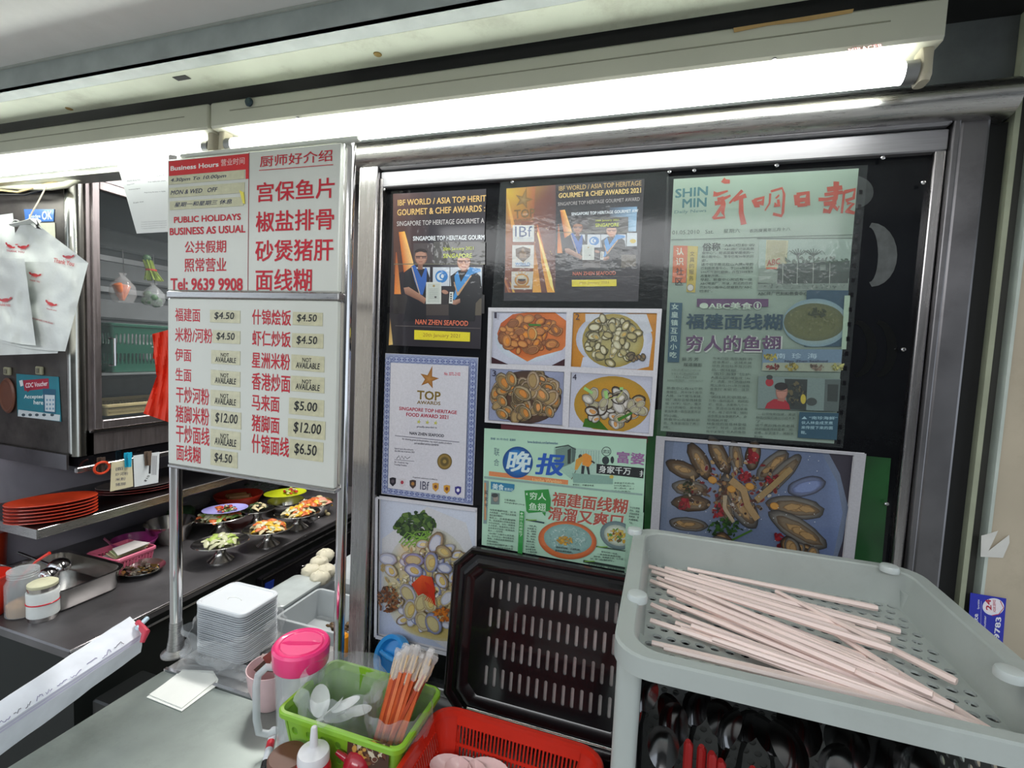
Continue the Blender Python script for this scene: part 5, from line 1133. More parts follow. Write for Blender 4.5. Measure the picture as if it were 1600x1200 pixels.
# blue lid leaning on the glass
bc = PY(611, 1027, -.050); ax = Vector((-.35, -1, .55)).normalized()
BLD = M('blue_lid_plastic', (38, 136, 206), .35, 0, .05, 10, coat=.4)
L_ = thing('dish_cover', 'blue round plastic lid leaning against the glass behind the chopsticks', 'lid', tuple(bc))
obj('lid_dish', B().lathe(bc, [(.001, -.004), (.030, -.004), (.0335, .006), (.041, .008), (.0425, .004), (.042, -.012), (.040, -.012)], 40, axis=ax, cap1=False), BLD, L_, 35)
sd = ax.cross(Vector((0, 0, 1))).normalized()
obj('grip_bar', B().tube([bc-sd*.028+ax*.004, bc+ax*.008, bc+sd*.028+ax*.004], [.004, .006, .004], 10), BLD, L_, True)

# ======================= pink-lidded jug
jc = PZ(471, 1006, -.535); JX, JY = jc.x, jc.y
J = thing('water_jug', 'clear plastic jug with a bright pink lid', 'jug', (JX, JY, ZC))
PKL = M('hot_pink_plastic', (246, 56, 128), .3, 0, .03, 10, coat=.5, sub=.1)
obj('jug_body', B().lathe((JX, JY, 0), [(.034, ZC+.002), (.037, ZC+.004), (.0415, -.60), (.0445, -.552), (.0445, -.548), (.0425, -.548), (.0395, -.60), (.035, ZC+.008)], 40), CLR, J, True)
obj('lid', B().lathe((JX, JY, 0), [(.0455, -.568), (.0465, -.566), (.0480, -.540), (.0480, -.536), (.045, -.532), (.042, -.534), (.038, -.5345), (.036, -.532), (.034, -.5335)], 44), PKL, J, 35)
obj('lid_grip', B().loft([[(JX+u*.03, JY+u*.012+sx*w_*.35, -.5335+h) for sx, h in ((-.012, 0), (.012, 0), (.006, .0045*w_), (-.006, .0045*w_))] for u, w_ in ((-1, .3), (-.6, 1), (.6, 1), (1, .3))]), PKL, J)
hd = Vector((-.8, -.6, 0)).normalized()
hp = [Vector((JX, JY, z))+hd*r for r, z in ((.040, -.572), (.055, -.568), (.068, -.580), (.071, -.60), (.070, -.66), (.066, -.685), (.052, -.692), (.038, -.688))]
obj('handle', B().tube(hp, .0062, 10), FROST, J, True)

# ======================= squeeze bottles, jar, marker
def lathe_thing(name, label, cat, c, parts, group=None, sm=35):
    t = thing(name, label, cat, c, group)
    for nm, prof, mat in parts: obj(nm, B().lathe(c, prof, 32), mat, t, sm)
    return t
REDS = M('red_sauce_plastic', (206, 30, 48), .3, 0, .04, 10, coat=.5, sub=.1)
q = PZ(490, 1178, -.602)
lathe_thing('sauce_bottle', 'red squeeze bottle with a white pointed nozzle cap', 'bottle', (q.x, q.y, ZC), [
    ('bottle_body', [(.022, 0), (.025, .003), (.025, .095), (.022, .108), (.019, .112)], REDS),
    ('nozzle_cap', [(.0215, .108), (.0225, .109), (.0225, .120), (.021, .1235), (.010, .127), (.0062, .131), (.0045, .158), (.0035, .160), (.0022, .1605)], M('white_cap_plastic', (222, 220, 222), .35, coat=.4))])
q = PZ(560, 1186, -.62)
t = lathe_thing('dispenser_bottle', 'small glossy red dispenser with a side spout at the green basket', 'bottle', (q.x, q.y, ZC), [
    ('bottle_body', [(.021, 0), (.024, .003), (.024, .06), (.0235, .085), (.020, .102), (.012, .112), (.004, .115)], M('dark_red_gloss', (176, 34, 52), .25, coat=.7))], sm=60)
obj('spout', B().tube([(q.x-.016, q.y-.004, ZC+.098), (q.x-.028, q.y-.006, ZC+.104), (q.x-.034, q.y-.007, ZC+.107)], [.006, .0045, .0035], 12), M('dark_red_gloss'), t, True)
q = PZ(450, 1180, -.618)
lathe_thing('sauce_jar', 'dark jar with a round brown lid beside the squeeze bottle', 'jar', (q.x, q.y, ZC), [
    ('jar_body', [(.024, 0), (.026, .003), (.026, .082)], M('dark_glass', (46, 26, 20), .15, coat=.6)), ('lid', [(.0275, .082), (.0285, .084), (.0285, .100), (.026, .103)], M('brown_lid_plastic', (104, 66, 50), .45, 0, .1, 14))])
p0, p1 = PZ(428, 1140, ZC+.008), PZ(410, 1215, ZC+.008)
t = thing('marker_pen', 'white marker pen with red and blue print lying by the jug', 'pen', tuple(p0))
obj('barrel', B().tube([p0, p0+(p1-p0)*.72], .0065, 14), M('pen_white', (206, 210, 216), .35), t, True)
obj('cap', B().tube([p0+(p1-p0)*.72, p1], .0073, 14), BLACK, t, True)
obj('red_band', B().tube([p0+(p1-p0)*.28, p0+(p1-p0)*.45], .0067, 14), REDS, t, True)

# ======================= stack of clear food boxes, bag, packets, napkin
SX0, SX1, SY0, SY1, SZ = -.981, -.838, -.090, .020, -.598
sc_ = ((SX0+SX1)/2, (SY0+SY1)/2); hx, hy = (SX1-SX0)/2, (SY1-SY0)/2
tag(obj('ledge_extension', B().box((-.985, .0, ZC-.03), (-.665, .045, ZC)), STEEL), 'steel ledge strip under the food boxes', 'ledge')
BOXM = M('box_clear', (240, 244, 248), .25, 0, .02, 10, alpha=.6, coat=.5)
n_ = 22; dz = (SZ-ZC-.012)/n_
b = B().rloft(sc_, [(ZC+.001, hx-.006, hy-.006, .014), (ZC+.001+dz*.75, hx-.002, hy-.002, .016), (ZC+.001+dz*.76, hx, hy, .018), (ZC+.001+dz*.95, hx, hy, .018), (ZC+.001+dz*.95, hx-.003, hy-.003, .015), (ZC+.002, hx-.009, hy-.009, .012)], 5)
ORD = ['', 'first', 'second', 'third', 'fourth', 'fifth', 'sixth', 'seventh', 'eighth', 'ninth', 'tenth', 'eleventh', 'twelfth', 'thirteenth', 'fourteenth', 'fifteenth', 'sixteenth', 'seventeenth', 'eighteenth', 'nineteenth', 'twentieth', 'twenty-first', 'twenty-second']
bx0 = tag(obj('food_box', b, BOXM, None, 40), 'lowest clear square takeaway box of the tall stack', 'food box', 'clear boxes in the stack')
for i in range(1, n_):
    o = bx0.copy(); C.objects.link(o); o.location = bx0.location+Vector((random.uniform(-.0007, .0007), random.uniform(-.0007, .0007), dz*i)); o['label'] = 'clear square takeaway box, %s from the top of the tall stack' % ORD[n_-i]
z0 = ZC+dz*n_+.002
t = thing('lidded_box', 'frosted square box lid topping the tall stack of boxes', 'box lid', (*sc_, z0))
obj('lid', B().rloft(sc_, [(z0, hx, hy, .018), (z0+.006, hx+.001, hy+.001, .019), (z0+.008, hx-.001, hy-.001, .018), (z0+.008, hx-.006, hy-.006, .014), (z0+.006, hx-.008, hy-.008, .012)], 5), M('box_lid_frost', (238, 242, 246), .25, 0, .02, 10, alpha=.82, coat=.5), t, 40)
obj('moulded_mark', B().tube([(sc_[0]+.018*math.cos(a), sc_[1]+.008*math.sin(a)-.01, z0+.0065) for a in [pi*.1+pi*1.1*i/10 for i in range(11)]], .0009, 6), WSP, t, True)
crumple('stack_bag', BAGM, None, [(.074, ZC+.001), (.088, ZC+.012), (.090, ZC+.028), (.086, ZC+.046), (.084, ZC+.058), (.090, ZC+.064), (.088, ZC+.072)], (sc_[0]-.004, sc_[1]-.004), 56, .10, 4, .35, 5)
tag(bpy.data.objects['stack_bag'], 'crumpled clear bag rolled down around the stack of boxes', 'plastic bag')
b = B().grid(lambda u, v: PZ(284+150*u-10*(1-u)*v, 1022+42*u+26*v-12*math.sin(3*u), ZC+.004+.014*abs(nz3(u*5, v*4, 2))+.006*(1-v)), 24, 10)
tag(obj('bag_skirt', b, BAGM, None, True), 'loose clear bag skirt spread on the ledge before the stack', 'plastic bag')
# small bowl with sachets
q = PZ(421, 1040, -.638)
t = thing('sachet_bowl', 'pale pink plastic bowl of sauce sachets behind the pink-lidded jug', 'bowl', (q.x, q.y, ZC))
BX, BY = q.x, q.y+.004
obj('bowl', B().lathe((BX, BY, 0), [(.024, ZC), (.026, ZC+.002), (.040, ZC+.045), (.044, -.640), (.0425, -.640), (.038, ZC+.045), (.022, ZC+.006)], 36), M('pale_pink_plastic', (222, 190, 192), .35, coat=.3), t, 50)
R_ = random.Random(4)
for i in range(16):
    a = R_.uniform(0, 2*pi); rr = .026*math.sqrt(R_.random()); c_ = Vector((BX+rr*math.cos(a), BY+rr*math.sin(a), -.648+.006*(i % 5)+R_.uniform(0, .006)))
    u_ = Vector((R_.uniform(-1, 1), R_.uniform(-1, 1), R_.uniform(-.6, .6))).normalized()*.016; v_ = u_.cross(Vector((R_.uniform(-.4, .4), R_.uniform(-.4, .4), 1))).normalized()*.009
    w_ = u_.cross(v_).normalized()*.0022
    tag(obj('sauce_sachet', B().loft([[c_-u_-v_, c_+u_-v_, c_+u_+v_, c_-u_+v_], [c_-u_*.7-v_*.7+w_, c_+u_*.7-v_*.7+w_, c_+u_*.7+v_*.7+w_, c_-u_*.7+v_*.7+w_]]), M(('sachet_brown', 'sachet_silver', 'sachet_dark')[i % 3], ((120, 66, 56), (196, 176, 170), (64, 36, 32))[i % 3], .2, 0, .3, 40, coat=.7)), 'small glossy sauce sachet in the pale pink bowl', 'sachet', 'sauce sachets')
# napkin
q = [PZ(x, y, ZC+.0006) for x, y in ((229, 1090), (285, 1047), (333, 1049), (341, 1062), (338, 1072), (284, 1112))]
NP = M('napkin_paper', (228, 230, 224), .8, 0, .02, 30, .2)
t = tag(obj('paper_napkin', B().slab(q, (0, 0, .0012)), NP), 'folded white paper napkin on the steel counter corner', 'napkin')
q2 = [PZ(x, y, ZC+.0022) for x, y in ((233, 1086), (286, 1048), (332, 1052), (338, 1064), (284, 1107))]
obj('top_fold', B().slab(q2, (0, 0, .0014)), NP, t)

# tubs on the low ledge behind the poles
def tub(name, label, x0, x1, y0, y1, z0, z1, mat, cat='tub', lid=None):
    c = ((x0+x1)/2, (y0+y1)/2); hx, hy = (x1-x0)/2, (y1-y0)/2; t = thing(name, label, cat, (*c, z0))
    obj('tub_body', B().rloft(c, [(z0, hx-.008, hy-.008, .012), (z1-.004, hx-.002, hy-.002, .014), (z1-.003, hx+.003, hy+.003, .018), (z1, hx+.003, hy+.003, .018), (z1, hx-.004, hy-.004, .012), (z0+.003, hx-.010, hy-.010, .010)], 5), mat, t, 40)
    if lid: obj('lid', B().rloft(c, [(z1+.001, hx+.004, hy+.004, .018), (z1+.006, hx+.004, hy+.004, .018), (z1+.008, hx, hy, .015)], 5), lid, t, 40)
    return t
LZ = ZC-.08
tub('plastic_tub', 'open clear tub with dark food scraps behind the right pole', -.925, -.70, .095, .262, LZ, ZC-.002, FROST)
blob_m = M('food_scraps', (86, 62, 30), .5, 0, .5, 60, .5, stain=(60, 70, 30))
b = B(); R_ = random.Random(2)
for i in range(40):
    a = R_.gauss(0, 1)*.016; c_ = R_.gauss(0, 1)*.012; b.sphere((-.80+a, .19+c_, LZ+.012+R_.uniform(0, .02)), (R_.uniform(.004, .009), R_.uniform(.003, .007), .004), 7, 5)
tag(obj('food_scraps', b, blob_m, None, True), 'dark green scraps in the open clear tub', 'food scraps', kind='stuff')
tub('lidded_tub', 'lidded clear tub behind the stack of takeaway boxes', -1.04, -.945, .135, .30, LZ, ZC-.006, FROST, lid=M('tub_lid_clear', (214, 222, 220), .2, alpha=.6, coat=.6))
for i, (x, y) in enumerate(((498, 880), (508, 868), (486, 893), (510, 893), (500, 903))):
    q = PZ(x, y, ZC-.0)
    b = B().loft([[(q.x+.03*math.sin(th)*math.cos(ph)*(1+.25*nz3(3*math.cos(ph)+i, 3*math.sin(ph), 2*th)), q.y+.03*math.sin(th)*math.sin(ph)*(1+.25*nz3(3*math.cos(ph), i, 2*th)), q.z-.02*math.cos(th)*(1.1+.3*nz3(2*math.cos(ph), 2*math.sin(ph), 3*th+i))) for ph in [2*pi*j/18 for j in range(18)]] for th in [pi*(k_+.1)/10.2 for k_ in range(11)]])
    tag(obj('cloth_bundle', b, M('off_white_cloth', (206, 200, 178), .8, 0, .08, 40, .5), None, True), 'off-white knotted cloth bundle piled behind the right pole', 'cloth', 'cloth bundles behind the right pole')
tag(obj('bundle_crate', B().bbox((-1.02, .36, LZ), (-.72, .56, ZC-.02), .01), FROST), 'clear crate under the off-white cloth bundles', 'crate')
q = PY(537, 1003, .03)
lathe_thing('orange_bottle', 'orange bottle half hidden between the right pole and window frame', 'bottle', (q.x, q.y, LZ if False else ZC-.03+.03), [('bottle_body', [(.014, 0), (.016, .003), (.016, .03), (.012, .045), (.006, .05)], M('orange_sauce_plastic', (232, 150, 24), .35, coat=.4))])

# ======================= pad of order sheets at the lower left
PAP = M('order_paper', (206, 204, 226), .6, 0, .04, 14, .1)
t = thing('order_pad', 'thick pad of lilac-white handwritten sheets hanging beside the counter', 'notepad', tuple(PZ(110, 1100, -.66)))
def pz(x, y, z): return PZ(x, y, z)
LINES = [((-60, 1134), (203, 963), -.575), ((-60, 1152), (216, 976), -.582), ((-60, 1176), (222, 990), -.594), ((-60, 1196), (222, 1000), -.612), ((-60, 1214), (220, 1011), -.632)]
for s_ in range(7):
    off = Vector((0, 0, -.0016*s_)); rows = []
    for (a, c_, z) in LINES:
        A1, A2 = PZ(*a, z), PZ(*c_, z); rows.append([A1.lerp(A2, u/14)+off+Vector((0, 0, .0015*nz3(u*.7, z*50, s_))) for u in range(15)])
    b = B(); b.loft(rows, closed=False)
    nv = len(b.v); b.v += [tuple(Vector(p)+Vector((0, 0, -.0007))) for p in b.v]; b.f += [tuple(i+nv for i in reversed(f)) for f in b.f[:]]
    obj('sheet', b, PAP if s_ % 3 else M('order_paper_white', (226, 230, 238), .6), t, True)
kk_ = Ink(lambda x, y: PZ(x, y, -.5765+(y-(1097-.66*x))*-.00042), nrm=(0, 0, 1), base=.0012)
R_ = random.Random(12)
for r_ in range(3):
    x = -20
    while x < 185:
        y = 1106-.66*x+r_*13; L0 = R_.uniform(8, 18)
        pts = [(x+L0*i/6, y-.66*L0*i/6+R_.uniform(-4, 4)) for i in range(7)]
        kk_.line(pts, 1.1, (96, 92, 140) if R_.random() < .8 else (60, 60, 80)); x += L0+R_.uniform(3, 10)
kk_.done('handwriting', t, printmat('print'))
q = PZ(224, 988, -.585)
obj('clip', B().tube([PZ(215, 972, -.575), PZ(228, 988, -.585), PZ(222, 1004, -.60)], [.005, .007, .004], 10), M('red_clip_plastic', (196, 60, 80), .4), t, True)
obj('rolled_edge', B().tube([PZ(214, 982, -.580), PZ(230, 966, -.575)], .0045, 10), M('pale_blue_roll', (190, 214, 226), .4), t, True)
tag(obj('side_rail', B().tube([(-.995, -.75, -.60), (-.995, -.55, -.61), (-.992, -.30, -.62), (-.990, -.12, -.63)], .003, 8), STEELD, None, True), 'thin steel rail carrying the order pad', 'rail') if False else None

# ======================= right-hand pillar: sticker and torn paper
q = [PY(x, y, -.0145) for x, y in ((1516, 926), (1572, 935), (1560, 1090), (1505, 1080))]
t = tag(obj('service_sticker', B().slab(q, (0, -.0006, 0)), M('blue_sticker', (38, 46, 168), .35, coat=.3)), 'blue shutter service sticker with sideways phone number on the beige pillar', 'sticker')
k = Ink(lambda x, y: PY(x, y, -.0145), base=8e-4, crop=(1480, 800, 4.616))
WHT = (226, 226, 236)
k.ell((330, 682), 78, 62, WHT, n=30); k.ell((322, 676), 64, 50, (236, 226, 232), n=30)
k.line([(380, 640), (404, 690), (370, 735), (320, 745)], 6, (190, 40, 70)); 
k.text('24', (318, 708), (312, 628), (176, 26, 60), .024, up=(278, 706)); k.text('HOURS SERVICE', (348, 720), (346, 632), (176, 26, 60), .02, up=(328, 718))
k.line([(243, 640), (238, 900)], 2, (190, 190, 220))
k.text('Specialist', (232, 700), (234, 630), WHT, .01, up=(214, 698))
k.text('24hrs Service', (215, 1000), (220, 732), WHT, .02, up=(180, 1000)); k.text('Servicing / New Shutter', (266, 1090), (284, 745), WHT, .01, up=(244, 1088))
k.text('8100 9783', (352, 1100), (388, 756), WHT, .024, up=(312, 1098))
k.done('lettering', t, PR)
q = [PY(1480+x/4.616, 800+y/4.616, -.0145) for x, y in ((245, 170), (285, 160), (365, 135), (335, 200), (296, 280), (400, 200), (445, 165), (448, 220), (400, 330), (240, 322))]
tag(obj('torn_paper', B().slab(q, (0, -.0006, 0)), M('torn_paper_white', (206, 204, 198), .8, 0, .06, 40, .2)), 'scrap of torn white paper stuck on the beige pillar', 'paper scrap')
# ======================= upper cold cabinet at the left
FX = -1.60; FY = .045; FZ0, FZ1 = PX(110, 716, FX).z, .50
FR = thing('display_chiller', 'stainless steel chiller cabinet with a glass door at the far left', 'chiller', (-1.8, .5, FZ0))
CST = M('chiller_steel', (150, 142, 142), .38, .9, .08, 8, .08, brushed=(30, 30, 1.5), stain=(90, 84, 80), stainamt=.5)
CSTD = M('chiller_inner', (84, 88, 90), .5, .3, .2, 8)
obj('front_panel', B().box((-2.6, FY, FZ0), (FX-.03, FY+.012, FZ1)), M('chiller_front_steel', (96, 92, 88), .4, .8, .3, 12, .15, stain=(46, 42, 38), stainamt=.7), FR)
b = B().rloft((FX-.022, FY+.020), [(FZ0, .022, .020, .018), (FZ1, .022, .020, .018)], 6)
obj('corner_post', b, M('corner_steel', (196, 196, 188), .2, 1, .08, 8), FR, 40)
dy0, dy1, dz0, dz1 = .105, .80, PX(200, 652, FX).z, PX(200, 310, FX).z
obj('side_panel', B().box((FX-.012, FY+.036, FZ0), (FX, dy0-.012, FZ1)).box((FX-.012, dy1+.02, FZ0), (FX, 1.2, FZ1)).box((FX-.012, FY+.036, FZ0), (FX, 1.2, dz0-.028)).box((FX-.012, FY+.036, dz1+.028), (FX, 1.2, FZ1)), CST, FR)
obj('shell', B().box((-1.945, FY+.013, FZ0), (-1.93, 1.2, FZ1)).box((-1.93, FY+.013, FZ0), (FX-.013, 1.2, FZ0+.012)).box((-1.93, FY+.013, FZ1-.012), (FX-.013, 1.2, FZ1)).box((-1.93, 1.188, FZ0), (FX-.013, 1.2, FZ1)), CSTD, FR)
d = obj('door', B().bbox((FX-.008, dy0-.012, dz0-.026), (FX+.006, dy0+.008, dz1+.026), .002).bbox((FX-.008, dy1, dz0-.026), (FX+.006, dy1+.02, dz1+.026), .002).bbox((FX-.008, dy0+.008, dz0-.026), (FX+.006, dy1, dz0), .002).bbox((FX-.008, dy0+.008, dz1), (FX+.006, dy1, dz1+.026), .002), CST, FR)
obj('glass', B().box((FX-.002, dy0+.008, dz0), (FX, dy1, dz1)), M('door_glass', (170, 180, 184), .04, 0, 0, 10, alpha=.05, coat=.25), d)
obj('handle', B().tube([(FX+.006, .135, -.10), (FX+.028, .135, -.10), (FX+.028, .135, -.02), (FX+.006, .135, -.02)], .004, 8), CHROME, d, True)
obj('sill_strip', B().box((FX, FY+.036, dz0-.034), (FX+.008, 1.1, dz0-.028)), CHROME, FR)
for z in (-.13, .02, .16, .27):
    obj('wire_shelf', B().box((FX-.31, dy0, z-.004), (FX-.03, dy1+.2, z)) if z == -.13 else B().box((FX-.325, dy0, z-.018), (FX-.315, dy1+.3, z)), M('shelf_rail', (176, 180, 182), .35, .7), FR)
for z in (-.2, -.07, .08, .22, .33):
    obj('liner_rib', B().bbox((-1.93, dy0-.04, z-.035), (-1.915, 1.15, z+.035), .008), M('liner_plastic', (120, 124, 126), .5), FR)
XI = -1.70
def pxx(x, y, X=XI): return PX(x, y, X)
# hanging bags in the chiller
HK = STEELD
def hangbag(name, label, px, top, w, h, fill, fr, group=None):
    c = pxx(*px); t = thing(name, label, 'bag of produce', tuple(c))
    obj('hook', B().tube([c+Vector((0, 0, top)), c+Vector((.004, 0, top*.6)), c+Vector((0, .004, h*.55))], .0014, 6), HK, t, True)
    R = random.Random(len(name))
    for i in range(7 if fr == 'carrot' else 8):
        dx, dy, dz_ = R.uniform(-.5, .5)*w, R.uniform(-.6, .6)*w, R.uniform(-.42, .05)*h
        if fr == 'carrot': tag(obj('carrot', B().tube([c+Vector((dx*.6, dy*.4, -h*.42)), c+Vector((dx, dy, -h*.1)), c+Vector((dx*1.2, dy*1.5, h*.16)), c+Vector((dx*1.2, dy*1.55, h*.18))], [.003, .009, .0115, .006], 10), fill, None, True), 'orange carrot in the clear bag behind the chiller glass', 'carrot', 'carrots in the hanging bag')
        else: tag(obj('lime', B().sphere(c+Vector((dx, dy, dz_)), (.013, .014, .013), 12, 8), fill, None, True), 'green lime in the clear bag behind the chiller glass', 'lime', 'limes in the hanging bag')
    obj('clear_bag', B().lathe(c, [(.004, -h*.52), (w*.8, -h*.5), (w*1.08, -h*.2), (w*1.0, h*.12), (w*.5, h*.38), (.007, h*.5), (.013, h*.62)], 24, sx=.8, cap0=False, cap1=False), BAGM, t, True)
CAR = M('carrot_orange', (226, 122, 66), .6, 0, .2, 60, .3); LIM = M('lime_leaf_green', (70, 104, 70), .5, 0, .3, 60, .3)
hangbag('carrot_bag', 'clear bag of orange carrots hanging behind the chiller glass', (192, 452), .13, .036, .085, CAR, 'carrot')
hangbag('lime_bag', 'clear bag of green limes hanging behind the chiller glass', (240, 462), .14, .034, .07, LIM, 'lime')
c = pxx(236, 422)
t = thing('green_stalk_bundle', 'bundle of green stalks tied with a red band inside the chiller', 'vegetable bundle', tuple(c))
b = B()
for i in range(24):
    a = 2*pi*i/24*3; r_ = .004+.010*(i/24)
    p = c+Vector((r_*math.cos(a), r_*math.sin(a), 0)); b.tube([p+Vector((0, -.012, .035))*.9, p, p+Vector((r_*1.5*math.cos(a), .012+r_*math.sin(a), -.034))], .0024, 5)
obj('stalks', b, M('stalk_green', (150, 172, 66), .5, 0, .3, 70), t, True)
obj('band', B().lathe(c, [(.0165, -.003), (.0165, .003)], 16), M('red_band', (190, 60, 40), .5), t, True)
obj('leafy_top', B().sphere(c+Vector((0, -.014, .038)), (.012, .014, .012), 10, 6), LIM, t, True)
def crate(name, label, X0, X1, y0, y1, z0, z1, mat, cell, slot):
    return basket(name, label, X0, X1, y0, y1, z0, z1, mat, .01, .006, (2, slot, cell), rim=.004)
ya, yb = pxx(160, 520).y, pxx(262, 520).y
crate('green_crate', 'dark green slotted basket with clear bag on the chiller shelf', -1.84, -1.66, ya, yb+.10, -.128, pxx(200, 506).z, M('dark_green_plastic', (26, 84, 66), .4, coat=.2), (.012, .03), (.0036, .018, 'slot'))
b = B().loft([[(-1.75+.09*math.sin(th)*math.cos(ph)*(1+.3*nz3(3*math.cos(ph), 3*math.sin(ph), 2*th)), (ya+yb)/2+.05+.11*math.sin(th)*math.sin(ph)*(1+.3*nz3(2*math.cos(ph), 3*math.sin(ph), th)), -.035-.035*math.cos(th)) for ph in [2*pi*j/22 for j in range(22)]] for th in [pi*(k_+.1)/10.2 for k_ in range(11)]])
tag(obj('produce_bag', b, BAGM, None, True), 'puffy clear bag heaped over the dark green basket', 'plastic bag')
ya2, yb2 = pxx(150, 640).y, pxx(262, 640).y
crate('cream_crate', 'cream slotted tray at the bottom of the chiller', -1.84, -1.66, ya2, yb2+.10, FZ0+.10, pxx(200, 627).z, M('cream_plastic', (196, 180, 130), .5), (.010, .02), (.003, .010, 'slot'))
# ------- stickers and fittings on the chiller's front
YF = FY-.001
q = [PY(x, y, YF) for x, y in ((26, 584), (92, 589), (96, 659), (28, 650))]
t = tag(obj('voucher_sticker', B().slab(q, (0, -.0008, 0)), M('teal_sticker', (24, 122, 140), .4, coat=.3)), 'teal voucher sticker with white writing on the chiller front', 'sticker')
k = Ink(lambda x, y: PY(x, y, YF), base=1e-3, crop=(0, 250, 2.667))
k.poly([(78, 1040), (252, 1062), (250, 1088), (76, 1068)], (206, 216, 220)); k.poly([(98, 918), (204, 910), (206, 952), (104, 962)], (170, 34, 60)); k.poly([(110, 950), (140, 950), (116, 968)], (140, 26, 50))
k.text('CDC Voucher', (108, 950), (200, 940), (236, 226, 232), .02, up=(108, 930)); k.text('Accepted', (102, 998), (182, 998), (226, 236, 238), .024, up=(102, 978)); k.text('here', (142, 1018), (182, 1020), (226, 236, 238), .024, up=(142, 1000))
k.poly([(180, 952), (234, 956), (234, 1056), (184, 1050)], (30, 90, 120)); k.poly([(188, 978), (230, 980), (230, 1050), (190, 1046)], (206, 216, 222))
for r_ in range(3):
    for c_ in range(3): k.ell((198+c_*13, 1000+r_*18), 4, 5, (110, 150, 180), n=8)
k.poly([(82, 920), (96, 916), (100, 940), (88, 944)], (226, 230, 232))
for x in (100, 128, 156, 186, 220): k.ell((x, 1062), 8, 6, (60, 80, 90), n=10)
k.done('lettering', t, PR)
q = [PY(x, y, YF) for x, y in ((38, 327), (85, 327), (84, 346), (40, 347))]
t = tag(obj('payment_sticker', B().slab(q, (0, -.0008, 0)), M('blue_ok_sticker', (26, 108, 196), .4, coat=.3)), 'small blue sticker reading OK above the white carrier bags', 'sticker')
k = Ink(lambda x, y: PY(x, y, YF), base=1e-3); k.text('OK', (66, 344), (82, 343), (220, 232, 242), .02, up=(66, 330)); k.text('PayNow', (46, 342), (64, 342), (220, 232, 242), .015, up=(46, 336)) if False else k.text('Pledge', (46, 342), (64, 342), (220, 232, 242), .015, up=(46, 335)); k.done('lettering', t, PR)
q = [PY(x, y, YF) for x, y in ((50, 349), (86, 348), (87, 378), (60, 372))]
tag(obj('torn_notice', B().slab(q, (0, -.0008, 0)), M('old_notice_paper', (206, 206, 186), .7, 0, .06, 40)), 'torn cream paper stuck below the blue sticker', 'paper scrap')
for i, (x, y) in enumerate(((14, 580), (64, 579))):
    q = PY(x, y, YF)
    t = tag(obj('wall_switch', B().bbox((q.x-.014, FY-.008, q.z-.012), (q.x+.014, FY-.001, q.z+.012), .002), M('aged_switch', (150, 148, 124), .5)), ('left', 'right')[i]+' of two aged switches above the teal voucher sticker', 'switch')
    obj('rocker', B().bbox((q.x-.005, FY-.011, q.z-.007), (q.x+.005, FY-.0081, q.z+.007), .001), M('switch_rocker', (110, 108, 96), .5), t)
q = PY(14, 618, YF)
t = tag(obj('round_gauge', B().lathe((q.x, FY-.001, q.z), [(.034, 0), (.036, .004), (.032, .008), (.028, .006)], 28, sy=1.5, axis=(0, -1, 0)), M('brown_gauge', (104, 64, 48), .45, 0, .2, 12)), 'brown oval badge on the chiller front beside the voucher sticker', 'badge')
# ------- white carrier bags hanging on a string
def bagfn(Yc):
    return lambda x, y: PY(x, y, Yc+.016*nz3(x*.018, y*.014, 1.3)+.006*nz3(x*.06, y*.05, 4))
def quadgrid(b, fn, c4, nu=28, nv=32, bulge=0):
    (ax_, ay_), (bx_, by_), (cx_, cy_), (dx_, dy_) = c4
    def g(u, v):
        x = (ax_*(1-u)+bx_*u)*(1-v)+(dx_*(1-u)+cx_*u)*v; y = (ay_*(1-u)+by_*u)*(1-v)+(dy_*(1-u)+cy_*u)*v
        return fn(x, y+bulge*math.sin(pi*u)*v)
    return b.grid(g, nu, nv)
fn1 = bagfn(-.045)
t = thing('carrier_bag', 'white carrier bag with red lobster prints, front one of the hanging pair', 'carrier bag', tuple(PY(70, 350, -.045)))
obj('bag_sheet', quadgrid(B(), fn1, ((36, 346), (50, 346), (138, 410), (0, 420))).add([], []), BAGW, t, True) if False else None
b = B(); quadgrid(b, fn1, ((34, 347), (54, 347), (138, 411), (-2, 408)), 28, 12); quadgrid(b, fn1, ((-2, 408), (138, 411), (102, 549), (-30, 525)), 30, 20, 6)
obj('bag_sheet', b, BAGW, t, True)
b = B(); quadgrid(b, bagfn(-.062), ((-30, 402), (38, 404), (56, 540), (-30, 520)), 20, 20, 4)
obj('front_fold', b, BAGW, t, True)
obj('handle_loops', B().tube([PY(26, 344, -.05), PY(22, 352, -.05), PY(38, 348, -.05), PY(56, 344, -.05), PY(60, 356, -.05), PY(50, 350, -.05)], [.006, .011, .009, .012, .008, .004], 8, flat=.4), BAGW, t, True)
def NK(f_=None): f_ = f_ or fn1; return Ink(lambda x, y: f_(x, y)+Vector((0, -.0015, 0)), base=1e-3, crop=(0, 300, 10))
k = NK()
RP = (206, 62, 66)
def lobster(k, x, y, s, a):
    ca, sa = math.cos(a), math.sin(a)
    P_ = lambda u, v: (x+(u*ca-v*sa)*s, y+(u*sa+v*ca)*s)
    k.ell(P_(0, 0), 42*s, 17*s, RP, (190, 50, 60), a, 12); k.ell(P_(-48, -8), 20*s, 11*s, RP, RP, a+.6, 8); k.ell(P_(50, -10), 20*s, 10*s, RP, RP, a-.7, 8)
    for i in range(4): k.line([P_(-24+i*16, 12), P_(-30+i*16, 30)], 4*s, RP)
lobster(k, 170, 850, 1.3, .5); lobster(k, 385, 865, 1.4, -.1); k.ell((280, 825), 26, 12, (226, 130, 130), n=12)
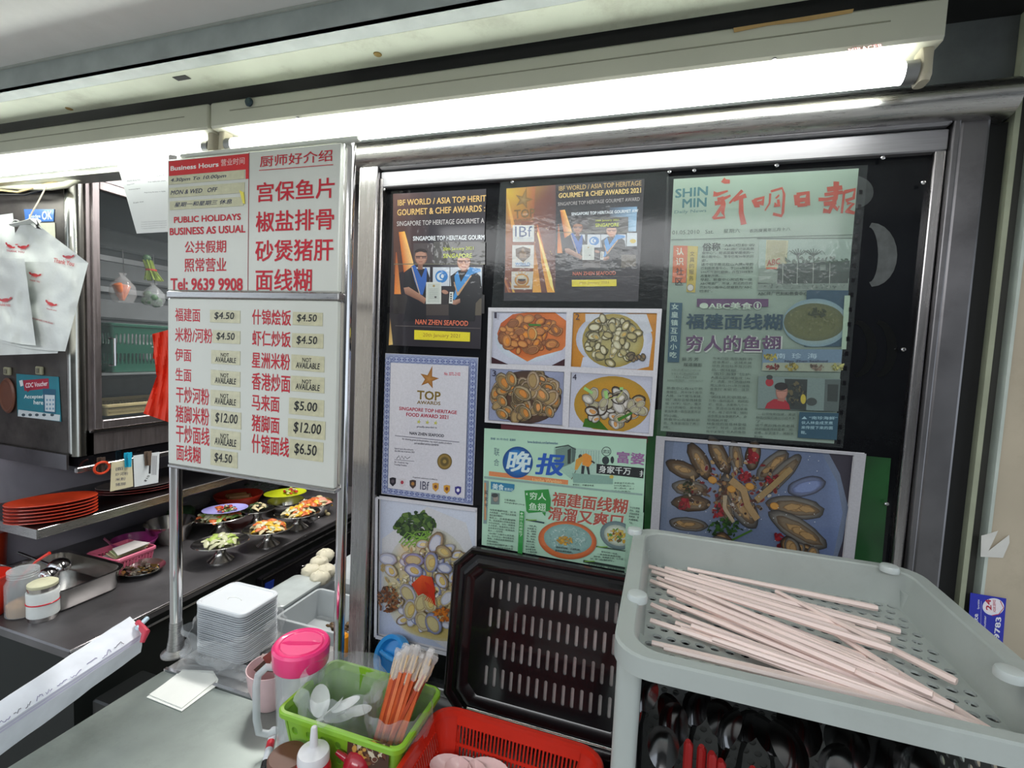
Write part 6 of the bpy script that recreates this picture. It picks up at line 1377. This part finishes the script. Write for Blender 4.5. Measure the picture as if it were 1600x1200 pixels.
k.text('THANK YOU', (120, 935), (400, 960), (206, 90, 96), .02, up=(122, 905)); k.done('lobster_print', t, PR); k = NK(); lobster(k, 1085, 1020, 1.4, 0); k.text('Thank You', (850, 1100), (1170, 1165), (196, 100, 100), .02, up=(862, 1030)); k.done('lobster_print', t, PR); k = NK()
lobster(k, 560, 1300, 1.5, .2); k.text('THANK YOU', (480, 1390), (640, 1420), (206, 110, 110), .02, up=(484, 1364)); k.done('lobster_print', t, PR); k = NK(); lobster(k, 810, 1750, 1.5, .4); k.text('Thank you', (740, 1840), (900, 1870), (206, 110, 110), .02, up=(744, 1812)); k.done('lobster_print', t, PR); k = NK()
k.text('HAVE A NICE DAY AND COME AGAIN', (420, 1960), (840, 2070), (206, 110, 110), .02, up=(424, 1935))
k.done('lobster_print', t, PR)
fn3 = bagfn(-.062); k = Ink(lambda x, y: fn3(x, y)+Vector((0, -.0015, 0)), base=1e-3, crop=(0, 300, 10)); lobster(k, 100, 1690, 1.6, -.1); k.text('THANK YOU', (0, 1780), (180, 1790), (206, 110, 110), .02, up=(0, 1745)); k.done('lobster_print', t, PR)
b = B(); quadgrid(b, bagfn(-.02), ((-30, 340), (20, 333), (30, 420), (-30, 440)), 14, 14)
tag(obj('carrier_bag', b, BAGW, None, True), 'plain white bag at the left edge behind the printed carrier bag', 'carrier bag')
b = B(); quadgrid(b, bagfn(-.035), ((-30, 520), (95, 535), (90, 552), (-30, 556)), 24, 4)
tag(obj('crumpled_hem', b, BAGW, None, True), 'crumpled white bag hem hanging below the printed carrier bag', 'carrier bag')
tag(obj('bag_string', B().tube([PY(72, 292, -.02), PY(60, 315, -.035), PY(50, 332, -.045), PY(44, 346, -.048)], .0016, 6), M('beige_string', (206, 196, 176), .7), None, True), 'pale string holding the white carrier bags under the canopy', 'string')
# ------- paper notice hanging behind the board
q = [PY(x, y, -.085) for x, y in ((178, 236), (214, 365), (268, 362), (268, 228))]
t = tag(obj('paper_notice', B().slab(q, (0, -.0006, 0)), M('notice_paper', (222, 224, 222), .6, 0, .02, 20)), 'white printed letter hanging beside the upper menu board', 'notice')
k = Ink(lambda x, y: PY(x, y, -.085), base=8e-4, crop=(0, 250, 2.667))
for i, (x, y, x2) in enumerate(((530, 92, 586), (655, 72, 690), (620, 96, 692), (532, 108, 562), (538, 128, 586), (604, 140, 692), (558, 182, 600))): k.text(('UPDATE ON NOTICE', 'Subsidy', 'Dear stallholder, please', 'Important', 'Government Agency', 'Please keep this letter on display', 'Scan me')[i], (x, y), (x2, y-6), (96, 96, 100), .01, res=1, up=(x-1, y-6))
for i in range(4): k.text('The programme is supported and funded for all registered stalls', (590+(i > 2)*10, 262+i*9), (696, 256+i*9), (120, 120, 124), 0, res=1, up=(590, 258+i*9))
k.done('lettering', t, PR)
# ------- red cloth hanging behind the lower board
fr = lambda x, y: PY(x, y, -.104+.010*nz3(x*.05, y*.03, 2)+.004*math.sin(x*.5+y*.06))
RC = M('orange_red_cloth', (226, 58, 30), .75, 0, .12, 30, .3)
b = B(); quadgrid(b, fr, ((238, 522), (276, 512), (276, 590), (244, 586)), 14, 16); quadgrid(b, fr, ((247, 582), (276, 580), (276, 664), (224, 646)), 14, 16); quadgrid(b, lambda x, y: fr(x, y)+Vector((0, .008, 0)), ((236, 524), (250, 520), (246, 566), (233, 560)), 8, 8)
tag(obj('red_cloth', b, RC, None, True), 'crumpled orange-red cloth hanging at the left edge of the lower menu board', 'cloth')

# ======================= shelf with plates
SHX = -1.6; SHZ = -.548
SH = thing('wall_shelf', 'steel wall shelf below the chiller carrying orange oval plates', 'shelf', (-1.77, .5, SHZ-.02))
obj('shelf_board', B().box((-1.94, -.045, SHZ-.004), (SHX, 1.2, SHZ)), STEELD, SH)
obj('front_edge', B().bbox((SHX-.003, -.046, SHZ-.026), (SHX+.001, 1.2, SHZ+.001), .001), STEEL, SH)
obj('end_edge', B().box((-1.94, -.048, SHZ-.026), (SHX, -.0445, SHZ+.001)), STEEL, SH)
obj('bracket', B().add([(-1.94, .0, SHZ-.005), (-1.70, .0, SHZ-.005), (-1.94, .0, SHZ-.10), (-1.94, .006, SHZ-.005), (-1.70, .006, SHZ-.005), (-1.94, .006, SHZ-.10)], [(0, 2, 1), (3, 4, 5), (0, 1, 4, 3), (1, 2, 5, 4), (0, 3, 5, 2)]), STEELD, SH)
OP = M('orange_melamine', (208, 66, 34), .35, 0, .06, 12, coat=.3)
P_L, P_R = PZ(9, 790, -.49), PZ(149, 772, -.49); pc_ = (P_L+P_R)/2; ang = math.atan2(P_R.y-P_L.y, P_R.x-P_L.x); pl_ = (P_R-P_L).length/2
def plate(name, label, c, z, r, ratio, rot, mat, cat='plate', group=None, n=40):
    return tag(obj(name, B().lathe((c[0], c[1], z), [(r*.55, 0), (r*.60, .001), (r*.95, .009), (r, .0105), (r*.99, .012), (r*.93, .0105), (r*.58, .003), (.001, .0025)], n, sx=1, sy=ratio, rot=rot, cap1=True), mat, None, 50), label, cat, group)
LBL = ['bottom orange oval plate of the stack on the shelf', 'orange oval plate second from the bottom of the shelf stack', 'orange oval plate third from the bottom of the shelf stack', 'orange oval plate fourth from the bottom of the shelf stack', 'orange oval plate just under the top of the shelf stack', 'top orange oval plate of the stack on the shelf']
pcx = max(pc_.x, -1.79)
for i in range(6): plate('oval_plate', LBL[i], (pcx, pc_.y), SHZ+.001+i*.0095, .100, .62, math.radians(62), OP, group='orange oval plates')
q = PZ(205, 762, -.53)
DR = M('dark_red_melamine', (120, 40, 34), .35, 0, .08, 12, coat=.3); GRYP = M('grey_melamine', (110, 100, 98), .35, coat=.3)
for i in range(3): plate('oval_plate', ['lowest dark red oval plate behind the clipped papers', 'middle dark red oval plate behind the clipped papers', 'grey oval plate topping the second stack behind the papers'][i], (max(q.x, -1.79), q.y+.02), SHZ+.001+i*.0085, .112, .62, math.radians(62), DR if i < 2 else GRYP, group='second plate stack')
# clip bar
BX_ = -1.595
tag(obj('clip_bar', B().bbox((BX_-.012, PX(120, 730, BX_).y, PX(120, 738, BX_).z-.004), (BX_, 1.0, PX(120, 738, BX_).z+.012), .002), STEEL), 'narrow steel bar under the chiller holding clips and papers', 'bar')
zb_ = PX(120, 738, BX_).z
tag(obj('recess_strip', B().box((-1.93, FY+.01, FZ0-.045), (FX-.004, 1.2, FZ0-.003)), BLACK), 'black strip standing in for the dark recess beneath the chiller cabinet', 'rail')  # darkness of the recess under the chiller, painted as a black strip
# hood edge at the far left, under the chiller
b = B().box((-2.6, FY-.01, PY(10, 716, FY).z), (FX-.02, FY-.004, PY(10, 694, FY).z))
tag(obj('cabinet_lip', b, STEELD), 'dull steel lip under the chiller front at far left', 'trim')
def clipt(x, y, mat, label):
    c = PX(x, y, BX_+.012); t = thing('peg_clip', label, 'clip', tuple(c))
    for s in (-1, 1): obj('jaw', B().loft([[(c.x+s*.003+dx, c.y+dy*w_+s*.003, c.z+h) for dx, dy in ((-.0015, -1), (.0015, -1), (.0015, 1), (-.0015, 1))] for h, w_ in ((-.028, .004), (-.005, .005), (.008, .0065), (.018, .006))]), mat, t, 40)
    obj('spring', B().lathe((c.x, c.y-.004, c.z), [(.0035, 0), (.0035, .008)], 12, axis=(0, 1, 0)), CHROME, t, True)
clipt(200, 716, M('sky_blue_plastic', (40, 170, 206), .4, coat=.3), 'sky blue peg clip between the two hanging papers')
clipt(231, 714, M('brown_clip', (104, 88, 76), .5), 'brown clip holding the white paper on the bar')
clipt(158, 724, M('dark_clip', (74, 60, 52), .5), 'dark clip holding the orange ring')
c = PX(159, 731, BX_+.02)
tag(obj('orange_ring', B().tube([c+Vector((0, .020*math.cos(a), .017*math.sin(a))) for a in [2*pi*i/24 for i in range(25)]], .0035, 8, False), OP, None, True), 'orange plastic ring hanging from the clip bar', 'ring')
for nm, lab, pts, col in (('note_paper', 'cream handwritten note hanging from the clip bar', ((174, 722), (206, 718), (208, 760), (172, 768)), (214, 206, 172)), ('slip_paper', 'white printed slip hanging right of the cream note', ((208, 712), (249, 706), (247, 754), (210, 761)), (220, 226, 228))):
    t = tag(obj(nm, B().slab([PX(x, y, BX_+.006) for x, y in pts], (.0008, 0, 0)), M(nm+'_mat', col, .6, 0, .03, 20)), lab, 'paper')
    k = Ink(lambda x, y: PX(x, y, BX_+.006), nrm=(1, 0, 0), base=1e-3)
    R_ = random.Random(len(nm))
    if nm == 'note_paper':
        for i, s_ in enumerate(('面', '炒河粉', '米粉', '猪脚')): k.text(s_, (180, 736+i*8), (188+len(s_)*4, 734+i*8), (90, 90, 110), 0, res=1, up=(180, 731+i*8))
    else:
        k.poly([(233, 716), (236, 715), (235, 740), (232, 740)], (50, 50, 54)); k.text('$10', (224, 752), (230, 742), (40, 40, 46), .01, up=(228, 753))
        for i in range(5): k.line([(238+i*1.6, 712), (237+i*1.6, 742)], .6, (120, 120, 130))
    k.done('writing', t, PR)

# ======================= things on the kitchen counter
ST2 = M('kitchen_steelware', (200, 198, 194), .2, 1, .08, 20)
# big rectangular steel pan with two ladles
c4 = [PZ(22, 880, -.69), PZ(100, 862, -.69), PZ(168, 880, -.69), PZ(92, 935, -.69)]
pcn = sum(c4, Vector())/4
px0, px1, py0, py1 = -1.76, -1.475, -.085, .10
pcc = ((px0+px1)/2, (py0+py1)/2); hx, hy = (px1-px0)/2, (py1-py0)/2
obj_t = thing('deep_steel_pan', 'deep rectangular steel pan with two ladles at left', 'pan', (*pcc, ZK))
obj('pan_body', B().rloft(pcc, [(ZK+.001, hx-.012, hy-.012, .03), (ZK+.008, hx-.006, hy-.006, .035), (-.692, hx-.002, hy-.002, .04), (-.690, hx+.006, hy+.006, .045), (-.688, hx+.006, hy+.006, .045), (-.689, hx-.004, hy-.004, .038), (ZK+.010, hx-.010, hy-.010, .03), (ZK+.004, hx-.03, hy-.03, .02)], 6), ST2, obj_t, 40)
for i, (x, y, r_, hx_, hy_) in enumerate(((92, 888, .030, -.12, -.02), (75, 900, .024, -.10, -.05))):
    q = PZ(x, y, -.700)
    t = thing('ladle', ('large', 'small')[i]+' round steel ladle resting in the deep pan', 'ladle', tuple(q))
    obj('ladle_bowl', B().lathe(q, [(r_*math.sin(a), r_*math.cos(a)) for a in [pi/2*j/7+.02 for j in range(8)]], 26), CHROME, t, True)
    obj('ladle_handle', B().tube([q+Vector((-r_*.9, 0, .002)), q+Vector((hx_*.6, hy_*.3, .012)), q+Vector((hx_*1.2, hy_, .03))], .004, 8), CHROME, t, True)
# jar, wrapped tin, red buckets
def cyl(name, label, cat, px_, z, prof_parts):
    q = PZ(px_[0], px_[1], z); return lathe_thing(name, label, cat, (q.x, q.y, z), prof_parts), q
t, q = cyl('glass_jar', 'clear screw-neck jar with brown powder behind the wrapped tin', 'jar', (38, 958), ZK, [
    ('jar_body', [(.034, .001), (.037, .004), (.037, .085), (.030, .100), (.030, .118), (.032, .119), (.031, .120)], CLR), ('powder', [(.033, .003), (.034, .006), (.034, .030), (.018, .040)], M('brown_powder', (176, 134, 80), .9, 0, .2, 80, .4))])
for i in range(3): obj('thread_ring', B().lathe((q.x, q.y, ZK+.103+i*.006), [(.0305, 0), (.032, .0012), (.0305, .0024)], 28, cap0=False, cap1=False), CLR, t, True)
t, q = cyl('wrapped_tin', 'tin wrapped in white paper with a thin red rubber band', 'tin', (68, 965), ZK, [
    ('tin_body', [(.029, 0), (.030, .002), (.030, .082), (.031, .084), (.031, .088), (.027, .088)], ST2), ('paper_wrap', [(.0318, .012), (.0325, .013), (.0322, .040), (.0328, .074), (.0318, .076)], M('tin_paper', (220, 224, 222), .8, 0, .04, 30, .4, bscale=70)),
    ('rubber_band', [(.033, .045), (.034, .046), (.034, .0475), (.033, .0485)], REDS), ('lid', [(.030, .088), (.0305, .089), (.0305, .095), (.026, .098)], M('cream_cloth_lid', (206, 204, 172), .8, 0, .1, 40, .3))])
q = PZ(5, 955, ZK)
t = thing('red_pail', 'red plastic pail with a red scoop handle at the left edge', 'pail', (q.x, q.y, ZK))
RPL = M('pail_red', (216, 50, 34), .35, 0, .06, 12, coat=.4)
obj('pail_body', B().lathe((q.x-.02, q.y-.03, ZK), [(.040, 0), (.043, .003), (.052, .10), (.055, .102), (.055, .106), (.050, .106), (.041, .006)], 40), RPL, t, 50)
obj('scoop_handle', B().tube([(q.x, q.y+.02, ZK+.06), (q.x+.035, q.y+.055, ZK+.12), (q.x+.052, q.y+.075, ZK+.138)], [.006, .006, .0075], 10, flat=.6), RPL, t, True)
q = PZ(0, 850, ZK+.10)
lathe_thing('red_tub', 'orange-red tub behind the red pail at the left edge', 'tub', (q.x-.10, q.y+.0, ZK), [('tub_body', [(.05, 0), (.056, .004), (.064, .16), (.060, .19), (.05, .20)], OP)])
# coin dish, pink basket, purple bowl, steel bowl
def dish(name, label, cat, px_, z, r, h, mat, ratio=1, rot=0, flare=1.0):
    q = PZ(px_[0], px_[1], z+h)
    o = obj(name, B().lathe((q.x, q.y, z), [(r*.62, 0), (r*.66, .001), (r*.93, h*.8), (r, h), (r*.995, h+.0015), (r*.91, h*.82), (r*.62, .003), (.001, .0025)], 40, sy=ratio, rot=rot), mat, None, 50)
    return tag(o, label, cat), q
o, q = dish('shallow_dish', 'shallow steel dish of loose coins on the dark counter', 'dish', (220, 886), ZK, .068, .018, ST2, .92)
R_ = random.Random(8); CO = [M('coin_silver', (150, 146, 136), .3, .9, .2, 60), M('coin_brass', (150, 120, 70), .3, .9, .2, 60), M('coin_dark', (92, 84, 74), .35, .8, .2, 60)]
for i in range(60):
    a = R_.uniform(0, 2*pi); rr = .046*math.sqrt(R_.random()); ax_ = (R_.uniform(-.5, .5), R_.uniform(-.5, .5), 1); r_ = R_.uniform(.006, .0085)
    tag(obj('coin', B().lathe((q.x+rr*math.cos(a), q.y+rr*math.sin(a), ZK+.005+R_.uniform(0, .012)), [(r_, -.0008), (r_, .0008)], 12, axis=ax_), CO[i % 3]), 'loose coin in the shallow steel dish', 'coin', 'coins in the dish')
q0 = PZ(150, 880, ZK+.05)
PB = M('pink_basket_plastic', (222, 110, 140), .4, 0, .05, 12, coat=.3)
qa, qb = PZ(182, 875, ZK+.045), PZ(231, 852, ZK+.045)
basket('pink_basket', 'small pink mesh basket of cards beside the deep pan', qa.x-.125, qa.x+.005, qa.y-.005, qb.y+.005, ZK, ZK+.048, PB, .008, .006, (4, (.0028, .003, 'rect'), (.009, .01)), rim=.004)
CARD = M('card_cream', (214, 200, 160), .6, 0, .1, 30)
for i in range(6):
    c_ = (qa.x-.06+i*.006, (qa.y+qb.y)/2, ZK+.018+i*.007)
    tag(obj('paper_card', B().slab([(c_[0]-.045, c_[1]-.05+.006*i, c_[2]), (c_[0]+.035, c_[1]-.055, c_[2]+.006), (c_[0]+.04, c_[1]+.04, c_[2]+.012), (c_[0]-.04, c_[1]+.045, c_[2]+.004)], (0, 0, .0012)), (CARD, M('card_green', (186, 196, 150), .6), M('card_white', (214, 208, 204), .6))[i % 3]), ('cream', 'pale green', 'white')[i % 3]+' card '+('low' if i < 3 else 'high')+' in the small pink basket', 'card')
o, q = dish('purple_basin', 'purple plastic basin behind the pink basket', 'basin', (210, 842), ZK, .07, .05, M('purple_plastic', (150, 50, 120), .35, coat=.4), .9)
tag(obj('basin_scoop', B().tube([(q.x-.03, q.y-.03, ZK+.012), (q.x-.045, q.y-.055, ZK+.055), (q.x-.05, q.y-.062, ZK+.066)], [.006, .010, .010], 8, flat=.35), M('mauve_plastic', (196, 120, 150), .4), None, True), 'mauve scoop handle leaning in the purple basin', 'scoop')
o, q = dish('maroon_basin', 'dark maroon tray behind the pink basket', 'basin', (166, 866), ZK, .06, .03, M('maroon_plastic', (92, 26, 44), .4), .7)
o, q = dish('mixing_bowl', 'large steel mixing bowl behind the left pole', 'bowl', (266, 815), ZK, .08, .07, ST2, 1)
# pedestal dishes
def heap(name, label, c, z, rx_, ry_, n_, cols, sz, seed, flat=.4, curl=True):
    R = random.Random(seed)
    t = thing(name, label, 'food', (c.x, c.y, z))
    for ci, col in enumerate(cols):
        b = B()
        for i in range(n_):
            a = R.uniform(0, 2*pi); rr = math.sqrt(R.random()); h = (1-rr*rr)*.022*R.uniform(.4, 1.1)
            p = Vector((c.x+rx_*rr*math.cos(a), c.y+ry_*rr*math.sin(a), z+.003+h)); a2 = R.uniform(0, 2*pi); s = sz*R.uniform(.7, 1.3); tl = R.uniform(-.5, .5)
            d = Vector((math.cos(a2), math.sin(a2), tl)).normalized(); e = Vector((-math.sin(a2), math.cos(a2), R.uniform(-.4, .4))).normalized(); up_ = d.cross(e)
            if curl: b.tube([p-d*s, p-d*s*.4+up_*s*.3, p+d*s*.4+up_*s*.3, p+d*s], [s*.2, s*.5, s*.5, s*.2], 6, flat=.5)
            else: b.sphere(p, (s*.8, s*.6, s*.45), 7, 5)
        o = obj('slices', b, col, t, True); o['kind'] = 'stuff'
    return t
VG = {k_: M('veg_'+k_, c_, .5, 0, .12, 60, coat=.3) for k_, c_ in dict(lime=(168, 190, 96), pale=(196, 196, 160), green=(96, 134, 50), yellow=(220, 176, 50), orange=(204, 104, 50), red=(180, 34, 30), cream=(206, 192, 150), dark=(40, 70, 30), pink=(226, 150, 130)).items()}
def pedestal(px_, label, food, r=.086, z=ZK+.062, group='pedestal dishes'):
    q = PZ(px_[0], px_[1], z)
    t = thing('pedestal_dish', label, 'dish', (q.x, q.y, ZK), group)
    obj('dish_plate', B().lathe((q.x, q.y, z), [(.020, -.012), (r*.7, -.008), (r*.97, .0), (r, .001), (r*.98, .003), (r*.72, -.004), (.001, -.007)], 44, sy=.84, rot=math.radians(50)), ST2, t, 50)
    obj('foot', B().lathe((q.x, q.y, ZK), [(.040, 0), (.040, .003), (.024, .016), (.015, .030), (.017, .049)], 32), ST2, t, 50)
    if food: food(q, z-.004)
    return q
pedestal((345, 847), 'steel pedestal dish of shredded cucumber, nearest to the poles', lambda q, z: heap('cucumber_slices', 'pale green sliced cucumber heaped on the nearest pedestal dish', q, z, .042, .042, 26, [VG['lime'], VG['pale']], .017, 1))
pedestal((419, 825), 'steel pedestal dish of mixed peppers and onion, in the middle', lambda q, z: heap('mixed_slices', 'yellow and orange pepper slices heaped on the middle pedestal dish', q, z, .05, .05, 16, [VG['yellow'], VG['orange'], VG['cream'], VG['pale']], .016, 2))
pedestal((465, 801), 'steel pedestal dish of mixed vegetables, furthest from the poles', lambda q, z: heap('far_slices', 'yellow and white vegetable slices heaped on the far pedestal dish', q, z, .05, .05, 16, [VG['yellow'], VG['orange'], VG['cream'], VG['pale']], .015, 3))
q = pedestal((345, 806), 'large steel pedestal dish of salad below the lilac plate', lambda q, z: heap('salad_slices', 'green and orange salad strips under the lilac plate', q, z, .066, .066, 22, [VG['lime'], VG['pale'], VG['orange'], VG['green']], .018, 4), r=.10)
pedestal((402, 796), 'empty-looking steel pedestal dish behind the middle one', lambda q, z: heap('dark_garnish', 'dark green garnish on the dish behind', q, z, .035, .035, 10, [VG['dark'], VG['cream']], .012, 5), r=.065)
q = PZ(352, 797, ZK+.088)
plate('lilac_plate', 'lilac oval plate with chopped red chilli and spring onion', (q.x, q.y), ZK+.083, .078, .72, math.radians(50), M('lilac_melamine', (172, 168, 232), .35, coat=.3))
heap('chilli_garnish', 'chopped red chilli and spring onion on the lilac plate', q+Vector((.01, .0, 0)), ZK+.087, .028, .028, 10, [VG['red'], VG['dark'], VG['cream']], .007, 6)
o, q = dish('steel_basin', 'steel basin under the lime green plate', 'basin', (447, 782), ZK, .075, .055, ST2)
q = PZ(446, 772, ZK+.062)
plate('lime_plate', 'lime green oval plate with garlic and chilli', (q.x, q.y), ZK+.058, .088, .72, math.radians(50), M('lime_melamine', (204, 214, 40), .35, coat=.3))
heap('garlic_garnish', 'garlic cloves and red chilli on the lime green plate', q+Vector((.01, .02, 0)), ZK+.062, .03, .03, 8, [VG['cream'], VG['red'], VG['lime']], .010, 7, curl=False)
o, q = dish('strip_bowl', 'steel bowl of pink and white sliced strips at the right', 'bowl', (494, 784), ZK, .070, .055, ST2)
heap('meat_strips', 'pink and white strips in the right-hand steel bowl', q, ZK+.040, .045, .045, 14, [VG['pink'], VG['cream'], VG['orange'], VG['yellow']], .022, 8)
o, q = dish('red_basin', 'red plastic basin of sausages behind the lilac plate', 'basin', (373, 772), ZK, .098, .06, M('red_basin_plastic', (206, 60, 40), .35, coat=.3), .85, .8)
R_ = random.Random(6)
for i in range(7):
    a = R_.uniform(-.3, .5)+.7; o_ = Vector((R_.uniform(-.03, .03), R_.uniform(-.04, .04), ZK+.040+.006*(i % 3)-q.z)); d = Vector((math.cos(a), math.sin(a), 0))*.042
    tag(obj('sausage', B().tube([q+o_-d, q+o_-d*.9, q+o_, q+o_+d*.9, q+o_+d], [.003, .009, .0095, .009, .003], 10), M('sausage_tan', (206, 150, 96), .4, 0, .1, 30, coat=.3), None, True), 'tan sausage in the red plastic basin', 'sausage', 'sausages in the red basin')
q = PZ(405, 768, ZK+.04)
b = B().loft([[(q.x-.05+.06*math.sin(th)*math.cos(ph)*(1+.4*nz3(3*math.cos(ph), 3*math.sin(ph), 2*th)), q.y+.08+.10*math.sin(th)*math.sin(ph)*(1+.4*nz3(2*math.cos(ph), 3*math.sin(ph), th)), ZK+.05-.048*math.cos(th)) for ph in [2*pi*j/22 for j in range(22)]] for th in [pi*(k_+.1)/10.2 for k_ in range(11)]])
tag(obj('greens_bag', b, BAGM, None, True), 'clear bag of leafy greens at the back of the counter', 'plastic bag')
b = B(); R_ = random.Random(3)
for i in range(60): b.sphere((q.x-.05+R_.gauss(0, .022), q.y+.08+R_.gauss(0, .04), ZK+.02+R_.uniform(0, .05)), (R_.uniform(.006, .014), R_.uniform(.006, .014), .004), 6, 4)
tag(obj('leafy_greens', b, LIM, None, True), 'leafy greens packed in the clear bag at the back', 'greens', kind='stuff')
q = PZ(512, 803, ZK+.006)
tag(obj('garlic_clove', B().sphere(q, (.012, .009, .008), 12, 8), VG['cream'], None, True), 'single garlic clove on the counter edge beyond the dishes', 'garlic')
q = PZ(488, 812, ZK+.004)
tag(obj('cleaver_blade', B().slab([PZ(478, 812, ZK+.002), PZ(505, 798, ZK+.002), PZ(510, 801, ZK+.002), PZ(484, 819, ZK+.002)], (0, 0, .003)), CHROME), 'short pale steel blade lying beside the far pedestal dish', 'knife')
# dark cloth piles by the wall
for i, (x, y, s_) in enumerate(((318, 800, .05), (300, 818, .04))):
    q = PZ(x, y, ZK)
    b = B().loft([[(q.x-.06+s_*math.sin(th)*math.cos(ph)*(1+.4*nz3(3*math.cos(ph), 3*math.sin(ph), 2*th+i)), q.y+s_*1.4*math.sin(th)*math.sin(ph)*(1+.4*nz3(2*math.cos(ph), 3*math.sin(ph), th)), ZK+.031-.030*math.cos(th)) for ph in [2*pi*j/20 for j in range(20)]] for th in [pi*(k_+.1)/9.2 for k_ in range(10)]])
    tag(obj('produce_sack', b, BAGM if i == 0 else LIM, None, True), ('clear plastic sack by the wall behind the lilac plate', 'bunch of dark greens behind the nearest pedestal dish')[i], ('plastic bag', 'greens')[i])
